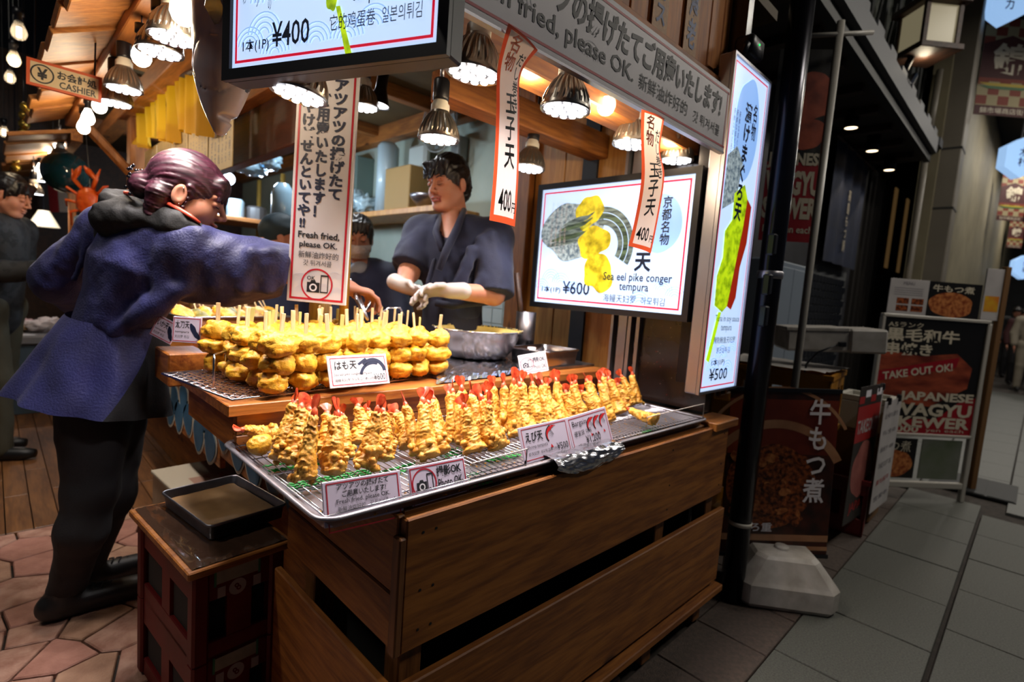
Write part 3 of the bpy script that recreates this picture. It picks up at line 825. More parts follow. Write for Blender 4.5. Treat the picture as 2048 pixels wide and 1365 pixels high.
for (bp, tp, zt, kd, lab) in (((548, 868), (470, 858), .03, 3, 'thin shrimp tempura lying on its side at the left end of the tray'), ((1312, 840), (1248, 815), .01, 5, 'smooth shrimp tempura lying alone at the right end of the tray')):
    b = P(*bp, Z=.815); t = P(*tp, Z=.815+zt); d = t-b; z = d.normalized(); x = z.orthogonal().normalized()
    o = bpy.data.objects.new('shrimp_tempura', SH[kd]); col.objects.link(o); o.matrix_world = frame(b, x, z.cross(x)) @ SC(.85, .85, d.length/.165)
    put('tail', TM[1], o); tag(o, lab, 'shrimp tempura', 'shrimp tempura on the sheet tray')
def lump_mesh(seed, rx, ry, rz, amp=1.0, nu=32, nv=24, m='batter_eel'):
    mb = MB(); off = Vector((seed*5.3, seed*2.1, seed))
    def fn(u, v):
        t = math.pi*v; a = 2*math.pi*u; q = Vector((math.sin(t)*math.cos(a), math.sin(t)*math.sin(a), -math.cos(t)))
        e = .92
        q = Vector([math.copysign(abs(c)**e, c) for c in q])
        p = Vector((q.x*rx, q.y*ry, q.z*rz)); n1 = noise.noise(p*38+off); n2 = noise.noise(p*95+off); n3 = noise.noise(p*210+off)
        return p*(1+amp*(.24*n1+.20*(.25-abs(n2))+.08*(.25-abs(n3))))
    mb.grid(nu, nv, fn, wrapu=True); me = mb.mesh('chunk', True); me.materials.append(MATS[m]); return me
for (px, r, lab) in (((519, 905), .026, 'round tempura ball lying in front of the thin lying shrimp'), ((745, 870), .028, 'pale smooth tempura lump half hidden behind the second cluster'), ((785, 868), .03, 'smooth tempura lump between second and third shrimp clusters')):
    b = P(*px, Z=.803); o = put('tempura_lump', lump_mesh(int(px[0]), r, r*.85, r*.8), None, (b.x, b.y, .799+r*.78)); tag(o, lab, 'tempura')

# ------------------------------------------------------------------ tier box with eel skewers
tb = thing('display_step', 'stepped reddish wooden display box behind the shrimp tray', 'display box', (1.1, 1.5, .772))
for lo, hi, m, nm in (((.375, 1.262, .866), (1.868, 1.75, .893), 'wood_tier_x', 'top_board'), ((.40, 1.285, .815), (1.865, 1.305, .866), 'wood_tier_x', 'front_board'), ((.40, 1.285, .772), (1.865, 1.305, .813), 'wood_tier_x', 'front_board'), ((.40, 1.305, .772), (.42, 1.70, .866), 'wood_tier_y', 'side_board'), ((.42, 1.68, .772), (1.865, 1.70, .866), 'wood_tier_x', 'back_board')):
    mb = MB(); mb.bbox(lo, hi, .002); wpart(nm, mb, MATS[m], tb)
o0 = P(464, 803, Z=.899); o1 = P(886, 744, Z=.899); o2 = P(336, 750, Z=.899)
W_ = (o1-o0).length*.97; ux = Vector((math.cos(math.radians(8.5)), math.sin(math.radians(8.5)), 0)); vy = Vector((-ux.y, ux.x, 0)); Dp = .40
wt = thing('wire_mesh_tray', 'crimped chrome wire mesh tray under the eel tempura skewers', 'tray', M=frame(o0, ux, vy))
mb = MB(); mb.tube([(0, 0, .002), (W_, 0, .002), (W_, Dp, .002), (0, Dp, .002)], .003, 6, closed=True); part('rim_wire', mb, MATS['wire_chrome'], wt, True)
mb = MB(); st = .0165
nx, ny = int(W_/st), int(Dp/st)
for i in range(1, nx): mb.tube([(i*st+.002*(-1)**j, j*st/1.0, .003+.0018*(-1)**(i+j)) for j in range(ny+1)], .0017, 5, cap=False)
for j in range(1, ny): mb.tube([(i*st, j*st+.002*(-1)**i, .003-.0018*(-1)**(i+j)) for i in range(nx+1)], .0017, 5, cap=False)
part('woven_wires', mb, MATS['wire_chrome'], wt, True)
for x, s in ((.03, 1), (W_-.02, -1)):
    mb = MB(); mb.tube([(x, .16, .004), (x, .16, .075), (x+.004, .17, .082), (x+.07*s, .24, .082), (x+.07*s, .25, .075), (x+.07*s, .25, .004)], .0032, 7); part('handle', mb, MATS['wire_chrome'], wt, True)
CH = [lump_mesh(20+s, .038+.005*math.sin(s), .030, .0275, 1.45) for s in range(9)]
mb = MB(); mb.bbox((-.0056, -.0016, .0), (.0056, .0016, .198), .001); STK = [mb.mesh('stick')]; STK[0].materials.append(wood('stick_pale', '#D8B27C', '#E9CFA2', axis=2, scale=3, knots=False))
mb = MB(); mb.bbox((-.0056, -.0016, .0), (.0056, .0016, .188), .001); STK.append(mb.mesh('stick')); STK[1].materials.append(mat('stick_green', '#B9B26A', .6))
e0 = P(548, 787, Z=.905); e1 = P(868, 749, Z=.905); e2 = P(436, 742, Z=.905)
NU, NV = 8, 5; rr = random.Random(11)
for j in range(NV):
    for i in range(NU):
        p = e0+(e1-e0)*(i/(NU-1))+(e2-e0)*(j/(NV-1))*.95
        if j: p = p+(e1-e0)*((rr.random()-.5)*.05)
        p.z = .905
        rn = ['front', 'second', 'third', 'fourth', 'rear'][j]
        t = thing('eel_skewer', 'yellow eel tempura on a flat stick, %s from the left in the %s row' % (ORD[i], rn), 'skewer', group='eel tempura skewers on the wire tray',
                  M=T(p.x, p.y, p.z) @ RZ(rr.uniform(-.5, .5)+math.atan2(ux.y, ux.x)) @ RX(rr.uniform(-.09, .09)) @ RY(rr.uniform(-.1, .1)))
        put('stick', STK[0 if rr.random() < .75 else 1], t, M=T(0, 0, 0) @ RY(rr.uniform(-.06, .06)))
        for c in range(3):
            put('chunk', CH[rr.randrange(9)], t, M=T(rr.uniform(-.008, .008), rr.uniform(-.006, .006), .0275+.046*c) @ RZ(rr.uniform(-.5, .5)+(math.pi if rr.random() < .5 else 0)) @ SC(rr.uniform(.9, 1.15), rr.uniform(.95, 1.15), rr.uniform(.92, 1.05)))
# foil sheet and steel work table to the right
mb = MB(); mb.bbox((1.02, 1.35, .893), (1.868, 1.80, .905), .002); o = part('steel_worktop', mb, MATS['steel_dull'], None); tag(o, 'flat steel worktop under the batter bowl', 'worktop')
mb = MB(); rr = random.Random(3)
fa, fb, fc, fd = P(872, 762, Z=.907), P(1045, 742, Z=.907), P(1010, 715, Z=.907), P(890, 725, Z=.907)
def foil(u, v):
    p = (fa*(1-u)+fb*u)*(1-v)+(fd*(1-u)+fc*u)*v
    z = .910+.006*noise.noise(Vector((u*9, v*9, 1)))+.004*noise.noise(Vector((u*22, v*22, 4))); 
    return (p.x, p.y, z-.012*max(0, (.08-v)/.08))
mb.grid(40, 24, foil); o = part('foil_sheet', mb, mat('foil', '#C9C8CF', .18, metal=1.0), None); tag(o, 'crinkled aluminium foil sheet in front of the batter bowl', 'foil')

# bowl of batter, steel tub
bc = P(958, 718, Z=.907); bw = thing('mixing_bowl', 'wide steel mixing bowl of pale yellow batter', 'bowl', (bc.x+.01, bc.y+.03, .906))
s = .185; mb = MB()
mb.lathe([(0, 0), (.09, 0), (.125, .012), (.152, .045), (.17, .09), (.178, .122), (.187, .126), (.190, .122), (.188, .119)], 48); mb.lathe([(.176, .120), (.166, .09), (.148, .05)], 48); part('shell', mb, MATS['steel'], bw, True)
mb = MB(); mb.lathe([(.1755, .121), (.168, .104), (.14, .097), (.07, .093), (0.0001, .092)], 40, fin=lambda r, z, j: r*(1+.004*math.sin(j*1.7))); part('batter', mb, mat('batter_wet', '#D9BE62', .4, color2='#E6D08A', scale=30, bump=.4, bscale=50), bw, True)
mb = MB(); rr = random.Random(9)
for k in range(110):
    a = rr.uniform(0, 6.28); r = rr.uniform(.176, .19); s = rr.uniform(.002, .005)
    mb.lathe([(0.0001, -s), (s, 0), (.0001, s*.8)], 5, T(r*math.cos(a), r*math.sin(a), .124))
part('rim_batter', mb, MATS['batter_wet'], bw, True)
sc_ = P(1118, 733, Z=.907); st = thing('steel_tub', 'rectangular steel tub beside the batter bowl', 'tub', (sc_.x+.02, sc_.y+.10, .906), rotz=math.radians(6))
mb = MB(); pan(mb, -.13, -.10, .13, .10, .002, .062, .03, slope=.008, lip=.007); part('pan', mb, MATS['steel'], st, True)
sp = put('paper_cup', (lambda b: b.mesh('cup', True))(MB().lathe([(.0001, 0), (.014, 0), (.018, .045), (.016, .045), (.013, .004)], 16)), None, (sc_.x-.04, sc_.y+.12, .925)); sp.data.materials.append(MATS['print_white']); tag(sp, 'small white cup standing in the steel tub', 'cup')
# ------------------------------------------------------------------ printed boards
def board_sign(name, label, M, W, H, th=.004, face='print_white', edge=None, cat='sign', b=.001):
    t = thing(name, label, cat, M=M)
    mb = MB(); mb.bbox((0, 0, -th), (W, H, 0), b); part('panel', mb, MATS[edge or face], t)
    return t
def quad_frame(bl, br, tl, **k):
    o, x, y = P(*bl, **k), P(*br, **k), P(*tl, **k)
    M = frame(o, x-o, y-o); ya = M.col[1].to_3d()
    return M, (x-o).length, (y-o).dot(ya)
def vframe(bl, br, tl, lean=0.0, **k):
    o, x, y = P(*bl, **k), P(*br, **k), P(*tl, **k)
    M = frame(o, x-o, UP); n = M.col[2].to_3d()
    return frame(o, x-o, UP*math.cos(lean)-n*math.sin(lean)), (x-o).length, (y.z-o.z)/math.cos(lean)*(1+.25*lean)
K, NV_, RD, WH = MATS['print_black'], MATS['print_navy'], MATS['print_red'], MATS['print_white']
mat('sign_lilac', '#D8CBE0', .4)
mat('acrylic_edge', '#C9BDB8', .2)
# fresh fried sign on the front rim
M, W, H = vframe((650, 1058), (808, 1022), (642, 986), Y=.803, lean=.36)
s = board_sign('price_sign', 'white sign with red border reading fresh fried, please OK, at the tray corner', M, W, H, face='sign_lilac', cat='sign')
border(s, W*.04, -.01, W*.96, H*.95, .0022, RD)
letter(s, 'アツアツの揚げたて', W*.16, H*.76, K, h=H*.155, w=W*.66, bold=.02, shear=.05); letter(s, 'ご用意いたします!', W*.22, H*.59, K, h=H*.155, w=W*.56, bold=.02, shear=.05)
letter(s, 'Fresh fried, please OK.', W*.15, H*.43, K, w=W*.68, h=H*.135, bold=.012); letter(s, '新鮮油炸好的', W*.16, H*.28, K, w=W*.34, h=H*.12); letter(s, '갓 튀겨서콜', W*.56, H*.30, K, w=W*.24, h=H*.11)
waves(s, [(W*.88, H*.18, W*.07), (W*.95, H*.1, W*.06), (W*.08, H*.05, W*.05)], MATS['print_pale'])
M, W, H = vframe((826, 1020), (939, 990), (812, 955), Y=.803, lean=.36)
s = board_sign('price_sign', 'photo OK sign with a camera in a red ring, beside the fresh fried sign', M, W, H, face='sign_lilac')
border(s, W*.02, -.012, W*.98, H*.95, .0022, RD); camera_icon(s, W*.24, H*.54, H*.37, RD, K)
letter(s, '撮影OK', W*.46, H*.63, K, w=W*.45, h=H*.26, bold=.025); letter(s, 'Photo OK', W*.47, H*.34, K, w=W*.44, h=H*.23, bold=.016)
def shrimp_icon(s, cx, cy, h, rot=0.0):
    red = MATS['print_red']; 
    def q(x, y): return (cx+h*(x*math.cos(rot)-y*math.sin(rot)), cy+h*(x*math.sin(rot)+y*math.cos(rot)))
    mb = MB(); bl = MB()
    for i in range(9):
        a0, a1 = math.radians(100+13*i), math.radians(100+13*i+12.5)
        r0, r1 = .34+.012*i, .56-.012*i
        ps = [q(.35+r0*math.cos(a), .0+.9*r0*math.sin(a)) for a in (a0, a1)]+[q(.35+r1*math.cos(a), .9*r1*math.sin(a)) for a in (a1, a0)]
        mb.add([(x, y, .0007) for x, y in ps], [(0, 1, 2, 3)])
        ps = [q(.35+(r1+.0)*math.cos(a), .9*r1*math.sin(a)) for a in (a0, a1)]+[q(.35+(r1+.07)*math.cos(a), .9*(r1+.07)*math.sin(a)) for a in (a1, a0)]
        bl.add([(x, y, .0007) for x, y in ps], [(0, 1, 2, 3)])
    mb.add([(*q(.22, .32), .0007), (*q(.62, .5), .0007), (*q(.7, .44), .0007), (*q(.3, .55), .0007)], [(0, 1, 2, 3)])
    mb.add([(*q(.1, -.42), .0007), (*q(.02, -.62), .0007), (*q(.24, -.6), .0007)], [(0, 1, 2)])
    for i in range(5):
        a = math.radians(110+20*i); p0 = q(.35+.33*math.cos(a), .3*math.sin(a)); p1 = q(.35+.12*math.cos(a)+.1, .12*math.sin(a)-.08)
        bl.add([(p0[0], p0[1], .0008), (p1[0], p1[1], .0008), (p1[0]+h*.03, p1[1], .0008), (p0[0]+h*.03, p0[1], .0008)], [(0, 1, 2, 3)])
    part('printed_shrimp', mb, mat('print_scarlet', '#D6242A', .45), s); part('printed_outline', bl, K, s)
M, W, H = vframe((1050, 930), (1146, 902), (1034, 873), Y=.803, lean=.36)
s = board_sign('price_sign', 'shrimp tempura price sign with one red shrimp and 500 yen', M, W, H, face='sign_lilac')
border(s, W*.04, H*.06, W*.96, H*.94, .0018, RD); letter(s, 'えび天', W*.09, H*.55, K, w=W*.34, h=H*.28, bold=.015, shear=.05); letter(s, 'Shrimp tempura', W*.1, H*.34, K, w=W*.40, h=H*.12)
letter(s, '虾天妇罗 새우튀김', W*.1, H*.17, K, w=W*.42, h=H*.1); letter(s, '1尾(1P)', W*.52, H*.16, K, w=W*.15, h=H*.11); letter(s, '¥500', W*.68, H*.15, K, w=W*.24, h=H*.2); shrimp_icon(s, W*.55, H*.6, H*.55)
M, W, H = vframe((1150, 915), (1228, 885), (1138, 852), Y=.803, lean=.36)
s = board_sign('price_sign', 'bargain price sign with three red shrimps and 1,200 yen', M, W, H, face='sign_lilac')
border(s, W*.04, H*.06, W*.96, H*.94, .0018, RD); letter(s, 'Bargain', W*.1, H*.68, K, w=W*.34, h=H*.18); letter(s, '便宜货 이득', W*.1, H*.46, K, w=W*.42, h=H*.14); letter(s, '3尾(3P)', W*.14, H*.14, K, w=W*.18, h=H*.12); letter(s, '¥1,200', W*.34, H*.18, K, w=W*.36, h=H*.24)
for k in range(3): shrimp_icon(s, W*(.48+.16*k), H*.62, H*.42)
# photo sign by the steel tub, eel price sign, two lilac signs at the left
M, W, H = vframe((1042, 752), (1098, 742), (1029, 714), D=(P(1042, 752, Z=.907)-EYEP).dot(CF), lean=.3)
s = board_sign('price_sign', 'small pink-framed photo OK sign standing in front of the steel tub', M, W, H, face='print_white')
border(s, W*.05, H*.08, W*.95, H*.94, .002, mat('print_pink', '#D9849C', .5)); camera_icon(s, W*.28, H*.5, H*.33, MATS['print_pink'], NV_); letter(s, '撮影OK', W*.5, H*.52, NV_, w=W*.42, h=H*.26, bold=.015); letter(s, 'Photo OK', W*.5, H*.2, NV_, w=W*.42, h=H*.2)
M, W, H = vframe((661, 778), (780, 767), (650, 722), Y=1.245, lean=.35)
s = board_sign('price_sign', 'eel price sign with a black eel drawing and 600 yen, before the skewers', M, W, H, face='print_white')
border(s, W*.04, H*.07, W*.96, H*.93, .002, RD); letter(s, 'はも天', W*.1, H*.55, K, w=W*.36, h=H*.28, bold=.015, shear=.05); letter(s, 'Sea eel pike conger tempura', W*.08, H*.34, K, w=W*.62, h=H*.12); letter(s, '海鳗天妇罗 하모튀김', W*.08, H*.17, K, w=W*.45, h=H*.11); letter(s, '1本(1P)', W*.55, H*.16, K, w=W*.18, h=H*.12); letter(s, '¥600', W*.73, H*.15, K, w=W*.2, h=H*.22)
mb = MB(); arc_strip(mb, W*.74, H*.42, H*.34, H*.46, .05, 2.5, 16, .0007); arc_strip(mb, W*.74, H*.25, H*.42, H*.52, 1.2, 2.9, 12, .0007)
mb.add([(W*.48, H*.72, .0007), (W*.62, H*.9, .0007), (W*.66, H*.8, .0007), (W*.5, H*.66, .0007)], [(0, 1, 2, 3)]); part('printed_eel', mb, NV_, s)
for (a, b, c, D, lab, tx) in (((298, 668), (340, 690), (322, 632), 1.62, 'lilac price sign tilted at the far left of the counter edge', 'いか天'), ((343, 684), (400, 688), (356, 634), 1.50, 'lilac price sign with a dark fish drawing, beside the wire tray', '太刀天')):
    o = P(*a, D=D); x = P(*b, D=D); y = P(*c, D=D); M = frame(o, x-o, y-o); W, H = (x-o).length, (y-o).length
    s = board_sign('price_sign', lab, M, W, H, face='sign_lilac'); border(s, W*.03, H*.05, W*.97, H*.95, .002, RD)
    letter(s, tx, W*.1, H*.55, K, w=W*.5, h=H*.3, bold=.01); letter(s, 'tempura', W*.1, H*.35, K, w=W*.5, h=H*.1); letter(s, '天妇罗 튀김', W*.1, H*.17, K, w=W*.5, h=H*.12)
    flat(s, 'printed_fish', blob_poly(W*.78, H*.45, W*.1, H*.32, 5, amp=.2, rot=.5), NV_)
# clear acrylic guards on the front rim
for (a, b, c, lab) in (((938, 985), (1050, 950), (930, 930), 'clear acrylic guard between the photo sign and shrimp sign'), ((1290, 875), (1404, 842), (1280, 838), 'clear acrylic guard at the right end of the tray')):
    M, W, H = vframe(a, b, c, Y=.806)
    t = thing('acrylic_guard', lab, 'guard', M=M); mb = MB(); mb.box((0, 0, 0), (W, H, .0025)); part('pane', mb, MATS['glass_clear'], t)
    mb = MB(); mb.box((0, H-.001, -.0004), (W, H+.0006, .0029)); mb.box((W-.001, 0, -.0004), (W+.0006, H, .0029)); part('polished_edge', mb, MATS['acrylic_edge'], t)
# crumpled foil over the rim
fo = MB(); q = [P(1105, 932, Y=.775), P(1240, 880, Y=.775)]
def ff(u, v):
    p = q[0]*(1-u)+q[1]*u; N1 = noise.noise(Vector((u*5, v*3.2, 2))); N2 = noise.noise(Vector((u*11, v*7, 5)))
    if v < .3:
        k = v/.3; y = .835-.062*k; z = .806+.006*abs(N1)+.003*N2
    else:
        k = (v-.3)/.7; y = .773-.016*math.sin(k*2.4)+.007*N1+.004*N2; z = .808-.052*k*(1-.55*abs(2*u-1)**2)+.004*N1
    return (p.x+.004*N2, y, z)
fo.grid(46, 26, ff); o = part('crumpled_foil', fo, MATS['foil'], None); tag(o, 'crumpled aluminium foil wrapped over the front rim below the bargain sign', 'foil')

# ------------------------------------------------------------------ vertical sign board on its round post
pc = P(640, 615, D=1.76)
post = thing('round_post', 'slim round timber post behind the tall fresh fried sign', 'post', (pc.x, pc.y, .893))
mb = MB(); mb.tube([(0, 0, 0), (.002, 0, .5), (0, .002, 1.0), (0, 0, 1.52)], [.036, .034, .035, .034], 14); part('trunk', mb, wood('bark_pale', '#8D7A5C', '#B09C78', axis=2, scale=1.4, knots=False), post, True)
mb = MB(); mb.tube([(.055, -.06, 0), (.055, -.06, 1.52)], .016, 8); part('strut', mb, mat('strut_brass', '#A5843F', .35, metal=.5), post, True)
M, W, H = vframe((573, 601), (690, 612), (604, 150), D=1.66)
s = board_sign('hanging_sign', 'tall white sign board with red border and vertical brush lettering on the post', M, W, H, th=.012, face='board_white')
border(s, .008, .008, W-.008, H-.008, .0065, RD)
letter(s, 'アツアツの揚げたて', W*.59, H*.455, NV_, h=H*.505, w=W*.26, vertical=True, bold=.04)
letter(s, 'ご用意いたします！', W*.34, H*.375, NV_, h=H*.525, w=W*.23, vertical=True, bold=.04)
letter(s, 'やけどせんといてや', W*.10, H*.375, NV_, h=H*.49, w=W*.23, vertical=True, bold=.04); letter(s, '!!', W*.15, H*.325, NV_, h=H*.042, bold=.04)
letter(s, 'Fresh fried,', W*.14, H*.277, K, w=W*.70, h=H*.034, bold=.02); letter(s, 'please OK.', W*.17, H*.235, K, w=W*.64, h=H*.034, bold=.02)
letter(s, '新鮮油炸好的', W*.16, H*.195, K, w=W*.68, h=H*.03); letter(s, '갓 튀겨서콜', W*.25, H*.162, K, w=W*.48, h=H*.026)
waves(s, [(W*.2, H*.09, W*.14), (W*.42, H*.12, W*.12), (W*.8, H*.11, W*.13), (W*.62, H*.05, W*.14), (W*.25, H*.04, W*.13), (W*.86, H*.05, W*.1)], MATS['print_pale'])
camera_icon(s, W*.5, H*.082, W*.27, RD, K); letter(s, 'OK', W*.33, H*.10, K, w=W*.14, bold=.02, z=.0015)

# ------------------------------------------------------------------ street banner and paper strips
a = P(905, 7, Y=.80); b = P(1447, 303, Y=.80)
X0, X1, Z0, Z1 = .26, b.x, .5*(a.z+b.z), P(1458, 180, Y=.80).z+.004
W, H = X1-X0, Z1-Z0
M = frame((X0, .80, Z0), (1, 0, 0), UP)
s = board_sign('banner_board', 'long white street banner with red lines reading fresh fried, please OK', M, W, H, th=.012, face='board_white', cat='banner')
for y in (.012, H-.018): flat(s, 'printed_line', rect(0, y, W, y+.006), RD)
flat(s, 'printed_line', rect(W-.014, .012, W-.009, H-.012), RD)
mb = MB(); mb.box((0, -.006, -.014), (W, 0, .002)); part('lower_trim', mb, MATS['aluminium'], s)
def bx(px): return P(px, 100, Y=.80).x-X0
xn, xe = P(1138, 48, Y=.80).x-X0, P(1441, 215, Y=.80).x-X0; gw = (xe-xn)/13.6
letter(s, 'アツアツの揚げたてご用意いたします!', xn-4*gw, H*.46, K, w=17.6*gw, h=H*.41, bold=.035, shear=.1)
letter(s, 'Fresh fried, please OK.', P(930, 20, Y=.80).x-X0-.02, H*.17, K, w=P(1265, 170, Y=.80).x-P(930, 20, Y=.80).x+.02, h=H*.26, bold=.012)
letter(s, '新鮮油炸好的', P(1275, 190, Y=.80).x-X0, H*.20, K, w=P(1372, 240, Y=.80).x-P(1275, 190, Y=.80).x, h=H*.2); letter(s, '갓 튀겨서콜', P(1385, 240, Y=.80).x-X0, H*.19, K, w=P(1437, 270, Y=.80).x-P(1385, 240, Y=.80).x, h=H*.17)
waves(s, [(W*.22, H*.35, .05), (W*.27, H*.5, .05), (W*.18, H*.15, .05), (W*.33, H*.3, .05), (W*.5, H*.2, .04)], mat('print_silver', '#B9B4BC', .5))
# two wooden plaques above it
for px, tx, lab in ((1318, 'マグロとイカス', 'pale plaque with blue brush lettering above the banner centre'), (1385, '名物の海老', 'pale plaque with blue brush lettering near the banner right end')):
    o = P(px-16, 40, Y=.896); M = frame((o.x, .893, 1.985), (1, 0, 0), UP)
    q = board_sign('wall_plaque', lab, M, .085, .50, th=.003, face='plaque_tan') if 'plaque_tan' in MATS else (wood('plaque_tan', '#A87A4A', '#BD8D58', axis=2, knots=False), board_sign('wall_plaque', lab, M, .085, .50, th=.003, face='plaque_tan'))[1]
    letter(q, tx, .016, .02, mat('print_blue', '#1E3A7A', .5), h=.46, w=.055, vertical=True, bold=.03)
def paper_strip(name, label, left, right, Y, texts, seed):
    """printed paper strip following two edge curves on the plane Y, gently curled"""
    Lp = [P(*p, Y=Y) for p in left]; Rp = [P(*p, Y=Y) for p in right]
    def pl(c, v):
        x = v*(len(c)-1); i = min(int(x), len(c)-2); f_ = x-i
        p0, p1, p2, p3 = c[max(i-1, 0)], c[i], c[i+1], c[min(i+2, len(c)-1)]
        return .5*((2*p1)+(p2-p0)*f_+(2*p0-5*p1+4*p2-p3)*f_*f_+(3*p1-p0-3*p2+p3)*f_**3)
    def S(u, v):
        p = pl(Lp, v)*(1-u)+pl(Rp, v)*u
        return p+Vector((0, -.006*math.sin(math.pi*u)+.006*math.sin(5*v+seed), 0))
    top = S(.5, 0); t = thing(name, label, 'paper strip', top)
    mi = t.matrix_basis.inverted()
    def sheet(nm, m, u0, v0, u1, v1, off, nu=7, nv=40):
        mb = MB(); mb.grid(nu, nv, lambda u, v: S(u0+(u1-u0)*u, v0+(v1-v0)*v)+Vector((0, off, 0))); return wpart(nm, mb, m, t, True)
    po, pw = paper('paper_orange', '#D2532E', .45), paper('paper_white', '#D9CBC8', .5, .3)
    for (u0, v0, u1, v1) in ((0, 0, 1, .03), (0, .955, 1, 1), (0, .03, .11, .955), (.89, .03, 1, .955)): sheet('paper_border', po, u0, v0, u1, v1, 0)
    sheet('printed_field', pw, .11, .03, .89, .955, 0)
    for (tx, u0, v0, u1, v1, m, vert) in texts:
        me0, lo, hi = text_mesh(tx, .02, vert); me = me0.copy(); me.materials.clear(); me.materials.append(m)
        n = len(me.vertices)
        for vtx in me.vertices:
            a_ = (vtx.co.x-lo[0])/(hi[0]-lo[0]); b_ = (hi[1]-vtx.co.y)/(hi[1]-lo[1])
            vtx.co = S(u0+(u1-u0)*a_, v0+(v1-v0)*b_)+Vector((0, -.0014, 0))
        o = put('lettering', me, t); o.matrix_local = mi
PO = MATS['print_orange']
paper_strip('paper_strip', 'orange-edged paper price strip hanging beside the large front lamp, 400 yen', [(1018, 46), (1000, 130), (994, 220), (985, 330), (975, 441)], [(1077, 100), (1046, 148), (1040, 230), (1034, 340), (1026, 454)], .788,
            [('名物', .18, .04, .52, .27, PO, True), ('だし巻き', .58, .13, .86, .50, K, True), ('玉子天', .30, .40, .72, .76, K, True), ('400', .2, .84, .68, .93, K, False), ('円', .72, .885, .9, .93, K, False)], .3)
paper_strip('paper_strip', 'orange-edged paper price strip hanging in front of the eel screen, 400 yen', [(1287, 218), (1284, 280), (1280, 355), (1268, 430), (1257, 492)], [(1333, 236), (1322, 300), (1326, 352), (1314, 430), (1302, 507)], .788,
            [('名物', .18, .04, .52, .27, PO, True), ('だし巻き', .58, .13, .86, .52, K, True), ('玉子天', .25, .40, .68, .76, K, True), ('400', .14, .83, .62, .92, K, False), ('円', .70, .875, .88, .92, K, False)], 1.4)

# ------------------------------------------------------------------ lit screens
glow('screen_white', '#B9D2F6', .86); glow('screen_pale', '#8FB2E4', .8); glow('screen_blue', '#86AEE8', .8)
glow('screen_red', '#C0102C', .8); glow('screen_ink', '#10182E', .25); glow('screen_yellow', '#C9C000', .9); glow('screen_lime', '#A8D400', .9); glow('screen_meat', '#8C1E0A', .8)
mat('screen_food', '#8E7A00', .4, color2='#E2D22C', scale=22, emit=.62, lo=.3, hi=.6)
mat('screen_green', '#6E8F00', .4, color2='#BFE012', scale=30, emit=.7, lo=.3, hi=.6)
mat('screen_sea', '#4A5F70', .4, color2='#A9B8BC', scale=60, emit=.6)
mat('screen_eel', '#20302A', .3, color2='#5E7458', scale=14, emit=.5, stretch=(1, 6, 1))
mat('screen_slate', '#2C3A40', .3, color2='#7A8C88', scale=9, emit=.5, stretch=(2, 9, 1))
SI = MATS['screen_ink']
def screen(name, label, M, W, H, bez, depth, edge='black_plastic'):
    t = thing(name, label, 'screen', M=M)
    mb = MB(); mb.bbox((-bez, -bez, -depth), (W+bez, H+bez, -.004), .004)
    for a in ((-bez, -bez, W+bez, 0), (-bez, H, W+bez, H+bez), (-bez, 0, 0, H), (W, 0, W+bez, H)): mb.box((a[0], a[1], -.006), (a[2], a[3], .006))
    part('casing', mb, MATS[edge], t)
    flat(t, 'lit_panel', rect(0, 0, W, H), MATS['screen_white'], z=-.0015)
    return t
# eel screen on the end wall
o = P(1069, 603, X=1.75); x = P(1363, 637, X=1.75); u = P(1085, 381, X=1.75)
M = frame(o, (0, -1, 0), UP); W = o.y-x.y; H = u.z-o.z
s = screen('menu_screen', 'wide lit menu screen with three eel tempura pieces and 600 yen', M, W, H, .024, .07)
waves(s, [(W*.12, H*.2, .05), (W*.2, H*.17, .05), (W*.05, H*.12, .045), (W*.3, H*.1, .05), (W*.88, H*.16, .04), (W*.95, H*.12, .04), (W*.75, H*.05, .05)], MATS['screen_pale'], z=.0004)
flat(s, 'printed_disc', blob_poly(W*.83, H*.66, W*.12, W*.15, 3, amp=.02), MATS['screen_blue'], z=.0003)
border(s, .014, .014, W-.014, H-.014, .006, MATS['screen_red'])
flat(s, 'printed_sea', blob_poly(W*.25, H*.63, W*.21, H*.26, 8, amp=.12), MATS['screen_sea'], z=.0006)
for k in range(5):
    yy = H*(.50+.045*k); n_ = 14; up_ = [(W*(.07+.03*k)+W*(.30-.02*k)*i/n_, yy+H*.10*(i/n_)**1.4+H*.028*math.sin(math.pi*min(1, i/n_*1.25+.02))) for i in range(n_+1)]
    dn_ = [(x_, y_-H*.05*math.sin(math.pi*min(.97, i/n_*.9+.06))) for i, (x_, y_) in enumerate(up_)]
    flat(s, 'printed_eel', dn_+up_[::-1], MATS['screen_eel'] if k % 2 else MATS['screen_slate'], z=.0008+.0001*k)
for k in range(3):
    mb = MB(); arc_strip(mb, W*.47, H*.50, W*(.115+.035*k), W*(.145+.035*k), -.5, 1.75, 22, .0007+.0001*k); part('printed_eel', mb, MATS['screen_slate' if k != 1 else 'screen_eel'], s)
for k, (cx, cy, rx, ry) in enumerate(((.37, .78, .095, .135), (.42, .53, .105, .135), (.47, .28, .105, .15))):
    flat(s, 'printed_tempura', blob_poly(W*cx, H*cy, W*rx, H*ry, 31+k, amp=.16), MATS['screen_food'], z=.001+.0002*k)
letter(s, '京都名物', W*.835, H*.50, SI, h=H*.36, w=W*.055, vertical=True, bold=.02); letter(s, 'はもの天', W*.70, H*.30, SI, h=H*.62, w=W*.10, vertical=True, bold=.035)
for k in range(4): letter(s, 'やわらかい身を揚げた', W*(.09+.035*k), H*.44, WH, h=H*.44, w=W*.018, vertical=True)
letter(s, '1本(1P)', W*.055, H*.085, SI, w=W*.15, h=H*.065, bold=.01); letter(s, '¥600', W*.22, H*.09, SI, w=W*.20, h=H*.11, bold=.012)
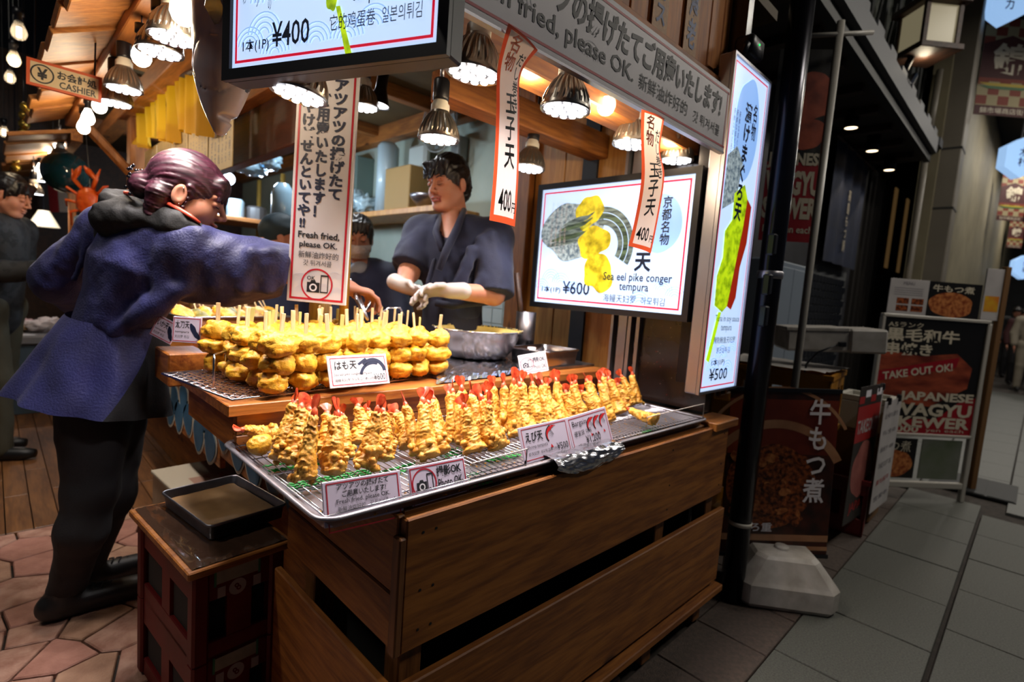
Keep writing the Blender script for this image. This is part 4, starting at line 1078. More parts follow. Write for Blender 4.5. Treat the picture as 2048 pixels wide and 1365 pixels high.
letter(s, 'Sea eel pike conger', W*.51, H*.205, SI, w=W*.42, h=H*.085, bold=.012, z=.0022); letter(s, 'tempura', W*.62, H*.13, SI, w=W*.18, h=H*.075, bold=.012, z=.0022)
letter(s, '海鳗天妇罗', W*.52, H*.05, SI, w=W*.21, h=H*.065, z=.0022); letter(s, '하모튀김', W*.76, H*.05, SI, w=W*.14, h=H*.06, z=.0022)
mb = MB(); mb.bbox((0.02, .03, -.12), (W-.02, H-.05, -.07), .004); part('mount', mb, MATS['black_metal'], s)
# egg roll screen over the corner
o = P(463, 140, D=1.095); x = P(876, 82, D=.905); x.z = o.z
M = frame(o, x-o, UP); W = (x-o).length; H = .36
s = screen('menu_screen', 'lit menu screen hanging at the corner with egg roll tempura, 400 yen', M, W, H, .022, .05)
waves(s, [(W*.1, .04, .04), (W*.18, .06, .045), (W*.24, .02, .04), (W*.6, .03, .04), (W*.72, .045, .04), (W*.92, .08, .045), (W*.45, .03, .04), (W*.2, .12, .05), (W*.85, .15, .05)], MATS['screen_pale'], z=.0004)
border(s, .010, .011, W-.010, H-.011, .0055, MATS['screen_red'])
flat(s, 'printed_tempura', blob_poly(W*.43, .19, W*.085, .075, 61, amp=.15), MATS['screen_food'], z=.0008); flat(s, 'printed_tempura', blob_poly(W*.53, .125, W*.035, .04, 62, amp=.15), MATS['screen_green'], z=.001)
flat(s, 'printed_stick', [(W*.545, .09), (W*.565, .09), (W*.63, 0), (W*.60, 0)], MATS['screen_green'], z=.0009)
letter(s, '1本(1P)', W*.065, .027, SI, w=W*.145, h=.028, bold=.01); letter(s, '¥400', W*.225, .032, SI, w=W*.195, h=.048, bold=.012)
letter(s, 'Japanese', W*.53, .118, SI, w=W*.21, h=.030, bold=.01); letter(s, 'tempura', W*.62, .085, SI, w=W*.16, h=.032, bold=.01)
letter(s, '它的鸡蛋卷', W*.52, .046, SI, w=W*.21, h=.030); letter(s, '일본의튀김', W*.76, .047, SI, w=W*.17, h=.028)
for k, tx in enumerate(('だしの', 'カリカリ', 'ふわふわ')): letter(s, tx, W*(.20-.07*k), .105+.01*k, SI, h=.05+.014*len(tx), w=W*.018, vertical=True)
letter(s, 'だし巻き', W*.82, .15, SI, h=.19, w=W*.06, vertical=True, bold=.03)
# tuna light box at the street corner
X0 = P(1395, 790, Y=.82).x+.005; X1 = P(1469, 770, Y=.82).x; Z0 = P(1397, 785, Y=.82).z; Z1 = P(1492, 127, Y=.82).z
M = frame((X0, .82, Z0), (1, 0, 0), UP); W, H = X1-X0, Z1-Z0
s = screen('light_box', 'tall narrow lit sign box with tuna skewer, 500 yen, at the street corner', M, W, H, .009, .05, 'aluminium')
waves(s, [(W*.3, H*.06, .05), (W*.7, H*.05, .05), (W*.5, H*.1, .05), (W*.8, H*.12, .04), (W*.2, H*.13, .04)], MATS['screen_pale'], z=.0004)
flat(s, 'printed_disc', blob_poly(W*.5, H*.82, W*.34, W*.55, 6, amp=.05), MATS['screen_blue'], z=.0003)
border(s, .012, .012, W-.012, H-.012, .005, MATS['screen_red'])
flat(s, 'printed_sea', [(W*.08, H*.56), (W*.42, H*.60), (W*.5, H*.72), (W*.3, H*.76), (W*.08, H*.72)], MATS['screen_sea'], z=.0006)
rr = random.Random(5)
ed = lambda pts, j: [(a_+rr.uniform(-j, j), b_+rr.uniform(-j, j)) for a_, b_ in pts]
flat(s, 'printed_tempura', [(W*.36, H*.62), (W*.62, H*.66), (W*.74, H*.62), (W*.70, H*.52), (W*.60, H*.40), (W*.50, H*.27), (W*.38, H*.25), (W*.16, H*.27), (W*.14, H*.36), (W*.24, H*.42), (W*.22, H*.50), (W*.38, H*.54)], MATS['screen_green'], z=.0008)
flat(s, 'printed_meat', [(W*.74, H*.62), (W*.88, H*.60), (W*.86, H*.48), (W*.74, H*.40), (W*.72, H*.30), (W*.62, H*.26), (W*.50, H*.27), (W*.60, H*.40), (W*.70, H*.52)], MATS['screen_meat'], z=.0008)
flat(s, 'printed_stick', [(W*.28, H*.25), (W*.36, H*.25), (W*.18, H*.09), (W*.1, H*.10)], MATS['screen_lime'], z=.0007)
letter(s, '名物', W*.62, H*.80, SI, h=H*.11, w=W*.13, vertical=True, bold=.02); letter(s, '漬けまぐろ天', W*.40, H*.54, SI, h=H*.36, w=W*.20, vertical=True, bold=.04, z=.0016)
for k in range(3): letter(s, '新鮮なまぐろを', W*(.12+.07*k), H*.72, SI, h=H*.14, w=W*.04, vertical=True)
letter(s, 'Tuna in soy sauce', W*.22, H*.215, SI, w=W*.68, h=H*.026); letter(s, 'tempura', W*.40, H*.185, SI, w=W*.3, h=H*.024)
letter(s, '腌制鲔鱼天妇罗', W*.24, H*.150, SI, w=W*.6, h=H*.022); letter(s, '붉은살튀김', W*.34, H*.118, SI, w=W*.38, h=H*.02)
letter(s, '1本(1P)', W*.25, H*.075, SI, w=W*.36, h=H*.025, bold=.01); letter(s, '¥500', W*.22, H*.03, SI, w=W*.5, h=H*.04, bold=.012)
mb = MB(); mb.box((.02, .02, -.1), (W+.06, H-.02, -.05)); part('back_box', mb, MATS['black_metal'], s)
mb = MB(); mb.tube([(W*.2, H+.02, 0), (W*.25, H+.06, .0), (W*.4, H+.07, -.01)], .012, 6); mb.bbox((W*.28, H+.03, -.05), (W*.6, H+.10, .02), .01); o = part('webcam', mb, MATS['black_plastic'], s, True)
mb = MB(); mb.lathe([(.0001, 0), (.003, 0), (.003, .002)], 8, T(W*.42, H+.07, .021)); part('status_light', mb, glow('led_green', '#20E060', 2.5), o)

# ------------------------------------------------------------------ reflector lamps
glow('led_white', '#F4F6FF', 5.0); glow('bulb_core', '#FFE9CC', 22.0)
mat('lamp_housing', '#9C968E', .28, metal=.9); mat('lamp_collar', '#CFC9BC', .45); mat('lamp_rim', '#D8D2DA', .2, metal=.3)
mat('bulb_glass', '#FFF4E0', .05, alpha=.22)
lm = {}
mb = MB(); nf = 96
prof = [(.0001, .002), (.056, .002), (.0605, 0), (.0615, .004), (.0605, .010), (.058, .022), (.053, .036), (.045, .052), (.036, .066), (.029, .074), (.027, .080)]
mb.lathe(prof, nf, fin=lambda r, z, j: r+(.0016 if j % 4 < 2 else -.0016)*(1 if .011 < z < .073 else 0)); lm['housing'] = mb.mesh('housing', False); lm['housing'].materials.append(MATS['lamp_housing'])
mb = MB(); mb.lathe([(.027, .078), (.027, .098), (.022, .104), (.020, .112)], 24); lm['collar'] = mb.mesh('collar', True); lm['collar'].materials.append(MATS['lamp_collar'])
mb = MB(); mb.lathe([(.0001, .110), (.0225, .110), (.0235, .118), (.0235, .165), (.019, .172), (.0001, .172)], 20); lm['socket'] = mb.mesh('socket', True); lm['socket'].materials.append(MATS['black_plastic'])
mb = MB(); mb.tube([(0, 0, .17), (0, 0, .235)], .006, 8); lm['stem'] = mb.mesh('stem', True); lm['stem'].materials.append(MATS['aluminium'])
mb = MB(); mb.lathe([(.0001, -.0028), (.0072, -.0024), (.0092, .0)], 14); lm['lens'] = mb.mesh('lens', True); lm['lens'].materials.append(MATS['led_white'])
mb = MB(); mb.lathe([(.0001, 0), (.05, 0), (.056, .001)], 24); lm['face'] = mb.mesh('lens', True); lm['face'].materials.append(MATS['led_white'])
LENS = [(0.0205*math.cos(a), .0205*math.sin(a)) for a in [math.radians(60*k) for k in range(6)]]+[(.0435*math.cos(a), .0435*math.sin(a)) for a in [math.radians(30*k+15) for k in range(12)]]
sd = bpy.data.lights.new('lamp_light', 'SPOT'); sd.energy = LAMP_W; sd.spot_size = math.radians(118); sd.spot_blend = .7; sd.shadow_soft_size = .05; sd.color = (1.0, .93, .90)
def par_lamp(p, label, detail=True, light=True, tilt=(0, 0), stem=True, scale=1.0, top=2.34):
    t = thing('reflector_lamp', label, 'lamp', group='reflector lamps of the stall', M=T(*p) @ RX(tilt[0]) @ RY(tilt[1]) @ SC(scale, scale, scale))
    put('housing', lm['housing'], t); put('collar', lm['collar'], t); put('socket', lm['socket'], t)
    if stem:
        put('stem', lm['stem'], t)
        mb = MB(); mb.tube([(0, 0, .23), (0, 0, max((top-p[2])/scale, .24))], .003, 6); part('cord', mb, MATS['black_plastic'], t)
    if detail:
        for x, y in LENS: put('lens', lm['lens'], t, (x, y, -.0005))
    else: put('lens', lm['face'], t, (0, 0, -.002))
    if light:
        l = bpy.data.objects.new('lamp_light', sd); col.objects.link(l); l.parent = t; l.location = (0, 0, -.012)
    return t
def LP(x, y, w): return P(x, y, D=.122*FPX/w)
for (x, y, w, lab, tl) in ((946, 150, 113, 'largest reflector lamp, left of the first paper strip under the banner', (.06, .05)), (1130, 222, 101, 'reflector lamp between the two paper strips under the banner', (.03, .03)), (1262, 290, 76, 'reflector lamp half behind the second paper strip', (0, .05)), (1353, 322, 66, 'small reflector lamp at the right end of the banner', (0, 0)),
                           (597, 192, 112, 'reflector lamp below the hanging corner screen', (.05, .12)), (877, 280, 83, 'reflector lamp right above the male vendor with a long black socket', (0, 0)), (1058, 338, 63, 'reflector lamp beside the vendor on a long stem', (.0, .1)), (727, 216, 62, 'reflector lamp partly hidden behind the tall sign', (0, 0))):
    par_lamp(LP(x, y, w), lab, True, True, tl)
left_lamps = [((345, 78), .36, 'nearest aisle lamp hanging left of the tuna model'), ((320, 106), .36, 'second aisle lamp just below the nearest one'), ((248, 180), .36, 'third aisle lamp right of the cashier sign'), ((230, 208), .36, 'fourth aisle lamp below the third one')]
for (p, X, lab) in left_lamps: par_lamp(P(*p, X=X), lab, True, True, top=2.04)
for k, (p, X) in enumerate((((121, 320), .36), ((113, 334), .36), ((104, 346), .36), ((78, 362), .30), ((68, 388), .25))):
    par_lamp(P(*p, X=X), 'far aisle lamp, %s from the top in the distant cluster' % ORD[k], False, k in (0, 3), top=2.0)
# small black spotlight
p = P(757, 212, D=2.1); t = thing('spotlight', 'small black cone spotlight on a long stem behind the tall sign', 'lamp', M=T(*p) @ RY(.12))
mb = MB(); mb.lathe([(.042, 0), (.040, .01), (.022, .07), (.022, .15), (.006, .155), (.006, .3)], 24); part('shade', mb, MATS['black_metal'], t, True)
mb = MB(); mb.lathe([(.0001, .006), (.039, .004)], 24); part('lens', mb, MATS['led_white'], t)
# filament bulbs
bm_ = MB(); bm_.lathe([(.0001, -.030), (.012, -.028), (.022, -.020), (.0285, -.004), (.028, .008), (.022, .026), (.0145, .042), (.0125, .05)], 22); bg = bm_.mesh('glass', True); bg.materials.append(MATS['bulb_glass'])
bm_ = MB(); bm_.tube([(0, 0, -.016), (0, 0, .022)], .0085, 10); bf = bm_.mesh('filament', True); bf.materials.append(MATS['bulb_core'])
bm_ = MB(); bm_.lathe([(.0125, .048), (.0135, .05), (.0135, .07), (.019, .072), (.019, .10), (.0001, .102)], 16); bs = bm_.mesh('socket', True); bs.materials.append(MATS['black_plastic'])
bgl = MB(); bgl.lathe([(.0001, -.030), (.012, -.028), (.022, -.020), (.0285, -.004), (.028, .008), (.022, .026), (.0145, .042), (.0125, .05)], 18); bgo = bgl.mesh('glass', True); bgo.materials.append(glow('bulb_white', '#FFF3DF', 9.0))
pd = bpy.data.lights.new('bulb_light', 'POINT'); pd.energy = BULB_W; pd.shadow_soft_size = .03; pd.color = (1.0, .78, .5)
def bulb(p, label, clear=True, light=True, s=1.0, cord=.12):
    t = thing('light_bulb', label, 'light bulb', group='hanging bulbs', M=T(*p) @ SC(s, s, s))
    put('glass', bg if clear else bgo, t); put('socket', bs, t)
    mb = MB(); mb.tube([(0, 0, .10), (0, 0, .10+cord)], .0025, 5); part('cord', mb, MATS['black_plastic'], t)
    if clear: put('filament', bf, t)
    if light:
        l = bpy.data.objects.new('bulb_light', pd); col.objects.link(l); l.parent = t; l.location = (0, 0, -.04)
    return t
for (x, y, D, lab) in ((1064, 128, 1.35, 'clear filament bulb half behind the first paper strip'), (1212, 210, 1.52, 'clear filament bulb hanging under the middle of the banner'), (1345, 272, 1.85, 'clear filament bulb half behind the second paper strip')): bulb(P(x, y, D=D), lab)
for (x, y, X, s, lt, lab) in ((367, 24, .36, 1.1, 1, 'bright round bulb at the top beside the tuna model'), (283, 114, .36, 1.0, 1, 'bright round bulb left of the second aisle lamp'), (199, 213, .36, 1.0, 1, 'bright bulb just left of the fourth aisle lamp'), (176, 238, .36, 1.0, 0, 'bright bulb below the cashier sign, upper of two'), (167, 256, .36, 1.0, 1, 'bright bulb below the cashier sign, lower of two'), (119, 291, .36, 1.2, 0, 'bright bulb above the distant lamp cluster'), (107, 308, .36, 1.1, 1, 'bright bulb left of the distant lamp cluster'), (82, 342, .30, 1.2, 0, 'bright bulb low in the distant row, upper'), (72, 352, .28, 1.2, 0, 'bright bulb low in the distant row, lower')):
    bulb(P(x, y, X=X), lab, False, bool(lt), s)
for k, (x, y) in enumerate(((38, 66), (28, 121), (20, 157), (8, 266))):
    bulb(P(x, y, X=.12 if k < 3 else .1), 'clear bulb at the dark far left, %s from the top' % ORD[k], True, k == 1, 1.15, 2.2)
# ------------------------------------------------------------------ arcade ceiling lamps along the street
glow('arcade_tube', '#FFF2E0', 6.0)
ad = bpy.data.lights.new('arcade_light', 'AREA'); ad.shape = 'RECTANGLE'; ad.size = 1.1; ad.size_y = .22; ad.energy = ARCADE_W; ad.color = (1.0, .93, .82)
AL = [((3.2, -1.5), 'nearest over the street'), ((5.4, -1.2), 'second over the street'), ((7.6, -1.0), 'third over the street'), ((10.2, -.1), 'fourth over the street'), ((13.0, .05), 'fifth over the street'), ((17.0, .1), 'farthest over the street'), ((-1.6, 2.2), 'over the aisle')]
for (x, y), wh in AL:
    t = thing('arcade_lamp', 'long box lamp under the arcade roof, '+wh, 'lamp', (x, y, 4.25), group='arcade ceiling lamps')
    mb = MB(); mb.box((-.6, -.14, .03), (.6, .14, .1)); part('housing', mb, MATS['gutter_grey'], t)
    for s in (-.06, .06):
        mb = MB(); mb.tube([(-.56, s, .015), (.56, s, .015)], .016, 8); part('tube', mb, MATS['arcade_tube'], t, True)
    mb = MB(); mb.tube([(-.4, 0, .1), (-.4, 0, .35)], .008, 6); mb.tube([(.4, 0, .1), (.4, 0, .35)], .008, 6); part('hanger', mb, MATS['black_metal'], t)
    l = bpy.data.objects.new('arcade_light', ad); col.objects.link(l); l.parent = t; l.location = (0, 0, -.01)

# ------------------------------------------------------------------ black pole, water weight, stew poster
mat('pole_black', '#26262E', .22, metal=.7)
pb = P(1462, 1198, Z=0)
pole = thing('black_pole', 'shiny black steel pole at the corner beside the lit tuna sign', 'pole', (pb.x, pb.y, 0))
mb = MB(); mb.lathe([(.0001, 0), (.043, 0), (.043, 3.2), (.0001, 3.2)], 28); part('tube', mb, MATS['pole_black'], pole, True)
mb = MB(); mb.lathe([(.0435, -.015), (.047, -.013), (.047, .013), (.0435, .015)], 28, T(0, 0, 1.33)); part('clamp', mb, MATS['aluminium'], pole, True)
mb = MB(); mb.lathe([(.0435, -.008), (.045, -.008), (.045, .008), (.0435, .008)], 24, T(0, 0, .33)); part('cable_tie', mb, MATS['lamp_collar'], pole, True)
for z in (1.18, 1.30, 1.45):
    mb = MB(); mb.bbox((-.075, -.03, z-.05), (-.04, .0, z+.03), .006); part('bracket', mb, MATS['black_plastic'], pole)
# white water weight: faceted plastic body with a carrying slot
wc = P(1570, 1190, Z=0)
ww = thing('water_weight', 'white faceted plastic water weight at the foot of the black pole', 'weight', M=T(wc.x-.02, wc.y+.03, 0) @ RZ(math.radians(-52)) @ SC(.84, .84, .95))
mat('plastic_white', '#B9B4AE', .5, color2='#9D978F', scale=12)
def oct_(a, b, c, z): return [(-a, -b+c, z), (-a+c, -b, z), (a-c, -b, z), (a, -b+c, z), (a, b-c, z), (a-c, b, z), (-a+c, b, z), (-a, b-c, z)]
mb = MB(); loft(mb, [oct_(.225, .165, .05, .004), oct_(.235, .175, .05, .02), oct_(.235, .175, .05, .10), oct_(.225, .165, .05, .115), oct_(.15, .12, .04, .20), oct_(.135, .105, .04, .212)], True, True); part('body', mb, MATS['plastic_white'], ww)
for sx in (-1, 1):
    mb = MB(); mb.bbox((.13*sx-.035 if sx > 0 else -.165, -.03, .13), (.165 if sx > 0 else -.095, .03, .175), .008); part('grip_slot', mb, mat('slot_grey', '#5A5650', .7), ww)
mb = MB(); mb.lathe([(.0001, .224), (.03, .224), (.034, .218), (.034, .208)], 18); part('filler_cap', mb, MATS['plastic_white'], ww, True)
# poster of stewed offal
mat('stew_dark', '#1E0D08', .4, color2='#4A1D0E', scale=12); mat('stew_rim', '#5E1C10', .35, color2='#8A3A1C', scale=3); mat('stew_pale', '#B98A66', .4, color2='#8C5A3C', scale=5)
mat('stew_meat', '#3A1408', .3, color2='#A4562A', scale=55, detail=8, lo=.38, hi=.66)
def stew(s, x0, y0, x1, y1, m='stew_meat', n=26, seed=1):
    rr = random.Random(seed)
    for k in range(n):
        u, v = rr.random(), rr.random()
        a, b = rr.uniform(.05, .10)*(x1-x0), rr.uniform(.04, .08)*(y1-y0)
        flat(s, 'printed_morsel', blob_poly(x0+(x1-x0)*u, y0+(y1-y0)*v, a, b, k+seed, n=14, amp=.2, rot=rr.uniform(0, 3)), MATS['stew_meat' if rr.random() < .6 else 'stew_bit'], z=.0014+.00008*k)
mat('stew_bit', '#7A3416', .3, color2='#C07A44', scale=40)
M, W, H = vframe((1440, 1106), (1652, 1112), (1474, 775), D=2.25)
s = board_sign('food_poster', 'upright poster of dark beef offal stew with white vertical lettering behind the pole', M, W, H, th=.006, face='stew_dark', cat='poster')
for y_ in (-.012, H-.004):
    mb = MB(); mb.box((-.006, y_, -.012), (W+.006, y_+.016, .004)); part('hanging_rail', mb, MATS['black_plastic'], s)
flat(s, 'printed_bowl', rect(0, H*.62, W, H*.95), MATS['stew_rim'], z=.0004)
mb = MB(); arc_strip(mb, W*.45, H*.38, W*.62, W*.70, .5, 2.75, 24, .0008); arc_strip(mb, W*.45, H*.56, W*.70, W*.73, .5, 2.6, 24, .0008); part('printed_rim', mb, MATS['stew_pale'], s)
flat(s, 'printed_stew', blob_poly(W*.42, H*.42, W*.40, H*.27, 4, amp=.06), MATS['stew_meat'], z=.001)
stew(s, W*.08, H*.2, W*.76, H*.62, n=46, seed=9)
flat(s, 'printed_stripe', rect(0, H*.085, W, H*.125), MATS['stew_pale'], z=.0008); flat(s, 'printed_stripe', rect(W*.55, H*.03, W, H*.055), MATS['stew_pale'], z=.0008)
letter(s, '牛もつ煮', W*.72, H*.33, WH, h=H*.63, w=W*.20, vertical=True, bold=.02, z=.006); letter(s, 'ひろ重', W*.16, H*.145, WH, w=W*.30, h=H*.055, bold=.02, z=.006); letter(s, '高本店', W*.15, H*.03, WH, w=W*.18, h=H*.03, z=.006)

# ------------------------------------------------------------------ yellow crates, warmer, TAKEOUT notices
mat('crate_yellow', '#B77E10', .5, color2='#A66C0E', scale=6)
def crate(name, label, c, sx, sy, h, rz, m, holes=4):
    t = thing(name, label, 'crate', c, rotz=rz)
    for k, (x0, y0, x1, y1) in enumerate(((-sx, -sy, sx, -sy+.015), (-sx, sy-.015, sx, sy), (-sx, -sy, -sx+.015, sy), (sx-.015, -sy, sx, sy))):
        mb = MB(); mb.bbox((x0, y0, .0), (x1, y1, h*.3), .003); mb.bbox((x0, y0, h*.72), (x1, y1, h), .003)
        L = (x1-x0) if k < 2 else (y1-y0)
        for i in range(holes+1):
            q = -L/2+L*i/holes; w_ = .018
            a0, a1 = max(q-w_, -L/2), min(q+w_, L/2)
            if k < 2: mb.box((a0, y0, h*.28), (a1, y1, h*.74))
            else: mb.box((x0, a0, h*.28), (x1, a1, h*.74))
        part('wall', mb, MATS[m], t)
    mb = MB(); mb.box((-sx, -sy, 0), (sx, sy, .012)); part('bottom', mb, MATS[m], t)
    mb = MB()
    for a in ((-sx-.008, -sy-.008, sx+.008, -sy), (-sx-.008, sy, sx+.008, sy+.008), (-sx-.008, -sy, -sx, sy), (sx, -sy, sx+.008, sy)): mb.box((a[0], a[1], h-.025), (a[2], a[3], h))
    part('rim', mb, MATS[m], t)
    return t
cp = P(1665, 1085, Z=0)
for k, wh in enumerate(('bottom', 'middle', 'top')):
    crate('yellow_crate', 'yellow plastic crate, %s of the stack under the white warmer' % wh, (3.06, .98, .003+.30*k), .22, .28, .295, math.radians(6), 'crate_yellow')
mb = MB()
def cloth(u, v): return (2.83+.46*u, .70+.55*v+.01*noise.noise(Vector((u*5, v*5, 0))), .912+.012*abs(noise.noise(Vector((u*6, v*6, 3)))))
mb.grid(20, 20, cloth); o = part('white_cloth', mb, mat('cloth_white', '#B5AFAA', .8), None, True); tag(o, 'crumpled white cloth spread on the yellow crates', 'cloth')
a = P(1603, 690, D=2.62); 
wmr = thing('food_warmer', 'low white countertop appliance on the crate stack with a black cable', 'warmer', M=frame(P(1572, 702, D=2.72)+Vector((0, 0, 0)), (P(1764, 708, D=2.62)-P(1572, 702, D=2.72)) * 1.0, UP))
W = (P(1764, 708, D=2.62)-P(1572, 702, D=2.72)).length
mb = MB(); mb.bbox((0, .0, -.26), (W, .115, 0), .012); part('body', mb, MATS['plastic_white'], wmr)
mb = MB(); mb.bbox((W*.66, -.002, -.28), (W+.02, .12, .012), .01); part('cover', mb, MATS['plastic_white'], wmr)
mb = MB(); mb.bbox((-.005, .105, -.27), (W*.66, .125, .005), .004); part('lid', mb, MATS['plastic_white'], wmr)
mb = MB(); mb.bbox((W*.54, .03, 0), (W*.62, .055, .02), .003); part('plug', mb, MATS['black_plastic'], wmr)
mb = MB(); mb.tube([(W*.55, .04, .012), (W*.45, .03, .04), (W*.3, .0, .05), (W*.2, -.06, .045), (W*.17, -.16, .03)], .005, 8); part('cable', mb, MATS['black_plastic'], wmr, True)
# notices hanging on the crates, facing the street
mat('notice_red', '#9C2020', .45); mat('notice_pink', '#8C4A44', .5, color2='#A8645A', scale=8); mat('notice_dark', '#2A2420', .5); mat('paper_grey', '#B4AFAE', .6, color2='#A29D9C', scale=5); mat('print_grey', '#6E6A70', .6)
o = P(1684, 1055, D=2.72); x = P(1732, 1012, D=2.95); M = frame(o, (x.x-o.x, x.y-o.y, 0), UP); W = math.hypot(x.x-o.x, x.y-o.y); H = P(1700, 770, D=2.72).z-o.z
s = board_sign('takeout_poster', 'red and pink TAKEOUT poster hanging on the yellow crates', M, W, H, th=.003, face='notice_dark', cat='poster')
flat(s, 'printed_red', rect(0, H*.60, W, H*.86), MATS['notice_red'], z=.0006); flat(s, 'printed_photo', blob_poly(W*.52, H*.38, W*.42, H*.22, 3, amp=.1), MATS['notice_pink'], z=.0006)
for k in range(4): flat(s, 'printed_check', rect(W*(.25*k), H*(.88+.04*(k % 2)), W*(.25*k+.22), H*(.93+.04*(k % 2))), WH if k % 2 else MATS['notice_red'], z=.0006)
letter(s, 'TAKEOUT', W*.06, H*.66, MATS['paper_grey'], w=W*.88, h=H*.10, bold=.02); letter(s, 'JAPAN', W*.15, H*.06, MATS['notice_red'], w=W*.7, h=H*.09, bold=.02)
for (pa, pb, top, D0, D1, lab) in (((1733, 905), (1752, 885), 775, 2.86, 2.98, 'upper white notice sheet with grey lines on the crate side'), ((1738, 1030), (1776, 985), 800, 2.84, 3.08, 'long white notice sheet with red lines on the crate side')):
    o = P(*pa, D=D0); x = P(*pb, D=D1); M = frame(o, (x.x-o.x, x.y-o.y, 0), UP); W = math.hypot(x.x-o.x, x.y-o.y); H = P(pa[0]+8, top, D=D0).z-o.z
    s = board_sign('notice_sheet', lab, M, W, H, th=.002, face='paper_grey', cat='notice')
    for k, tx in enumerate(('お持ち帰り', '牛もつ煮 1000', '串焼き 1000', 'TAKE OUT OK', '黒毛和牛', '営業中')):
        letter(s, tx, W*.12, H*(.84-.15*k), MATS['print_grey' if k != 4 else 'notice_red'], w=W*.74, h=H*.05)
    for x_ in (.2, .8):
        mb = MB(); mb.bbox((W*x_-.012, H-.02, -.01), (W*x_+.012, H+.02, .012), .004); part('clip', mb, MATS['black_plastic'], s)
rd = P(1712, 1085, Z=0)
mat('red_plastic', '#6E1414', .5)
crate('red_crate', 'dark red plastic crate standing on the street behind the stew poster', (rd.x+.20, rd.y+.16, .003), .13, .15, .31, math.radians(8), 'red_plastic', 3)
# styrofoam boxes behind
for (x, y, z, lab, cw) in ((3.72, .70, .0, 'tall brown carton standing between the crates and the sign stand', 'carton_brown'), (3.72, .68, .53, 'white foam box on the brown carton beside the sign stand', 'foam_white')):
    mat('carton_brown', '#6B4A26', .8); mat('foam_white', '#B5B2A8', .7)
    t = thing('foam_box' if z else 'carton', lab, 'box', (x, y, z+.003))
    mb = MB(); mb.bbox((-.13, -.13, 0), (.13, .13, .17 if z else .515), .008); part('body', mb, MATS[cw], t)
    mb = MB()
    for a in ((-.13, -.13, .13, -.10), (-.13, .10, .13, .13), (-.13, -.10, -.10, .10), (.10, -.10, .13, .10)): mb.box((a[0], a[1], .17 if z else .515), (a[2], a[3], .20 if z else .53))
    part('rim' if z else 'flap', mb, MATS[cw], t)

# ------------------------------------------------------------------ sign stand with wagyu poster
D0, D1 = 3.42, 3.50
o = P(1738, 862, D=D0); x = P(1934, 900, D=D1); M = frame(o, (x.x-o.x, x.y-o.y, 0), UP); W = math.hypot(x.x-o.x, x.y-o.y); H = P(1754, 632, D=D0).z-o.z; zb = o.z
t = thing('sign_stand', 'white framed sign stand with a wagyu skewer poster, TAKE OUT OK', 'sign stand', M=M)
mat('frame_white', '#A8A39A', .4); mat('poster_black', '#141210', .35); mat('poster_meat', '#5A1E12', .35, color2='#A04A2E', scale=5, detail=7, stretch=(1, 3, 1))
mb = MB(); mb.box((0, 0, -.015), (W, H, 0)); part('poster', mb, MATS['poster_black'], t)
for a, nm in (((-.02, -.02, W+.02, .0), 'frame_rail'), ((-.02, H, W+.02, H+.022), 'frame_rail'), ((-.022, -zb, .0, H), 'frame_post'), ((W, -zb, W+.03, H), 'frame_post'), ((0, -zb+.09, W, -zb+.13), 'frame_rail')):
    mb = MB(); mb.bbox((a[0], a[1], -.02), (a[2], a[3], .012), .004); part(nm, mb, MATS['frame_white'], t)
flat(t, 'printed_meat', [(0, H*.28), (W*.55, H*.24), (W*.9, H*.42), (W*.92, H*.6), (W*.75, H*.72), (W*.4, H*.68), (0, H*.72)], MATS['poster_meat'], z=.0006)
flat(t, 'printed_red', [(0, 0), (W, 0), (W, H*.14), (W*.25, H*.12), (0, H*.12)], mat('print_crimson', '#8E0F1C', .4), z=.0008)
flat(t, 'printed_red', [(W*.62, H*.12), (W, H*.12), (W, H*.34), (W*.85, H*.3)], MATS['print_crimson'], z=.0009)
flat(t, 'printed_ribbon', [(0, H*.44), (W*.76, H*.60), (W*.78, H*.69), (0, H*.53)], MATS['print_crimson'], z=.0012)
TW = mat('print_cream', '#BDB39E', .5)
letter(t, 'A5ランク', W*.04, H*.92, TW, w=W*.34, h=H*.045, bold=.01); letter(t, '黒毛和牛', W*.03, H*.80, TW, w=W*.72, h=H*.115, bold=.03); letter(t, '串焼き', W*.04, H*.68, TW, w=W*.46, h=H*.11, bold=.03)
letter(t, 'TAKE OUT OK!', W*.06, H*.455, TW, w=W*.68, h=H*.07, bold=.03, z=.002, rot=.175)
letter(t, 'JAPANESE', W*.24, H*.27, TW, w=W*.74, h=H*.10, bold=.04, z=.002); letter(t, 'WAGYU', W*.16, H*.155, TW, w=W*.82, h=H*.115, bold=.04, z=.002); letter(t, 'SKEWER', W*.16, H*.05, TW, w=W*.82, h=H*.10, bold=.04, z=.002); letter(t, '1000', W*.2, -.0+H*.005, TW, w=W*.28, h=H*.06, bold=.03, z=.002); letter(t, 'yen each', W*.55, H*.008, TW, w=W*.38, h=H*.04, z=.002)
mb = MB(); mb.box((W*.03, -zb+.15, -.01), (W*.5, -.04, -.004)); pp = part('small_poster', mb, MATS['poster_black'], t)
q = flat(pp, 'printed_stew', blob_poly(W*.26, -.5*zb+.02, W*.2, zb*.22, 7, amp=.1), MATS['stew_bit'], z=-.003); letter(pp, 'もつ煮', W*.12, -.13, TW, w=W*.32, z=-.003)
mb = MB(); mb.box((W*.55, -zb+.15, -.01), (W*.95, -.04, -.004)); part('clear_pocket', mb, mat('pocket_green', '#5C6650', .25, color2='#6E7268', scale=4), t)
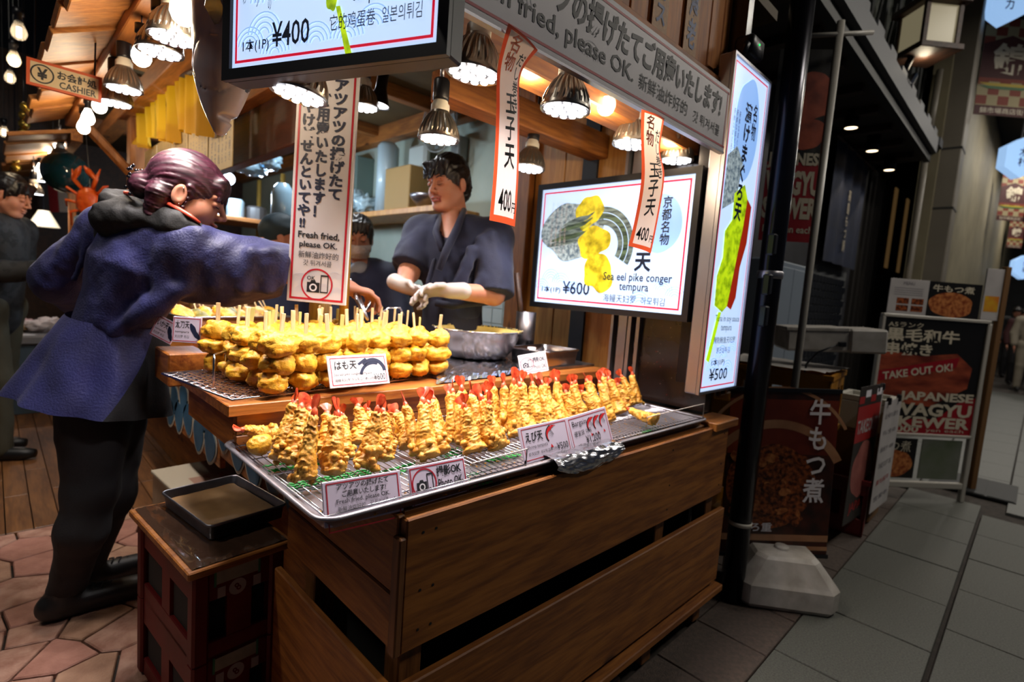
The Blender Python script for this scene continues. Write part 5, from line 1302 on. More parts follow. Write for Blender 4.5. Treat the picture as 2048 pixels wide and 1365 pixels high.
# menu boards on top of the stand
o = P(1772, 632, D=3.42); x = P(1955, 640, D=3.48); M = frame(o+Vector((0, 0, .012)), (x.x-o.x, x.y-o.y, 0), UP); W2 = math.hypot(x.x-o.x, x.y-o.y); H2 = P(1780, 560, D=3.42).z-o.z
s = board_sign('menu_board', 'two-panel menu board on top of the sign stand, left half white', M, W2, H2, th=.006, face='paper_grey', cat='menu board')
flat(s, 'printed_black', rect(W2*.42, 0, W2, H2), MATS['poster_black'], z=.0006); flat(s, 'printed_dish', blob_poly(W2*.68, H2*.38, W2*.25, H2*.34, 5, amp=.06), MATS['stew_bit'], z=.001)
for i in range(2):
    for j in range(2): flat(s, 'printed_photo', rect(W2*(.09+.16*i), H2*(.12+.2*j), W2*(.22+.16*i), H2*(.28+.2*j)), MATS['stew_meat'], z=.001)
letter(s, '牛もつ煮', W2*.46, H2*.72, TW, w=W2*.46, h=H2*.2, bold=.02); letter(s, 'MENU', W2*.14, H2*.84, MATS['print_grey'], w=W2*.12)
for k in range(4): flat(s, 'printed_line', rect(W2*.05, H2*(.56+.06*k), W2*.36, H2*(.575+.06*k)), MATS['print_grey'], z=.0006)
o = P(1960, 640, D=3.7); M = frame(o, (.7, -.7, 0), UP)
s = board_sign('menu_board', 'white price board with an orange block behind the sign stand', M, .12, .36, th=.01, face='paper_grey', cat='menu board'); flat(s, 'printed_block', rect(.01, .06, .11, .17), mat('print_amber', '#C0621A', .5, color2='#C9A21A', scale=9), z=.0006)
mb = MB(); mb.bbox((.12, -o.z+.002, -.03), (.16, .38, .01), .004); part('post', mb, MATS['carton_brown'], s)

# ------------------------------------------------------------------ flag banner on a pole, locker, blue curtain
fp = P(1590, 765, D=2.50); ft = P(1658, 78, D=2.50)
t = thing('banner_pole', 'white flag pole carrying the wagyu banner behind the black pole', 'flag pole', (fp.x, fp.y, .0))
mb = MB(); mb.tube([(0, 0, 0), (0, 0, ft.z)], .017, 12); part('pole', mb, MATS['frame_white'], t, True)
mb = MB(); mb.tube([(-.12, .1, ft.z-.08), (.12, -.1, ft.z-.03)], .011, 8); part('cross_arm', mb, MATS['frame_white'], t, True)
mb = MB(); mb.lathe([(.0001, 0), (.10, 0), (.10, .05), (.03, .09), (.02, .2)], 20); part('base', mb, MATS['plastic_white'], t, True)
o = P(1516, 480, D=2.55); x = P(1634, 476, D=2.51); M = frame(o, (x.x-o.x, x.y-o.y, 0), UP); W = math.hypot(x.x-o.x, x.y-o.y); H = P(1540, 110, D=2.53).z-o.z
s = board_sign('wagyu_banner', 'dark hanging banner with a red lower half reading JAPANESE WAGYU SKEWER', M, W, H, th=.003, face='poster_black', cat='banner')
flat(s, 'printed_red', rect(0, 0, W, H*.42), MATS['print_crimson'], z=.0006)
mat('meat_coral', '#6E2A1C', .4, color2='#B0553A', scale=9)
flat(s, 'printed_meat', blob_poly(W*.62, H*.76, W*.36, H*.13, 3, amp=.1), MATS['meat_coral'], z=.0008); flat(s, 'printed_meat', blob_poly(W*.60, H*.57, W*.32, H*.085, 8, amp=.1), MATS['meat_coral'], z=.0009)
letter(s, 'JAPANESE', W*.0, H*.385, TW, w=W*.97, h=H*.085, bold=.045, z=.002); letter(s, 'WAGYU', W*.0, H*.245, TW, w=W*.94, h=H*.13, bold=.05, z=.002); letter(s, 'SKEWER', W*.0, H*.12, TW, w=W*.94, h=H*.115, bold=.05, z=.002); letter(s, '1000 yen each', W*.05, H*.035, TW, w=W*.85, h=H*.05, bold=.02, z=.002)
lk = P(1600, 680, D=3.15)
t = thing('steel_cabinet', 'blue-grey steel cabinet standing behind the flag pole', 'cabinet', (3.88, 1.29, 0))
mb = MB(); mb.bbox((-.42, -.05, .0), (.40, .15, 1.52), .01); part('body', mb, mat('cabinet_grey', '#7A8592', .4, metal=.1), t)
for k in range(2):
    mb = MB(); mb.bbox((-.41+.41*k, -.066, .05), (-.01+.41*k, -.05, 1.48), .004); d = part('door', mb, MATS['cabinet_grey'], t)
    mb = MB(); mb.bbox((-.06+.41*k, -.08, .7), (-.045+.41*k, -.066, .85), .003); part('handle', mb, MATS['aluminium'], d)
o = P(1640, 520, Y=1.40); x = P(1700, 520, Y=1.40)
t = thing('shop_curtain', 'dark blue shop curtain with pale vertical characters', 'curtain', (o.x, 1.38, o.z))
Wc = x.x-o.x+.12; Hc = 1.02
mb = MB(); mb.grid(30, 12, lambda u, v: (Wc*u, .012*math.sin(u*22), Hc*v)); part('cloth', mb, mat('curtain_navy', '#081228', .8, color2='#0C1A36', scale=5), t, True)
mb = MB(); mb.tube([(-.05, .0, Hc), (Wc+.3, .0, Hc)], .012, 8); part('rod', mb, MATS['wood_dark'], t)
q = letter(t, '高島もつ鍋', 0, 0, TW, h=.55, w=.075, vertical=True); q.matrix_local = T(Wc*.42, -.02, .12) @ RX(math.pi/2)
# hanging lantern under the eave, downlights
o = P(1803, 98, D=4.1)
t = thing('box_lantern', 'square paper lantern with dark wooden frame under the eave', 'lantern', (o.x+.13, o.y-.13, o.z-.02), rotz=math.radians(-42))
mb = MB(); mb.box((-.13, -.13, .02), (.13, .13, .30)); part('shade', mb, glow('lantern_paper', '#8E8468', .42), t)
for sx in (-1, 1):
    for sy in (-1, 1):
        mb = MB(); mb.box((.13*sx-.015, .13*sy-.015, 0), (.13*sx+.015, .13*sy+.015, .34)); part('frame_post', mb, MATS['wood_dark'], t)
mb = MB(); mb.bbox((-.17, -.17, -.03), (.17, .17, .015), .005); part('base', mb, MATS['wood_dark'], t)
mb = MB(); mb.bbox((-.18, -.18, .31), (.18, .18, .36), .005); part('cap', mb, MATS['wood_dark'], t)
mb = MB(); mb.tube([(-.1, 0, -.03), (-.12, .05, -.16), (.0, .12, -.2), (.1, .2, -.08)], .025, 8); part('bracket', mb, MATS['black_metal'], t, True)
lb = bpy.data.lights.new('lantern_light', 'POINT'); lb.energy = 1.5; lb.shadow_soft_size = .05; lb.color = (1, .85, .6); l = bpy.data.objects.new('lantern_light', lb); col.objects.link(l); l.parent = t; l.location = (0, 0, -.07)
dl = bpy.data.lights.new('downlight_light', 'SPOT'); dl.energy = 5; dl.spot_size = math.radians(80); dl.color = (1, .82, .6); dl.shadow_soft_size = .03
for k, (x, y) in enumerate(((1702, 257), (1744, 303), (1778, 341))):
    p = P(x, y, Y=1.2); t = thing('downlight', 'black cylinder downlight under the eave, %s from the left' % ORD[k], 'lamp', p, group='downlights under the eave')
    mb = MB(); mb.lathe([(.045, 0), (.05, .005), (.05, .13), (.0001, .13)], 20); part('barrel', mb, MATS['black_metal'], t, True)
    mb = MB(); mb.lathe([(.0001, .004), (.043, .004)], 16); part('lens', mb, glow('downlight_warm', '#FFE2B8', 3.5), t)
    mb = MB(); mb.tube([(0, 0, .13), (0, 0, max(.14, zs-p.z))], .008, 6); part('stem', mb, MATS['black_metal'], t)
    l = bpy.data.objects.new('downlight_light', dl); col.objects.link(l); l.parent = t; l.location = (0, 0, -.01)
# column side: rain pipe, white light strip
mb = MB(); p0 = P(1880, 140, D=5.3); p1 = P(1855, 285, D=5.3); mb.tube([p0, p1], .03, 8); mb.tube([p1, (p1.x, p1.y, 0)], .03, 8); o = part('drain_pipe', mb, MATS['column_beige'], None, True); tag(o, 'beige drain pipe running down beside the street column', 'pipe')

# ------------------------------------------------------------------ far street: hanging flags, hexagon lanterns, people
glow('hex_blue', '#9CC4F2', .7); mat('flag_cream', '#8F8464', .7); mat('flag_maroon', '#3E1416', .7); mat('flag_rust', '#6E2A1C', .7); mat('flag_yellow', '#A08A14', .6); mat('flag_green', '#2E5A34', .6)
def street_flag(px, py, D, s, lab):
    o = P(px, py, D=D); M = frame(o, CR-Vector((0, 0, CR.z)), UP)
    t = thing('street_flag', lab, 'flag', M=M, group='checkered street flags')
    W, H = .62*s, 1.05*s
    mb = MB(); mb.box((0, 0, -.006), (W, H, 0)); part('cloth', mb, MATS['flag_cream'], t)
    for i in range(5):
        for j in range(9):
            if (i+j) % 2 == 0 and not 2 < j < 6: flat(t, 'printed_check', rect(W*i/5, H*(.12+.1*j-.01), W*(i+1)/5, H*(.12+.1*(j+1)-.02)), MATS['flag_rust'], z=.001)
    flat(t, 'printed_field', [(0, H*.38), (W, H*.38), (W, H*.72), (W*.5, H*.82), (0, H*.72)], MATS['flag_maroon'], z=.002); letter(t, '錦', W*.2, H*.42, TW, w=W*.62, h=H*.32, bold=.03, z=.004)
    for k, m in enumerate(('flag_rust', 'flag_yellow', 'flag_green')): flat(t, 'printed_stripe', [(0, H*(.36-.03*k)), (W, H*(.36-.03*k)), (W*.8, H*(.33-.03*k)), (W*.2, H*(.33-.03*k))] if k else rect(0, H*.345, W, H*.38), MATS[m], z=.003)
    flat(t, 'printed_band', rect(0, 0, W, H*.1), MATS['flag_maroon'], z=.002); letter(t, '錦市場商店街', W*.1, H*.02, TW, w=W*.8, h=H*.06, z=.004)
    mb = MB(); mb.tube([(-.05, H, 0), (W+.05, H, 0)], .015*s, 6); part('rod', mb, MATS['black_metal'], t)
street_flag(1946, 228, 5.9, 1.0, 'nearest checkered maroon street flag right of the column')
street_flag(1992, 440, 9.5, .78, 'second checkered maroon street flag, below the blue hexagon sign')
street_flag(2012, 495, 13.0, .62, 'third and smallest checkered street flag, farthest away')
def hex_sign(px, py, D, r, tx, lab):
    o = P(px, py, D=D); M = frame(o, CR-Vector((0, 0, CR.z)), UP)
    t = thing('hexagon_lantern', lab, 'lantern', M=M, group='blue hexagon lanterns'); pts = [(r*math.sin(math.radians(60*k)), r*math.cos(math.radians(60*k))) for k in range(6)][::-1]
    mb = MB(); mb.prism(pts, -.12, 0); part('body', mb, MATS['hex_blue'], t); letter(t, tx, -r*.22, -r*.45, NV_, h=r*.95, w=r*.42, vertical=True, z=.003, bold=.02)
    mb = MB(); mb.tube([(0, r, -.06), (0, r+.4, -.06)], .012, 6); part('hanger', mb, MATS['black_metal'], t)
hex_sign(2022, -2, 5.2, .22, '魚力', 'blue hexagon lantern cut off by the top right corner'); hex_sign(2046, 315, 6.6, .25, '木村', 'blue hexagon lantern with two characters at the right edge'); hex_sign(2050, 535, 11, .25, '市場', 'small blue hexagon lantern low at the right edge')
# ------------------------------------------------------------------ aisle side of the stall: panel with painted waves, trays of skewers
mat('wave_blue', '#3E6A86', .5, color2='#2F5670', scale=10); mat('wave_white', '#C9C3B0', .6)
ac = thing('aisle_counter', 'wooden counter along the aisle with painted blue wave petals', 'counter', (.8, 2.8, 0))
for lo, hi, m, nm in (((.60, 1.32, .55), (.62, 1.76, .768), 'wood_tier_y', 'panel'), ((.60, 1.76, .50), (.62, 2.1, .80), 'wood_tier_y', 'panel'), ((.60, 2.1, .45), (.62, 4.3, .80), 'wood_tier_y', 'panel'), ((.78, 1.32, .0), (.80, 4.6, .56), 'wood_counter_y', 'kick_board'), ((.56, 1.76, .80), (1.18, 2.74, .835), 'wood_tier_y', 'top'), ((.56, 2.745, .80), (.9, 4.6, .835), 'wood_tier_y', 'top')):
    mb = MB(); mb.bbox(lo, hi, .003); wpart(nm, mb, MATS[m], ac)
def petal(y, z, s, a):
    pts = []
    for k in range(20):
        t = k/20*2*math.pi; r = s*(1-.25*math.cos(t)); px, py = s*1.0*math.sin(t)*(1+.3*math.cos(t)), s*math.cos(t)
        pts.append((px*math.cos(a)-py*math.sin(a), px*math.sin(a)+py*math.cos(a)))
    M = Matrix(((0, 0, -1, .5995), (-1, 0, 0, y), (0, 1, 0, z), (0, 0, 0, 1)))
    mb = MB(); mb.prism([(p[0]*1.22, p[1]*1.18) for p in pts], 0, .002, M); o = wpart('wave_outline', mb, MATS['wave_white'], ac)
    mb = MB(); mb.prism(pts, .002, .004, M); wpart('wave_petal', mb, MATS['wave_blue'], ac)
rr = random.Random(2)
for k in range(15):
    y = 1.42+.16*k; z0 = .58 if k < 5 else .52
    petal(y, z0+.02*math.sin(k*2), .068, rr.uniform(-.35, .35)); petal(y+.08, z0+.085+.03*math.sin(k*1.3), .062, rr.uniform(-.5, .5))
    if k % 3 == 0 and k > 2: petal(y+.03, z0+.19, .05, rr.uniform(-.5, .5))
b = P(360, 745, D=1.60); mb = MB(); mb.bbox((-.055, -.09, 0), (.055, .09, .10), .004); o = part('wooden_block', mb, MATS['wood_tier_y'], None, loc=(b.x+.02, b.y+.07, .836)); tag(o, 'pale wooden block behind the left wire handle', 'block')
# trays of assorted skewers
fl_, fr_ = P(378, 652, Z=.955), P(592, 648, Z=.955); SW = (fr_-fl_).length
SM = frame(fl_, (fr_.x-fl_.x, fr_.y-fl_.y, 0), (-(fr_.y-fl_.y), fr_.x-fl_.x, 0))
mb = MB(); mb.bbox((.02, .02, .836-.953), (SW-.02, .38, 0), .004); o = part('wooden_riser', mb, MATS['wood_tier_y'], None, M=SM @ T(0, 0, -.002)); tag(o, 'wooden riser under the tray of assorted skewers', 'riser')
t = thing('skewer_tray', 'steel tray of assorted skewers on the aisle counter behind the eel pile', 'tray', M=SM)
mb = MB(); pan(mb, 0, 0, SW, .40, .001, .035, .03, slope=.006, lip=.007); part('pan', mb, MATS['steel'], t, True)
kinds = [('batter_eel', 'golden'), ('batter_brown', 'brown'), ('skew_olive', 'olive'), ('batter_eel', 'golden'), ('skew_tan', 'tan')]
batter('skew_olive', '#4A4414', '#7C7224', '#A3963C'); batter('skew_tan', '#8A5A22', '#B98A46', '#D0A668')
LM = [lump_mesh(50+k, .085, .026, .022, .8, m=kinds[k][0]) for k in range(5)]
stk = MB(); stk.tube([(.05, 0, .0), (.21, 0, .075)], .0028, 6); stm = stk.mesh('stick'); stm.materials.append(MATS['stick_pale'])
for k in range(14):
    x = .03+(SW-.06)*k/13
    q = thing('tray_skewer', '%s fried skewer, %s from the left in the aisle tray' % (kinds[k % 5][1], ORD[k]), 'skewer', group='skewers in the aisle tray', M=SM @ T(x, .13+.04*math.sin(k*2), .030+.012*(k % 2)) @ RZ(math.radians(80+9*math.sin(k*1.7))) @ RY(-.22))
    put('morsel', LM[k % 5], q); put('stick', stm, q)
# folded pink towel, tongs, skimmer handles
mb = MB(); a_, b_ = P(700, 560, D=1.92), P(735, 640, D=1.80)
t = thing('tongs', 'steel kitchen tongs leaning above the eel pile', 'tongs', a_)
for s in (-1, 1):
    mb = MB(); mb.tube([(0, 0, 0), ((b_-a_).x*.5+.012*s, (b_-a_).y*.5+.012*s, (b_-a_).z*.5), tuple(b_-a_)], [.007, .008, .005], 6); part('arm', mb, MATS['steel'], t, True)
for k, (x0, y0, x1, y1, lab) in enumerate(((722, 648, 742, 602, 'left wire skimmer handle behind the eel pile'), (755, 630, 800, 616, 'right wire skimmer handle behind the eel pile'))):
    a_, b_ = P(x0, y0, D=2.0), P(x1, y1, D=2.05); mb = MB(); d = b_-a_; mb.tube([(0, 0, 0), tuple(d*.5+Vector((0, 0, .012))), tuple(d), tuple(d+Vector((.02, 0, -.03)))], .004, 6); o = part('skimmer_handle', mb, MATS['steel'], None, True, loc=a_); tag(o, lab, 'handle')
# steel container and pestle by the timber post
p = P(1052, 640, D=2.35); t = thing('utensil_pot', 'tall steel utensil pot with a wooden handle by the timber post', 'pot', (p.x, p.y, .906))
mb = MB(); mb.lathe([(.0001, 0), (.045, 0), (.045, .2), (.042, .2), (.042, .01)], 20); part('pot', mb, MATS['steel_dull'], t, True)
mb = MB(); mb.tube([(0, 0, .05), (-.05, .03, .37)], .012, 8); part('handle', mb, MATS['wood_dark'], t, True)

# ------------------------------------------------------------------ beer crates, board, tray with oil, carton
mat('beer_red', '#480505', .55, color2='#5E0A08', scale=5, spec=.25)
ZT = .495
ca, cl, cr_ = P(384, 1141, Z=ZT), P(303, 999, Z=ZT), P(575, 1079, Z=ZT)
xu = (cr_-ca); xu.z = 0; Wx = min(xu.length, .40); xu.normalize(); yu = Vector((-xu.y, xu.x, 0)); Wy = min((cl-ca).length, .44)
def beer_crate(z, lab):
    t = thing('bottle_crate', lab, 'crate', M=frame(ca+xu*.012+yu*.012+Vector((0, 0, z-ZT)), xu, yu)); w, d, h = Wx-.024, Wy-.024, .235
    mats_ = MATS['beer_red']
    def side(M, L, nm):
        mb = MB(); n = 2
        mb.bbox((0, 0, .155), (L, .014, h), .003, M); mb.bbox((0, 0, 0), (L, .014, .05), .003, M)
        for i in range(n+1):
            q = L*i/n; a0, a1 = max(q-.03, 0), min(q+.03, L); mb.box((a0, .001, .045), (a1, .013, .16), M)
        return part(nm, mb, mats_, t)
    f0 = side(Matrix.Identity(4), w, 'front_wall'); side(T(w, d, 0) @ RZ(math.pi), w, 'back_wall'); side(T(0, d, 0) @ RZ(-math.pi/2), d, 'side_wall'); side(T(w, 0, 0) @ RZ(math.pi/2), d, 'side_wall')
    for x, y in ((0, 0), (w, 0), (0, d), (w, d)):
        mb = MB(); mb.bbox((x-.008 if x == 0 else x-.03, y-.008 if y == 0 else y-.03, 0), (x+.03 if x == 0 else x+.008, y+.03 if y == 0 else y+.008, h), .006); part('corner_post', mb, mats_, t)
    mb = MB(); mb.box((0, 0, 0), (w, d, .01)); part('bottom', mb, mats_, t)
    mb = MB(); mb.box((.01, .03, .012), (w-.01, d-.01, h-.02)); part('dark_block', mb, MATS['backing_black'], t)  # solid near-black block filling the crate so its inside is dark
    # pale label and round mark on the front
    M2 = Matrix(((1, 0, 0, 0), (0, 0, -1, -.0012), (0, 1, 0, 0), (0, 0, 0, 1)))
    
    mb = MB(); mb.box((w*.22, -.0016, .195), (w*.72, 0, .228)); q = part('paper_label', mb, mat('label_grey', '#8E8A78', .7, color2='#7B776A', scale=20), t)
    for x in (.20, .715):
        mb = MB(); mb.box((w*x, -.002, .19), (w*(x+.025), 0, .232)); part('label_edge', mb, mat('label_green', '#2F6A44', .6), t)
    mb = MB(); arc_strip(mb, 0, 0, 0.0, .021, 0, 2*math.pi, 22, 0); q = part('round_mark', mb, mat('mark_white', '#8F8480', .6), t); q.matrix_local = T(w*.47, -.0015, .172) @ RX(math.pi/2)
    mk = letter(t, '8', -.006, -.011, MATS['beer_red'], h=.022, w=.012, z=.0008, bold=.02); mk.matrix_local = T(w*.47, -.0015, .172) @ RX(math.pi/2) @ RZ(.6)
    for x in (.24, .66):
        mb = MB(); mb.box((w*x, -.0015, .158), (w*(x+.09), 0, .185)); part('printed_mark', mb, MATS['mark_white'], t)
    return t
beer_crate(ZT-.022-.238, 'upper dark red bottle crate with a round white mark, left of the counter'); beer_crate(.006, 'lower dark red bottle crate under the marked one')
t = thing('plywood_sheet', 'thin wooden board covered with film on top of the bottle crates', 'board', M=frame(ca+Vector((0, 0, -.022)), xu, yu))
mb = MB(); mb.bbox((-.012, -.012, 0), (Wx+.012, Wy+.012, .02), .003); part('board', mb, MATS['wood_counter_x'], t)
mb = MB(); mb.grid(30, 30, lambda u, v: (.0+Wx*u, .0+Wy*v, .0215+.004*abs(noise.noise(Vector((u*6, v*6, 1))))+.002*noise.noise(Vector((u*20, v*16, 5))))); part('film', mb, mat('film_dark', '#3E2C22', .12, coat=.6), t, True)
tr0 = P(378, 1066, Z=ZT+.03); t = thing('oil_tray', 'old steel tray with brown frying residue on the bottle crates', 'tray', M=frame(ca+xu*.07+yu*.10+Vector((0, 0, .004)), xu, yu) @ RZ(math.radians(3)))
mb = MB(); pan(mb, 0, 0, Wx*.95, Wy*.72, .002, .042, .02, slope=.006, lip=.006); part('pan', mb, MATS['steel_dull'], t, True)
mb = MB(); mb.grid(16, 16, lambda u, v: (.014+(Wx*.95-.028)*u, .014+(Wy*.72-.028)*v, .02+.004*noise.noise(Vector((u*5, v*5, 3))))); part('residue', mb, mat('residue_brown', '#7A5A38', .5, color2='#A07C52', scale=9), t, True)
cx = P(345, 975, Z=.30); t = thing('carton', 'worn white and brown carton on the floor behind the bottle crates', 'box', (cx.x+.12, cx.y+.0, .002), rotz=math.radians(4))
mb = MB(); mb.bbox((-.13, -.24, 0), (.16, .24, .29), .004); part('body', mb, mat('carton_pale', '#8C7258', .8, color2='#9C8468', scale=6), t)
mb = MB(); mb.bbox((-.135, -.245, .29), (.165, .245, .305), .003); part('lid', mb, mat('carton_white', '#A59A86', .7), t)
for k in range(2): flat(t, 'printed_mark', rect(-.05+.11*k, -.1, .02+.11*k, .05), mat('mark_rust', '#8C6A58', .7), z=.3062)

# ------------------------------------------------------------------ grey bin at the back of the aisle
bp = P(62, 830, Z=0); t = thing('waste_bin', 'blue-grey plastic waste bin with rubbish heaped on its lid', 'bin', (bp.x+.02, bp.y+.25, .002))
bl = lambda i, z: [(x, y, z) for x, y in rrect(-.22+i, -.26+i, .22-i, .26-i, .05)]
mb = MB(); loft(mb, [bl(.05, 0), bl(.02, .55)], True, True); part('body', mb, mat('bin_grey', '#4A5A66', .5), t)
mb = MB(); loft(mb, [bl(.01, .53), bl(-.01, .54), bl(-.01, .585), bl(.0, .60), bl(.03, .61)], True, True); part('lid', mb, mat('bin_lid', '#7C7A7E', .5), t)
for k, (x, y, r, c) in enumerate(((-.08, -.1, .08, 'trash_tan'), (.04, -.12, .1, 'trash_white'), (.12, .05, .11, 'trash_white'), (-.05, .1, .09, 'trash_pink'))):
    mat('trash_tan', '#8A6F4A', .8); mat('trash_white', '#B5A9A8', .7); mat('trash_pink', '#9C7A7C', .7)
    o = put('crumpled_wrapper', lump_mesh(80+k, r, r*.9, r*.45, 1.6, m=c), None, (t.location.x+x, t.location.y+y, .615+r*.4)); tag(o, '%s crumpled wrapper on the waste bin lid' % ['small tan', 'white front', 'large white rear', 'pinkish'][k], 'rubbish')

# ------------------------------------------------------------------ tuna model hanging head down
def tuna(Q):
    d = sd_ell(Q, (0, 0, .34), (.060, .092, .34)); d = smin(d, sd_cap(Q, (0, .0, .10), (0, .004, -.03), .05, .014), .05)
    mouth = sd_ell(Q, (0, .03, .0), (.05, .02, .008)); d = smax(d, -mouth, .006)
    g = np.abs(sd_ell(Q, (0, .0, .12), (.10, .062, .075)))-.002; d = smax(d, -(g+.0015), .003)
    return d
tp = P(447, 262, D=1.36); t = thing('tuna_model', 'large silver tuna model hanging head down beside the corner screen', 'fish model', M=T(tp.x-.01, tp.y, tp.z+.03) @ RZ(math.radians(-135)) @ RX(-.10) @ RY(.05))
mat('tuna_silver', '#B8ACB0', .3, color2='#978C92', scale=4, metal=.0, coat=.5); mat('tuna_dark', '#2C2A30', .25, coat=.5)
v, f_ = net(tuna, (-.09, -.11, -.06), (.09, .11, .70), .0048)
put('body', net_mesh('tuna_body', [(v, f_)], [MATS['tuna_silver'], MATS['tuna_dark']], lambda c: (c[:, 1] > .068-.01*np.sin(c[:, 2]*6)).astype(int)), t)
mb = MB(); mb.lathe([(.0001, .004), (.006, .003), (.008, 0)], 14, T(-.043, .012, .052) @ RY(-math.pi/2)); part('eye', mb, mat('eye_black', '#08080A', .1), t, True)
mb = MB(); mb.prism([(0, 0), (.05, .03), (.13, .02), (.06, -.01)], -.002, .002, T(.045, 0, .2) @ RZ(.2) @ RY(-.5) @ RX(.3)); part('pectoral_fin', mb, MATS['tuna_dark'], t)
mb = MB(); mb.prism([(0, 0), (.06, .035), (.15, .02), (.07, -.012)], -.002, .002, T(-.05, -.02, .2) @ RZ(2.8) @ RY(-.4)); part('pectoral_fin', mb, MATS['tuna_dark'], t)
mb = MB(); mb.tube([(0, 0, .68), (0, 0, .95)], .006, 6); part('cord', mb, MATS['black_plastic'], t)

# ------------------------------------------------------------------ yellow curtain strips, menu sheets, cashier sign
paper('curtain_yellow', '#D09A10', .35, .7)
c0, c1 = P(262, 190, X=.70), P(432, 133, X=.70); e0_, e1_ = P(272, 292, X=.70), P(432, 258, X=.70)
t = thing('yellow_curtain', 'row of yellow cloth curtain strips above the menu sheets', 'curtain', (.70, c1.y, 1.8))
mb = MB(); mb.tube([c0+Vector((0, 0, .01)), c1+Vector((0, 0, .01))], .014, 8); wpart('rod', mb, MATS['wood_dark'], t)
for k in range(8):
    a0, a1 = k/8, (k+.93)/8
    def S(u, v, a0=a0, a1=a1, k=k):
        a = a0+(a1-a0)*(u if v < .4 else .5+(u-.5)*(1-.35*(v-.4)))
        p = c0*(1-a)+c1*a; q = e0_*(1-a)+e1_*a
        r = p*(1-v)+q*v; return r+Vector((-.02*math.sin(u*6+k)*(.3+v)-.012*math.sin(11*u), 0, -.03*v*math.sin(k*2.1)))
    mb = MB(); mb.grid(12, 10, S); wpart('strip', mb, MATS['curtain_yellow'], t, True)
mat('menu_cream', '#B59C70', .6, color2='#A38A5E', scale=4)
for k in range(5):
    y1 = 4.25-.36*k; y0 = y1-.34
    M = frame((.73, y1, 1.63), (0, -1, 0), UP)
    s = board_sign('menu_sheet', 'cream paper menu sheet under the yellow curtain, %s from the right' % ORD[4-k], M, .34, .29, th=.004, face='menu_cream', cat='menu sheet')
    for j, tx in enumerate(('たまご焼き', 'いか天ぷら', 'えび天ぷら', 'たこの串焼', 'はもの天', 'うなぎ串')): letter(s, tx, .29-.05*j, .03, MATS['print_grey'], h=.22, w=.026, vertical=True)
o = P(52, 167, Y=2.6); x = P(203, 206, Y=2.6); y = P(43, 110, Y=2.6); M = frame(o, x-o, y-o); W = (x-o).length; H = (y-o).length
s = board_sign('cashier_sign', 'orange-framed cashier sign with a yen mark in a ring over the aisle', M, W, H, th=.012, face='cashier_orange' if 'cashier_orange' in MATS else (mat('cashier_orange', '#D0582A', .5), 'cashier_orange')[1])
flat(s, 'printed_field', rect(.010, .010, W-.01, H-.01), mat('cashier_cream', '#D8C29A', .6), z=.0006)
mb = MB(); arc_strip(mb, W*.2, H*.5, H*.30, H*.35, 0, 6.2832, 28, .0014); part('yen_ring', mb, K, s); letter(s, '¥', W*.20-H*.16, H*.28, K, h=H*.44, w=H*.32, bold=.03, z=.0016)
letter(s, 'お会計処', W*.39, H*.46, K, w=W*.54, h=H*.34, bold=.03); letter(s, 'CASHIER', W*.42, H*.14, K, w=W*.50, h=H*.26, bold=.02)
mb = MB(); mb.tube([(W*.1, H, -.01), (W*.1, H+.2, -.01)], .003, 5); mb.tube([(W*.9, H, -.01), (W*.9, H+.2, -.01)], .003, 5); part('hanging_wire', mb, MATS['black_metal'], s)

# ------------------------------------------------------------------ crab model, glass float, far goods
cp_ = P(178, 405, D=3.4); t = thing('crab_model', 'bright orange crab model hanging by the timber post', 'crab model', M=frame(cp_, CR, UP) @ SC(.95, .95, .95))
mat('crab_orange', '#D84A10', .35, color2='#E86A28', scale=20)
put('shell', lump_mesh(91, .075, .10, .05, .5, m='crab_orange'), t)
for s in (-1, 1):
    for k in range(4):
        a = math.radians(62-34*k); q = Vector((s*.055*math.cos(a), .075*math.sin(a), 0)); e = q+Vector((s*.085*math.cos(a*.8), .085*math.sin(a*.8)+.03, .02)); g = e+Vector((s*.015, .06-.05*k, -.02))
        mb = MB(); mb.tube([q, e, g], [.011, .010, .004], 6); part('leg', mb, MATS['crab_orange'], t, True)
    mb = MB(); mb.tube([(.03*s, .08, 0), (.075*s, .15, .02), (.035*s, .20, .03), (.01*s, .235, .03)], [.013, .016, .020, .005], 8); part('claw', mb, MATS['crab_orange'], t, True)
mb = MB(); mb.tube([(0, .08, -.02), (0, .5, -.02)], .003, 5); part('cord', mb, MATS['black_plastic'], t)
fp_ = P(132, 345, D=3.7); mb = MB(); mb.lathe([((.142)*math.sin(math.pi*k/14)+.0001, -.142*math.cos(math.pi*k/14)) for k in range(15)], 24); o = part('glass_float', mb, mat('float_teal', '#12383A', .08, coat=.8), None, True, loc=fp_); tag(o, 'big dark teal glass float hanging over the aisle', 'glass float')
for k, (x, y, D, w, h, c, lab) in enumerate(((88, 440, 4.6, .11, .17, '#C9BBA0', 'cream cone shade pendant lamp far down the aisle'),)):
    p = P(x, y, D=D); t = thing('pendant_lamp', lab, 'lamp', p); mb = MB(); mb.lathe([(w, -.06), (w*.35, .08)], 20); part('shade', mb, glow('shade_cream', c, .8), t, True); mb = MB(); mb.tube([(0, 0, .06), (0, 0, .75)], .006, 6); part('cord', mb, MATS['black_metal'], t)
p = P(100, 395, D=5.0)
t = thing('hanging_towels', 'red, white and green towels hanging far down the aisle', 'towels', M=frame(p, CR, UP))
for k, c in enumerate(('#A3262C', '#C9C2BA', '#2C6E4A')):
    mb = MB(); mb.bbox((.09*k, -.14, 0), (.09*k+.085, .22, .02), .006); part('towel', mb, mat('towel_%s' % ('red', 'white', 'green')[k], c, .8), t)
t = thing('goods_shelf', 'shelf of packed goods at the far end of the aisle', 'shelf', (1.0, 5.7, 0))
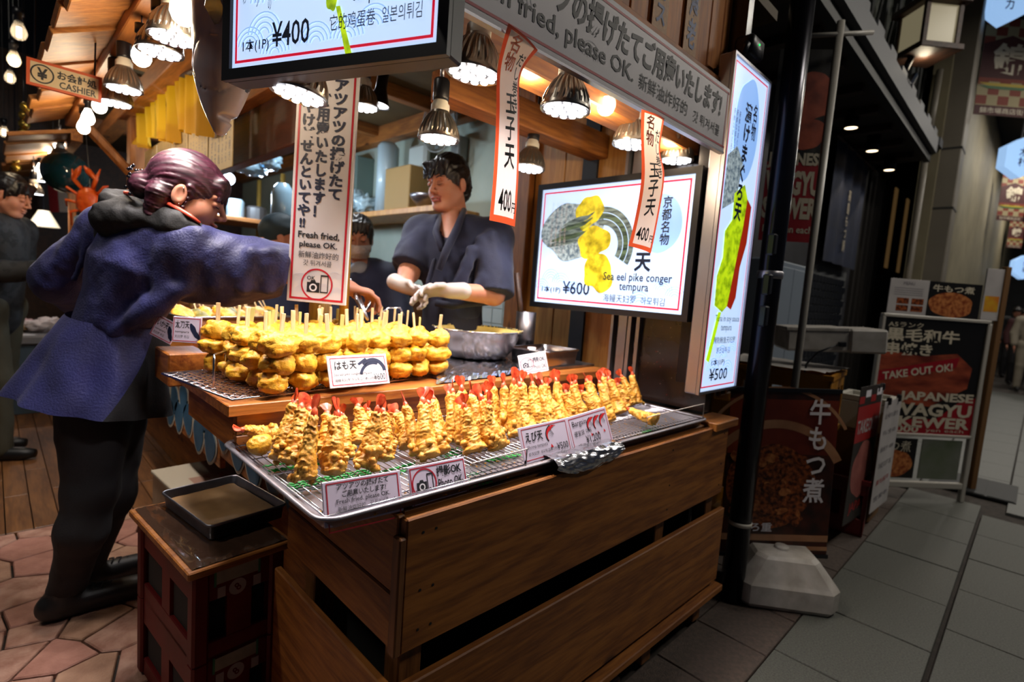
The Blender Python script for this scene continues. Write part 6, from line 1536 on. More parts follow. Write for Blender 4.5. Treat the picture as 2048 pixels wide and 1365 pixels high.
for z in (.55, .95, 1.3):
    mb = MB(); mb.bbox((-.55, -.2, z), (.6, .25, z+.03), .004); part('shelf_board', mb, MATS['wood_beam_x'], t)
for x in (-.52, .55):
    mb = MB(); mb.bbox((x, .2, 0), (x+.05, .25, 1.9), .004); part('upright', mb, MATS['wood_beam_z'], t)
cols = ['#7A8A90', '#B5A98C', '#8C2E28', '#4C6A7C', '#C0B8A8', '#7C5A34', '#3E5A48']
rr = random.Random(12)
for zz, nm in ((.585, 'lowest'), (.985, 'middle'), (1.335, 'highest')):
    x = -.5
    k = 0
    while x < .5:
        w = rr.uniform(.07, .13); h = rr.uniform(.1, .22); c = rr.randrange(7)
        mb = MB(); mb.bbox((0, -.1, 0), (w, .1, h), .006); o = part('goods_box', mb, mat('goods_%s' % 'abcdefg'[c], cols[c], .5), None, loc=(1.0+x, 5.65, zz))
        tag(o, 'goods box, %s from the left on the %s shelf of the far aisle' % (ORD[k], nm), 'box', 'boxes on the far shelf'); x += w+.015; k += 1

# ------------------------------------------------------------------ kitchen beyond: steel shelf, hood, bluish lamps
t = thing('kitchen_rack', 'brassy metal rack with shelves in the kitchen behind the sleeve', 'rack', (1.35, 4.4, 0))
for x, y in ((-.35, -.2), (.25, -.2), (-.35, .3), (.25, .3)):
    mb = MB(); mb.tube([(x, y, 0), (x, y, 1.95)], .018, 8); part('upright', mb, MATS['strut_brass'], t, True)
for z in (.9, 1.25, 1.55):
    mb = MB(); mb.bbox((-.36, -.22, z), (.26, .32, z+.03), .004); part('shelf_board', mb, MATS['wood_beam_x'], t)
for k, (x, y, z, sx, sy, sz, c, lab) in enumerate(((1.12, 4.3, 1.585, .09, .06, .17, 'bag_blue', 'white square box on the upper kitchen rack shelf'), (1.3, 4.3, 1.585, .06, .05, .13, 'bag_grey', 'grey jar on the upper kitchen rack shelf'), (1.45, 4.32, 1.585, .08, .08, .1, 'bag_dark', 'dark pot on the upper kitchen rack shelf'), (1.18, 4.3, 1.285, .12, .08, .12, 'bag_grey', 'grey basket on the middle kitchen rack shelf'), (1.48, 4.3, 1.285, .1, .08, .14, 'bag_dark', 'dark tin on the middle kitchen rack shelf'))):
    mat('bag_blue', '#A9BBC6', .5); mat('bag_grey', '#7E8C92', .5); mat('bag_dark', '#3A3634', .4)
    mb = MB(); mb.lathe([(.0001, 0), (sx, 0), (sx, sz*.85), (sx*.8, sz), (.0001, sz)], 4 if k in (0, 3) else 16, RZ(math.pi/4)); o = part('kitchen_container', mb, MATS[c], None, loc=(x, y, z)); tag(o, lab, 'container')
kb = bpy.data.lights.new('kitchen_light', 'POINT'); kb.energy = 18.0; kb.color = (.62, .8, 1.0); kb.shadow_soft_size = .06
for (x, y, D, lab) in ((541, 329, 3.4, 'cool white kitchen bulb right of the rack'), (457, 358, 3.7, 'cool white kitchen bulb left of the rack')):
    p = P(x, y, D=D); t = thing('kitchen_bulb', lab, 'light bulb', p); mb = MB(); mb.lathe([(.042*math.sin(math.pi*k/10)+.0001, -.042*math.cos(math.pi*k/10)) for k in range(11)], 16); part('globe', mb, glow('globe_cool', '#DCEBFF', 6.0), t, True)
    mb = MB(); mb.tube([(0, 0, .04), (0, 0, .5)], .008, 6); part('cord', mb, MATS['black_plastic'], t)
    l = bpy.data.objects.new('kitchen_light', kb); col.objects.link(l); l.parent = t; l.location = (0, 0, -.06)
p = P(500, 335, D=3.2); t = thing('plastic_bag', 'bundle of pale bluish plastic bags hanging from the beam', 'bag', p)
mat('bag_film', '#8FB4CC', .25, coat=.5)
mb = MB(); mb.tube([(0, 0, .02), (0, 0, .55)], .003, 5); part('cord', mb, MATS['black_plastic'], t)
put('bundle', lump_mesh(95, .09, .06, .045, 2.0, m='bag_film'), t, (0, 0, 0)); put('bundle', lump_mesh(96, .05, .05, .05, 2.0, m='bag_film'), t, (.1, -.08, .05))
p = P(565, 410, D=3.0); t = thing('plastic_jug', 'translucent plastic jug hanging beside the tall sign', 'jug', p)
mb = MB(); mb.lathe([(.0001, -.11), (.05, -.105), (.06, -.06), (.06, .06), (.045, .1), (.03, .12)], 18); part('body', mb, MATS['bag_film'], t, True); mb = MB(); mb.tube([(.06, 0, -.04), (.1, 0, 0), (.06, 0, .06)], .008, 6); part('handle', mb, MATS['bag_film'], t, True)

# ------------------------------------------------------------------ back wall shelf, fan and packed goods
shf = thing('wall_shelf', 'wooden wall shelf with triangular brackets behind the vendors', 'shelf', (2.2, 3.6, 1.66))
zS = 1.70
mb = MB(); mb.bbox((2.0, 2.75, zS-.04), (2.35, 4.6, zS), .004); wpart('board', mb, MATS['wood_wall_z'], shf)
for y in (2.95, 4.2):
    mb = MB(); mb.prism([(0, 0), (-.28, 0), (0, -.28)], -.02, .02, Matrix(((1, 0, 0, 2.35), (0, 0, 1, y), (0, 1, 0, zS-.04), (0, 0, 0, 1)))); wpart('bracket', mb, MATS['wood_wall_z'], shf)
mat('bag_clear', '#9DB2B8', .2, coat=.6); mat('box_teal', '#6E8078', .7); mat('stack_white', '#A9BCC2', .4, coat=.3); mat('carton_tan', '#9A7A46', .7)
for k, (y, r) in enumerate(((4.35, .10), (4.15, .09), (3.95, .11), (3.78, .08))):
    o = put('plastic_bag', lump_mesh(101+k, r, r*1.1, r*.85, 1.8, m='bag_clear'), None, (2.07, y, zS+r*.85)); tag(o, 'crumpled clear plastic bag on the wall shelf, %s from the left' % ORD[k], 'bag', 'plastic bags on the wall shelf')
mb = MB(); mb.bbox((-.08, -.18, 0), (.08, .18, .52), .005); o = part('carton', mb, MATS['box_teal'], None, loc=(2.268, 4.35, zS)); tag(o, 'tall grey-green carton with a green tag on the wall shelf', 'box')
mb = MB(); mb.box((-.083, -.1, .38), (-.08, -.02, .44)); part('tag', mb, mat('tag_green', '#1E7A4A', .5), o)
mb = MB(); mb.lathe([(.0001, 0), (.075, 0), (.08, .5), (.05, .53), (.0001, .54)], 14, fin=lambda r, z, j: r*(1+.05*math.sin(j*2.4+z*30))); o = part('cup_stack', mb, MATS['stack_white'], None, True, loc=(2.15, 3.62, zS)); tag(o, 'tall film-wrapped stack of white cups on the wall shelf', 'cups')
mb = MB(); mb.bbox((-.14, -.16, 0), (.12, .16, .30), .006); o = part('carton', mb, MATS['carton_tan'], None, loc=(2.18, 3.3, zS)); tag(o, 'tan carton on the wall shelf behind the vendor head', 'box')
mb = MB(); mb.lathe([(.0001, 0), (.06, 0), (.11, .06), (.115, .08), (.11, .08), (.06, .006)], 24); o = part('steel_bowl', mb, MATS['steel_dull'], None, True, loc=(2.08, 2.98, zS+.002)); tag(o, 'small steel bowl at the right end of the wall shelf', 'bowl')
fc_ = P(878, 245, X=2.12); fan = thing('wall_fan', 'grey wall fan with a round wire cage behind the vendor', 'fan', M=frame(fc_, (0, -1, 0), UP)); R_ = .19
mat('fan_grey', '#8A8E8C', .4)
for r in (R_, R_*.72, R_*.4):
    mb = MB(); mb.tube([(r*math.cos(a), r*math.sin(a), .05-.05*(r/R_)**2) for a in [2*math.pi*k/36 for k in range(36)]], .004 if r == R_ else .002, 6, closed=True); part('cage_ring', mb, MATS['fan_grey'], fan, True)
mb = MB()
for k in range(60):
    a = 2*math.pi*k/60; mb.tube([(.04*math.cos(a), .04*math.sin(a), .05), (R_*.7*math.cos(a), R_*.7*math.sin(a), .026), (R_*math.cos(a), R_*math.sin(a), 0), (R_*.8*math.cos(a), R_*.8*math.sin(a), -.06)], .0011, 4)
q = part('cage_wires', mb, MATS['fan_grey'], fan); q['kind'] = 'stuff'
for k in range(4):
    mb = MB(); M_ = RZ(k*math.pi/2) @ RX(.35); mb.prism([(.03, -.02), (R_*.85, -.07), (R_*.9, .03), (.03, .03)], -.002, .002, M_); part('blade', mb, mat('blade_smoke', '#5E6A6C', .3), fan)
mb = MB(); mb.lathe([(.0001, .055), (.035, .05), (.04, .0), (.05, -.06), (.04, -.12), (.0001, -.13)], 20); part('motor', mb, MATS['fan_grey'], fan, True)
mb = MB(); mb.bbox((-.05, -.32, -.22), (.05, -.05, -.14), .01); part('wall_bracket', mb, MATS['fan_grey'], fan)
p = P(838, 330, X=2.25); mb = MB(); mb.bbox((-.03, -.11, -.14), (.03, .11, .14), .02); o = part('wall_box', mb, mat('box_white', '#B5BDB8', .4), None, loc=p); tag(o, 'rounded white wall box with a green light left of the fan', 'wall box')
# trays of fried food far behind the masked vendor
t = thing('fried_food_tray', 'black tray of golden fried pieces behind the masked vendor', 'tray', (1.88, 2.95, 1.10))
mb = MB(); pan(mb, -.16, -.2, .16, .2, 0, .04, .02); part('pan', mb, MATS['black_metal'], t, True)
for k in range(12): put('fried_piece', CH[k % 7], t, (-.10+.07*(k % 4), -.13+.12*(k//4), .045))
mb = MB(); mb.bbox((1.72, 2.6, .0), (2.05, 3.4, 1.095), .005); o = part('back_bench', mb, MATS['wood_beam_x'], None); tag(o, 'wooden bench behind the masked vendor carrying the fried food tray', 'bench')

# added fill lamp, out of sight, brightening the stall inside, gold ornaments at the far left
pt = P(655, 178, D=2.9); t = thing('fill_lamp', 'added square fill lamp under the stall ceiling, hidden behind the tall sign', 'lamp', (pt.x, pt.y, 2.30))
mb = MB(); mb.bbox((-.09, -.09, .02), (.09, .09, .12), .004); part('housing', mb, MATS['plastic_white'], t)
mb = MB(); mb.box((-.08, -.08, .012), (.08, .08, .02)); part('diffuser', mb, glow('fill_cool', '#E8F2FF', 6.0), t)
tl_ = bpy.data.lights.new('fill_light', 'AREA'); tl_.shape = 'SQUARE'; tl_.size = .16; tl_.energy = 9.0; tl_.color = (.93, .97, 1.0)
l = bpy.data.objects.new('fill_light', tl_); col.objects.link(l); l.parent = t; l.location = (0, 0, 0)
mat('ornament_gold', '#A8893A', .2, metal=.8)
rr = random.Random(31)
om = MB(); om.lathe([(.035*math.sin(math.pi*k/8)+.0001, -.035*math.cos(math.pi*k/8)) for k in range(9)], 12); ome = om.mesh('ornament', True); ome.materials.append(MATS['ornament_gold'])
for k in range(9):
    p = P(58-6*k*.7+rr.uniform(-6, 6), 215+17*k, D=3.6+.1*k); t = thing('gold_ornament', 'gold ball ornament hanging at the far left, %s from the top' % ORD[k], 'ornament', p, group='gold ornaments'); put('ball', ome, t)
    mb = MB(); mb.tube([(0, 0, .03), (0, 0, max(.05, 3.2-p.z))], .002, 4); part('thread', mb, MATS['black_plastic'], t)
# ------------------------------------------------------------------ people
mat('skin_man', '#C98E74', .5, sss=.15, color2='#C08068', scale=14); mat('skin_woman', '#B77F68', .5, sss=.15, color2='#AE745E', scale=14); mat('lip', '#A85A50', .4); mat('lash', '#120C0C', .6)
mat('hair_black', '#0E0B0C', .38, color2='#1C1618', scale=60, stretch=(1, 1, .12)); mat('hair_plum', '#1E0A14', .46, color2='#43192A', scale=50, stretch=(.3, .3, 3))
mat('navy_jacket', '#191B4A', .62, color2='#242762', scale=9, bump=.25, bscale=160, sheen=.05); mat('navy_samue', '#0F1530', .8, color2='#141C3C', scale=8, bump=.2, bscale=240, sheen=.1)
mat('cloth_black', '#0E0D12', .8, bump=.15, bscale=200); mat('hood_charcoal', '#07060A', .75, bump=.15, bscale=200); mat('coral', '#D24A34', .5)
mat('shoe_black', '#0C0C0E', .45); mat('glove_white', '#CFC3C0', .35, coat=.2, sss=.1); mat('mask_white', '#C9C3C6', .7); mat('camo_dark', '#0D0E10', .8, color2='#212224', scale=22, lo=.45, hi=.5); mat('olive_pants', '#3A3524', .8); mat('sole_dark', '#161416', .7)
mat('bandana_teal', '#0F2630', .7); mat('teeth', '#D8CFC6', .4); mat('stripe_shirt', '#8C8C90', .7)

def head_matrix(c, fwd, up, s=1.0):
    f_ = Vector(fwd).normalized(); u = Vector(up); u = (u-f_*u.dot(f_)).normalized(); r = f_.cross(u)
    return Matrix(((r.x*s, f_.x*s, u.x*s, c[0]), (r.y*s, f_.y*s, u.y*s, c[1]), (r.z*s, f_.z*s, u.z*s, c[2]), (0, 0, 0, 1)))
def head_field(Q, smile=0.0, female=False):
    S = Q.copy(); S[..., 0] = np.abs(Q[..., 0])
    d = sd_ell(Q, (0, -.012, .045), (.076, .094, .086))
    d = smin(d, sd_ell(Q, (0, .028, -.028), (.060, .062, .085)), .03)
    d = smin(d, sd_ell(Q, (0, .060, -.092), (.030, .026, .022)), .03)              # chin
    d = smin(d, sd_ell(S, (.040, .048, -.030), (.028, .030, .030)), .025)           # cheek
    d = smin(d, sd_cap(S, (.055, .0, -.045), (.028, .050, -.090), .020, .018), .03)    # jaw
    d = smin(d, sd_ell(Q, (0, .078, .028), (.052, .016, .014)), .02)                # brow
    d = smax(d, -sd_ell(S, (.032, .100, .008), (.020, .019, .013)), .014)           # eye socket
    d = smin(d, sd_cap(Q, (0, .090, .016), (0, .112, -.024), .0065, .0095), .012)  # nose ridge
    d = smin(d, sd_ell(S, (.011, .098, -.030), (.009, .011, .008)), .008)           # nostril wing
    d = smin(d, sd_ell(S, (.032, .080, .007), (.0165, .0135, .0115)), .004)         # closed eyelid
    d = smin(d, sd_ell(Q, (0, .093, -.0545), (.022+.006*smile, .010, .0055)), .006)
    d = smin(d, sd_ell(Q, (0, .091, -.0665), (.019+.006*smile, .010, .006)), .006)
    d = smax(d, -sd_ell(Q, (0, .104, -.0602), (.021+.007*smile, .012, .0012+.003*smile)), .003)
    ear = sd_ell(S, (.080, -.008, -.004), (.010, .020, .032)); ear = smax(ear, -sd_ell(S, (.089, -.004, .0), (.006, .012, .020)), .004)
    d = smin(d, ear, .008)
    d = smin(d, sd_cap(Q, (0, -.022, -.06), (0, -.045, -.22), .054 if not female else .047, .058 if not female else .05), .03)
    return d
def lip_mask(c, smile=0.0):
    m = ((np.abs(c[:, 0]) < .024+.006*smile) & (c[:, 1] > .082) & (c[:, 2] < -.049) & (c[:, 2] > -.073)).astype(int)
    return m
def face_lines(t, M, brow='lash'):
    """eyebrows and lash lines as thin strands"""
    for s in (-1, 1):
        mb = MB(); mb.tube([M @ Vector((s*.018, .0945, .030)), M @ Vector((s*.034, .0915, .036)), M @ Vector((s*.050, .080, .031))], [.0022, .003, .0012], 6); part('eyebrow', mb, MATS[brow], t, True)
        mb = MB(); mb.tube([M @ Vector((s*.017, .0905, .0015)), M @ Vector((s*.032, .0935, -.002)), M @ Vector((s*.047, .0855, .002))], [.0009, .0016, .001], 6); part('eyelash', mb, MATS['lash'], t, True)
def to_world(shell, M):
    v, f_ = shell; A = np.array(M.to_3x3(), np.float32); b = np.array(M.translation, np.float32)
    return v@A.T+b, f_
def bounds(pts, m):
    a = np.array([tuple(p) for p in pts]); return a.min(0)-m, a.max(0)+m
def hand_field(Q, wrist, d, n, side, curl=.5, sc=1.0):
    d, n = Vector(d).normalized(), Vector(n); n = (n-d*n.dot(d)).normalized(); s = d.cross(n)
    w = Vector(wrist)
    r = sd_cap(Q, w+d*.02*sc, w+d*.075*sc, .030*sc, .034*sc, flat=(n, 2.1)); r = smin(r, sd_cap(Q, w-d*.03*sc, w+d*.02*sc, .027*sc, .027*sc), .02)
    for i in range(4):
        b = w+d*(.088-.006*abs(i-1.3))*sc+s*(i-1.5)*.0195*sc; a = curl*(.7+.15*i); L = (.040, .026, .020); k = (1.0, 1.08, 1.0, .8)[i]
        p = b; ang = a*.6
        for q in range(3):
            dr = d*math.cos(ang)+n*math.sin(ang); e = p+dr*L[q]*k*sc; r = smin(r, sd_cap(Q, p, e, (.0092-.0008*q)*sc, (.0086-.0009*q)*sc), .004); p = e; ang += a*.75
    p = w+d*.03*sc+s*side*.030*sc; dr = (d*.65+s*side*.55+n*.5).normalized(); e = p+dr*.04*sc; r = smin(r, sd_cap(Q, p, e, .0125*sc, .0105*sc), .01)
    dr = (d*.85+s*side*.05+n*.55).normalized(); r = smin(r, sd_cap(Q, e, e+dr*.032*sc, .0105*sc, .0085*sc), .004)
    return r
def fold(Q, amp, f1=11, seed=3, vert=.45):
    q = Q*np.array([1, 1, vert], np.float32)
    return amp*(vnoise(q, f1, seed)+.5*vnoise(q, f1*2.3, seed+1)+.2*vnoise(Q, f1*5, seed+2))
RI, FO = Vector(CR), Vector((CF.x, CF.y, 0)).normalized()
RI = Vector((CR.x, CR.y, 0)).normalized()

# ---- vendor in the aisle, seen from behind, reaching to the right
wz = thing('person', 'person in a navy jacket and black trousers seen from behind, reaching over the counter', 'person', (.26, 2.2, 0))
wi = wz.matrix_basis.inverted()
def wput(name, me, label=None):
    o = put(name, me, wz); o.matrix_local = wi
    if label: o['label'] = label
    return o
J = lambda x, y, D: P(x, y, D=D)
fw = (RI*math.cos(math.radians(48))+FO*math.sin(math.radians(48)))
pel, wst, che = J(222, 690, 1.72), J(236, 640, 1.72), J(290, 525, 1.71)
shL, shR = J(212, 462, 1.79), J(392, 487, 1.64); elR, wrR = J(480, 528, 1.69), J(572, 548, 1.74)
elL, wrL = J(116, 555, 1.82), J(150, 602, 1.98); hdR = J(690, 575, 1.86)
cuffn = A3((wrR-elR).normalized())
def jacket(Q):
    d = sd_cap(Q, J(215, 672, 1.72), che, .128, .155, flat=(fw, 1.25))
    d = smin(d, sd_cap(Q, shL, J(330, 482, 1.68), .075, .080), .05); d = smin(d, sd_cap(Q, J(335, 492, 1.68), J(398, 506, 1.645), .078, .080), .05)
    d = smin(d, sd_cap(Q, che, J(300, 484, 1.70), .145, .09), .05)
    s = sd_cap(Q, J(396, 506, 1.645), elR, .082, .092); s = smin(s, sd_cap(Q, elR, wrR+(wrR-elR)*.3, .092, .106), .04)
    s = smin(s, sd_cap(Q, J(365, 545, 1.67), J(470, 560, 1.69), .06, .07), .06)
    s = smin(s, sd_cap(Q, J(385, 575, 1.67), J(590, 588, 1.745), .034, .034), .07)
    s = smax(s, ((Q-A3(wrR))@cuffn), .006); d = smin(d, s, .045)
    l = sd_cap(Q, shL, elL, .078, .074); l = smin(l, sd_cap(Q, elL, wrL, .074, .058), .03); d = smin(d, l, .03)
    hemn = (J(215, 600, 1.72)-J(235, 700, 1.72)).normalized(); hem = -((Q-A3(J(215, 694, 1.72)))@A3((hemn+RI*-.12).normalized()))
    d = smax(d, hem, .008)
    for a_, b_, D_, r_ in (((398, 470), (375, 575), 1.585, .016), ((345, 480), (318, 610), 1.59, .020), ((255, 520), (205, 650), 1.60, .020), ((440, 500), (428, 568), 1.60, .016), ((505, 505), (488, 575), 1.61, .016), ((300, 610), (225, 668), 1.60, .018), ((355, 585), (270, 640), 1.59, .018), ((185, 470), (150, 560), 1.72, .018), ((160, 480), (105, 540), 1.74, .018), ((330, 455), (250, 500), 1.60, .016), ((540, 510), (535, 580), 1.635, .013)):
        d = smin(d, sd_cap(Q, J(*a_, D_), J(*b_, D_+.01), r_, r_*.8), .035)
    return d+fold(Q, .011, 9, 3, .45)
lo, hi = bounds([pel, che, shL, shR, wrR, elL, wrL], .2)
wput('jacket', net_mesh('jacket', [net(jacket, lo, hi, .0085)], [MATS['navy_jacket']]))
# lower skirt of the jacket and dark apron flap
def ring(c, hw, dp, tilt, k, n=132):
    out = []
    for i in range(n):
        a = 2*math.pi*i/n+.85-.7*k; w_ = 1+.05*math.sin(7*a+k*.8)*k+.03*math.sin(13*a+1)*k
        w_ += .05*noise.noise(Vector((math.cos(a)*2.2, math.sin(a)*2.2, k*2.5)))*(.3+k)
        out.append(c+RI*(hw*math.cos(a)*w_)+FO*(dp*math.sin(a)*w_)+UP*(tilt*math.cos(a)))
    return out
mb = MB(); loops = []
for k in range(25):
    t_ = k/24; x = 236+(186-236)*t_; y = 640+(800-640)*t_
    loops.append(ring(J(x, y, 1.72), .135+.088*t_**.8, .130+.05*t_, -.02-.02*t_, t_))
loft(mb, loops); me = mb.mesh('jacket_skirt', True)
me.materials.append(MATS['navy_jacket']); me.materials.append(MATS['cloth_black'])
# the right flank of the skirt, running diagonally, is the dark apron flap
for p in me.polygons: p.material_index = 1 if ((p.index % 132) >= 110 or (p.index % 132) < 20) else 0
wput('jacket_skirt', me)
# trousers
kN, aN = J(183, 985, 1.70), Vector((.165, 2.19, .10)); kF, aF = J(222, 985, 1.83), Vector((.235, 2.33, .10))
def trous(Q):
    d = sd_cap(Q, J(190, 770, 1.70), kN, .112, .072); d = smin(d, sd_cap(Q, kN, J(165, 1060, 1.685), .072, .066), .03); d = smin(d, sd_cap(Q, J(165, 1060, 1.685), aN+Vector((0, 0, .0)), .066, .05), .03)
    e = sd_cap(Q, J(228, 780, 1.80), kF, .108, .07); e = smin(e, sd_cap(Q, kF, aF, .072, .05), .04)
    d = smin(d, e, .03); d = smax(d, .085-Q[..., 2], .006)
    return d+fold(Q, .005, 12, 8, .8)
lo, hi = bounds([J(190, 770, 1.70), J(228, 780, 1.80), kN, kF, aN, aF], .14)
wput('trousers', net_mesh('trousers', [net(trous, lo, hi, .0085)], [MATS['cloth_black']]))
for (h, t_, nm) in ((Vector((.125, 2.185, .045)), Vector((.355, 2.185, .035)), 'near'), (Vector((.20, 2.33, .045)), Vector((.425, 2.35, .035)), 'far')):
    def shoe(Q, h=h, t_=t_):
        d = sd_cap(Q, h, t_, .044, .040); d = smin(d, sd_cap(Q, h+Vector((.03, 0, .01)), h+Vector((.03, 0, .07)), .045, .045), .02); d = smax(d, .004-Q[..., 2], .004); return smax(d, Q[..., 2]-.105, .004)
    lo, hi = bounds([h, t_], .08); hi[2] += .06
    o = wput('shoe', net_mesh('shoe', [net(shoe, lo, hi, .005)], [MATS['shoe_black'], MATS['sole_dark']], lambda c: (c[:, 2] < .022).astype(int)))
    mb = MB()
    for k in range(4): q = h+(t_-h)*(.45+.1*k)+Vector((0, 0, .046-.004*k)); mb.tube([q+Vector((0, -.022, -.006)), q+Vector((.01, 0, .004)), q+Vector((0, .022, -.006))], .0028, 5)
    lc = part('laces', mb, MATS['cloth_black'], o, True)
# body: head, neck, reaching forearm with hand, trunk and legs under the clothes
hf = (RI*math.cos(math.radians(24))+FO*math.sin(math.radians(24))+UP*-.28)
HM = head_matrix(J(374, 396, 1.66), hf, UP, 1.02)
hs = net(lambda Q: head_field(Q, 0, True), (-.10, -.15, -.24), (.10, .135, .14), .0034)
hsh = to_world(hs, HM)
nlip = len(hs[1])
def wbody(Q):
    d = sd_cap(Q, pel, che, .08, .10); d = smin(d, sd_cap(Q, che, J(330, 460, 1.69), .10, .05), .05); d = smin(d, sd_cap(Q, shR, elR, .05, .045), .03)
    d = smin(d, sd_cap(Q, shL, elL, .05, .045), .03); d = smin(d, sd_cap(Q, elL, wrL, .042, .03), .02); d = smin(d, sd_cap(Q, elR, wrR, .042, .032), .02)
    for k_, a_, hx in ((kN, aN, J(190, 770, 1.70)), (kF, aF, J(228, 780, 1.80))): d = smin(d, sd_cap(Q, hx, k_, .08, .05), .03); d = smin(d, sd_cap(Q, k_, a_-Vector((0, 0, .03)), .05, .034), .02)
    return d
lo, hi = bounds([pel, shL, shR, aN, aF, wrR, elL], .13); b1 = net(wbody, lo, hi, .016)
dh = (hdR-wrR).normalized()
def wforearm(Q): return smin(sd_cap(Q, elR, hdR, .036, .026), hand_field(Q, hdR, dh, Vector((0, 0, -1)), 1, 1.1), .015)
lo, hi = bounds([elR, hdR+dh*.16], .07); b2 = net(wforearm, lo, hi, .0055)
me = net_mesh('body', [hsh, b1, b2], [MATS['skin_woman'], MATS['lip']])
mi_ = np.zeros(len(me.polygons), np.int32); mi_[:nlip] = lip_mask(hs[0][hs[1]].mean(1)); me.polygons.foreach_set('material_index', mi_)
wput('body', me)
class _Par: pass
def child_space(parent, M):
    return parent.matrix_basis.inverted() @ M
face_lines(wz, child_space(wz, HM))
def strand(Q, amp): 
    a = np.arctan2(Q[..., 0], Q[..., 2]+.03); q = np.stack([a*9, Q[..., 1]*6, a*0+1.0], -1); return amp*vnoise(q.astype(np.float32), 3.2, 21)
def hair_w(Q):
    d = sd_ell(Q, (0, -.014, .046), (.086, .106, .098)); S = Q.copy(); S[..., 0] = np.abs(Q[..., 0])
    face = sd_ell(Q, (0, .105, -.03), (.070, .075, .095)); d = smax(d, -face, .01)
    d = smax(d, -(Q[..., 2]+.03+.25*(Q[..., 1]-.02)*(Q[..., 1] > .02)), .012)
    d = smin(d, sd_ell(Q, (0, -.115, -.01), (.045, .038, .042)), .02)
    d = smin(d, sd_cap(S, (.079, .012, .03), (.074, .006, -.07), .010, .006), .012)      # side lock before the ear
    d = smin(d, sd_ell(Q, (0, .070, .062), (.062, .035, .040)), .012)
    for x in (-.045, -.022, 0, .022, .045): d = smin(d, sd_cap(Q, (x, .085, .08), (x*1.05, .104-abs(x)*.35, .022), .014, .006), .008)
    d = smin(d, sd_cap(S, (.06, -.06, -.02), (.05, -.06, -.11), .035, .02), .02)
    ear = sd_ell(S, (.088, -.008, -.004), (.02, .022, .036)); d = smax(d, -ear, .006)
    return d+strand(Q, .0035)
v, f_ = to_world(net(hair_w, (-.12, -.18, -.16), (.12, .14, .17), .0042), HM)
hw_ = wput('hair', net_mesh('hair', [(v, f_)], [MATS['hair_plum']]))
mb = MB(); rr = random.Random(6)
for k in range(22):
    p = HM @ Vector((rr.uniform(-.05, .05), -.145+rr.uniform(-.012, .014), rr.uniform(-.05, .04))); mb.lathe([(.0001, -.006), (.006, 0), (.0001, .006)], 8, T(*p))
o = part('hair_clip', mb, mat('bead_black', '#15131A', .12, coat=.6), wz, True); o.matrix_local = wi; o['label'] = 'beaded black hair clip'
def hood(Q):
    d = sd_cap(Q, J(218, 400, 1.66), J(395, 458, 1.585), .030, .022); d = smin(d, sd_cap(Q, J(235, 430, 1.62), J(345, 450, 1.585), .045, .03), .05); d = smin(d, sd_ell(Q, J(250, 445, 1.66), (.085, .085, .055)), .05); d = smin(d, sd_cap(Q, J(235, 400, 1.70), J(330, 405, 1.78), .035, .03), .04)
    d = smin(d, sd_ell(Q, J(225, 470, 1.71), (.05, .05, .05)), .05)
    return d+.004+fold(Q, .012, 15, 13, 1)
lo, hi = bounds([J(220, 405, 1.68), J(390, 455, 1.60), J(330, 405, 1.80), J(225, 470, 1.71)], .09)
wput('hood', net_mesh('hood', [net(hood, lo, hi, .006)], [MATS['hood_charcoal']]))
mb = MB(); mb.tube([J(250, 386, 1.64), J(300, 394, 1.60), J(345, 412, 1.585), J(380, 432, 1.575), J(400, 446, 1.58)], [.006, .008, .008, .007, .004], 8); o = part('collar', mb, MATS['coral'], wz, True); o.matrix_local = wi; o['label'] = 'coral red collar edge'
mb = MB()
for p in ((.0875, -.002, .018), (.085, .0, -.03)): mb.lathe([(.0001, -.002), (.0026, 0), (.0001, .002)], 8, T(*(HM @ Vector((p[0], p[1], p[2])))))
o = part('ear_studs', mb, MATS['steel'], wz, True); o.matrix_local = wi

# ---- male vendor behind the counter
mz = thing('person', 'smiling dark-haired vendor in a navy kimono jacket with white gloves behind the counter', 'person', (1.47, 2.02, 0)); mi0 = mz.matrix_basis.inverted()
def mput(name, me, label=None):
    o = put(name, me, mz); o.matrix_local = mi0
    if label: o['label'] = label
    return o
mf = (RI*-math.sin(math.radians(34))-FO*math.cos(math.radians(34)))
MH = head_matrix(J(897, 372, 2.40), (RI*-math.sin(math.radians(36))-FO*math.cos(math.radians(36)))+UP*-.16, UP+RI*-.05, 1.0)
hs = net(lambda Q: head_field(Q, 1.0), (-.10, -.15, -.26), (.10, .135, .14), .0034); nlip = len(hs[1]); hsh = to_world(hs, MH)
msL, msR = J(985, 478, 2.38), J(848, 470, 2.46); meL, meR = J(988, 590, 2.30), J(818, 545, 2.36); mwL, mwR = J(902, 582, 2.18), J(808, 572, 2.25)
mch, mpe = J(912, 500, 2.42), J(905, 640, 2.44)
def mbody(Q):
    d = sd_cap(Q, mpe, mch, .085, .10); d = smin(d, sd_cap(Q, mch, J(905, 435, 2.41), .11, .055), .05)
    for a_, b_, c2 in ((msL, meL, mwL), (msR, meR, mwR)): d = smin(d, sd_cap(Q, a_, b_, .055, .046), .03); d = smin(d, sd_cap(Q, b_, c2, .046, .031), .02)
    for s in (-1, 1): q = mpe+RI*.06*s; d = smin(d, sd_cap(Q, q, Vector((q.x, q.y, .45)), .06, .05), .03); d = smin(d, sd_cap(Q, Vector((q.x, q.y, .45)), Vector((q.x, q.y, .05)), .06, .045), .02)
    return d
lo, hi = bounds([mpe, msL, msR, meL, meR, mwL, mwR, (mpe.x, mpe.y, 0)], .16); b1 = net(mbody, lo, hi, .010)
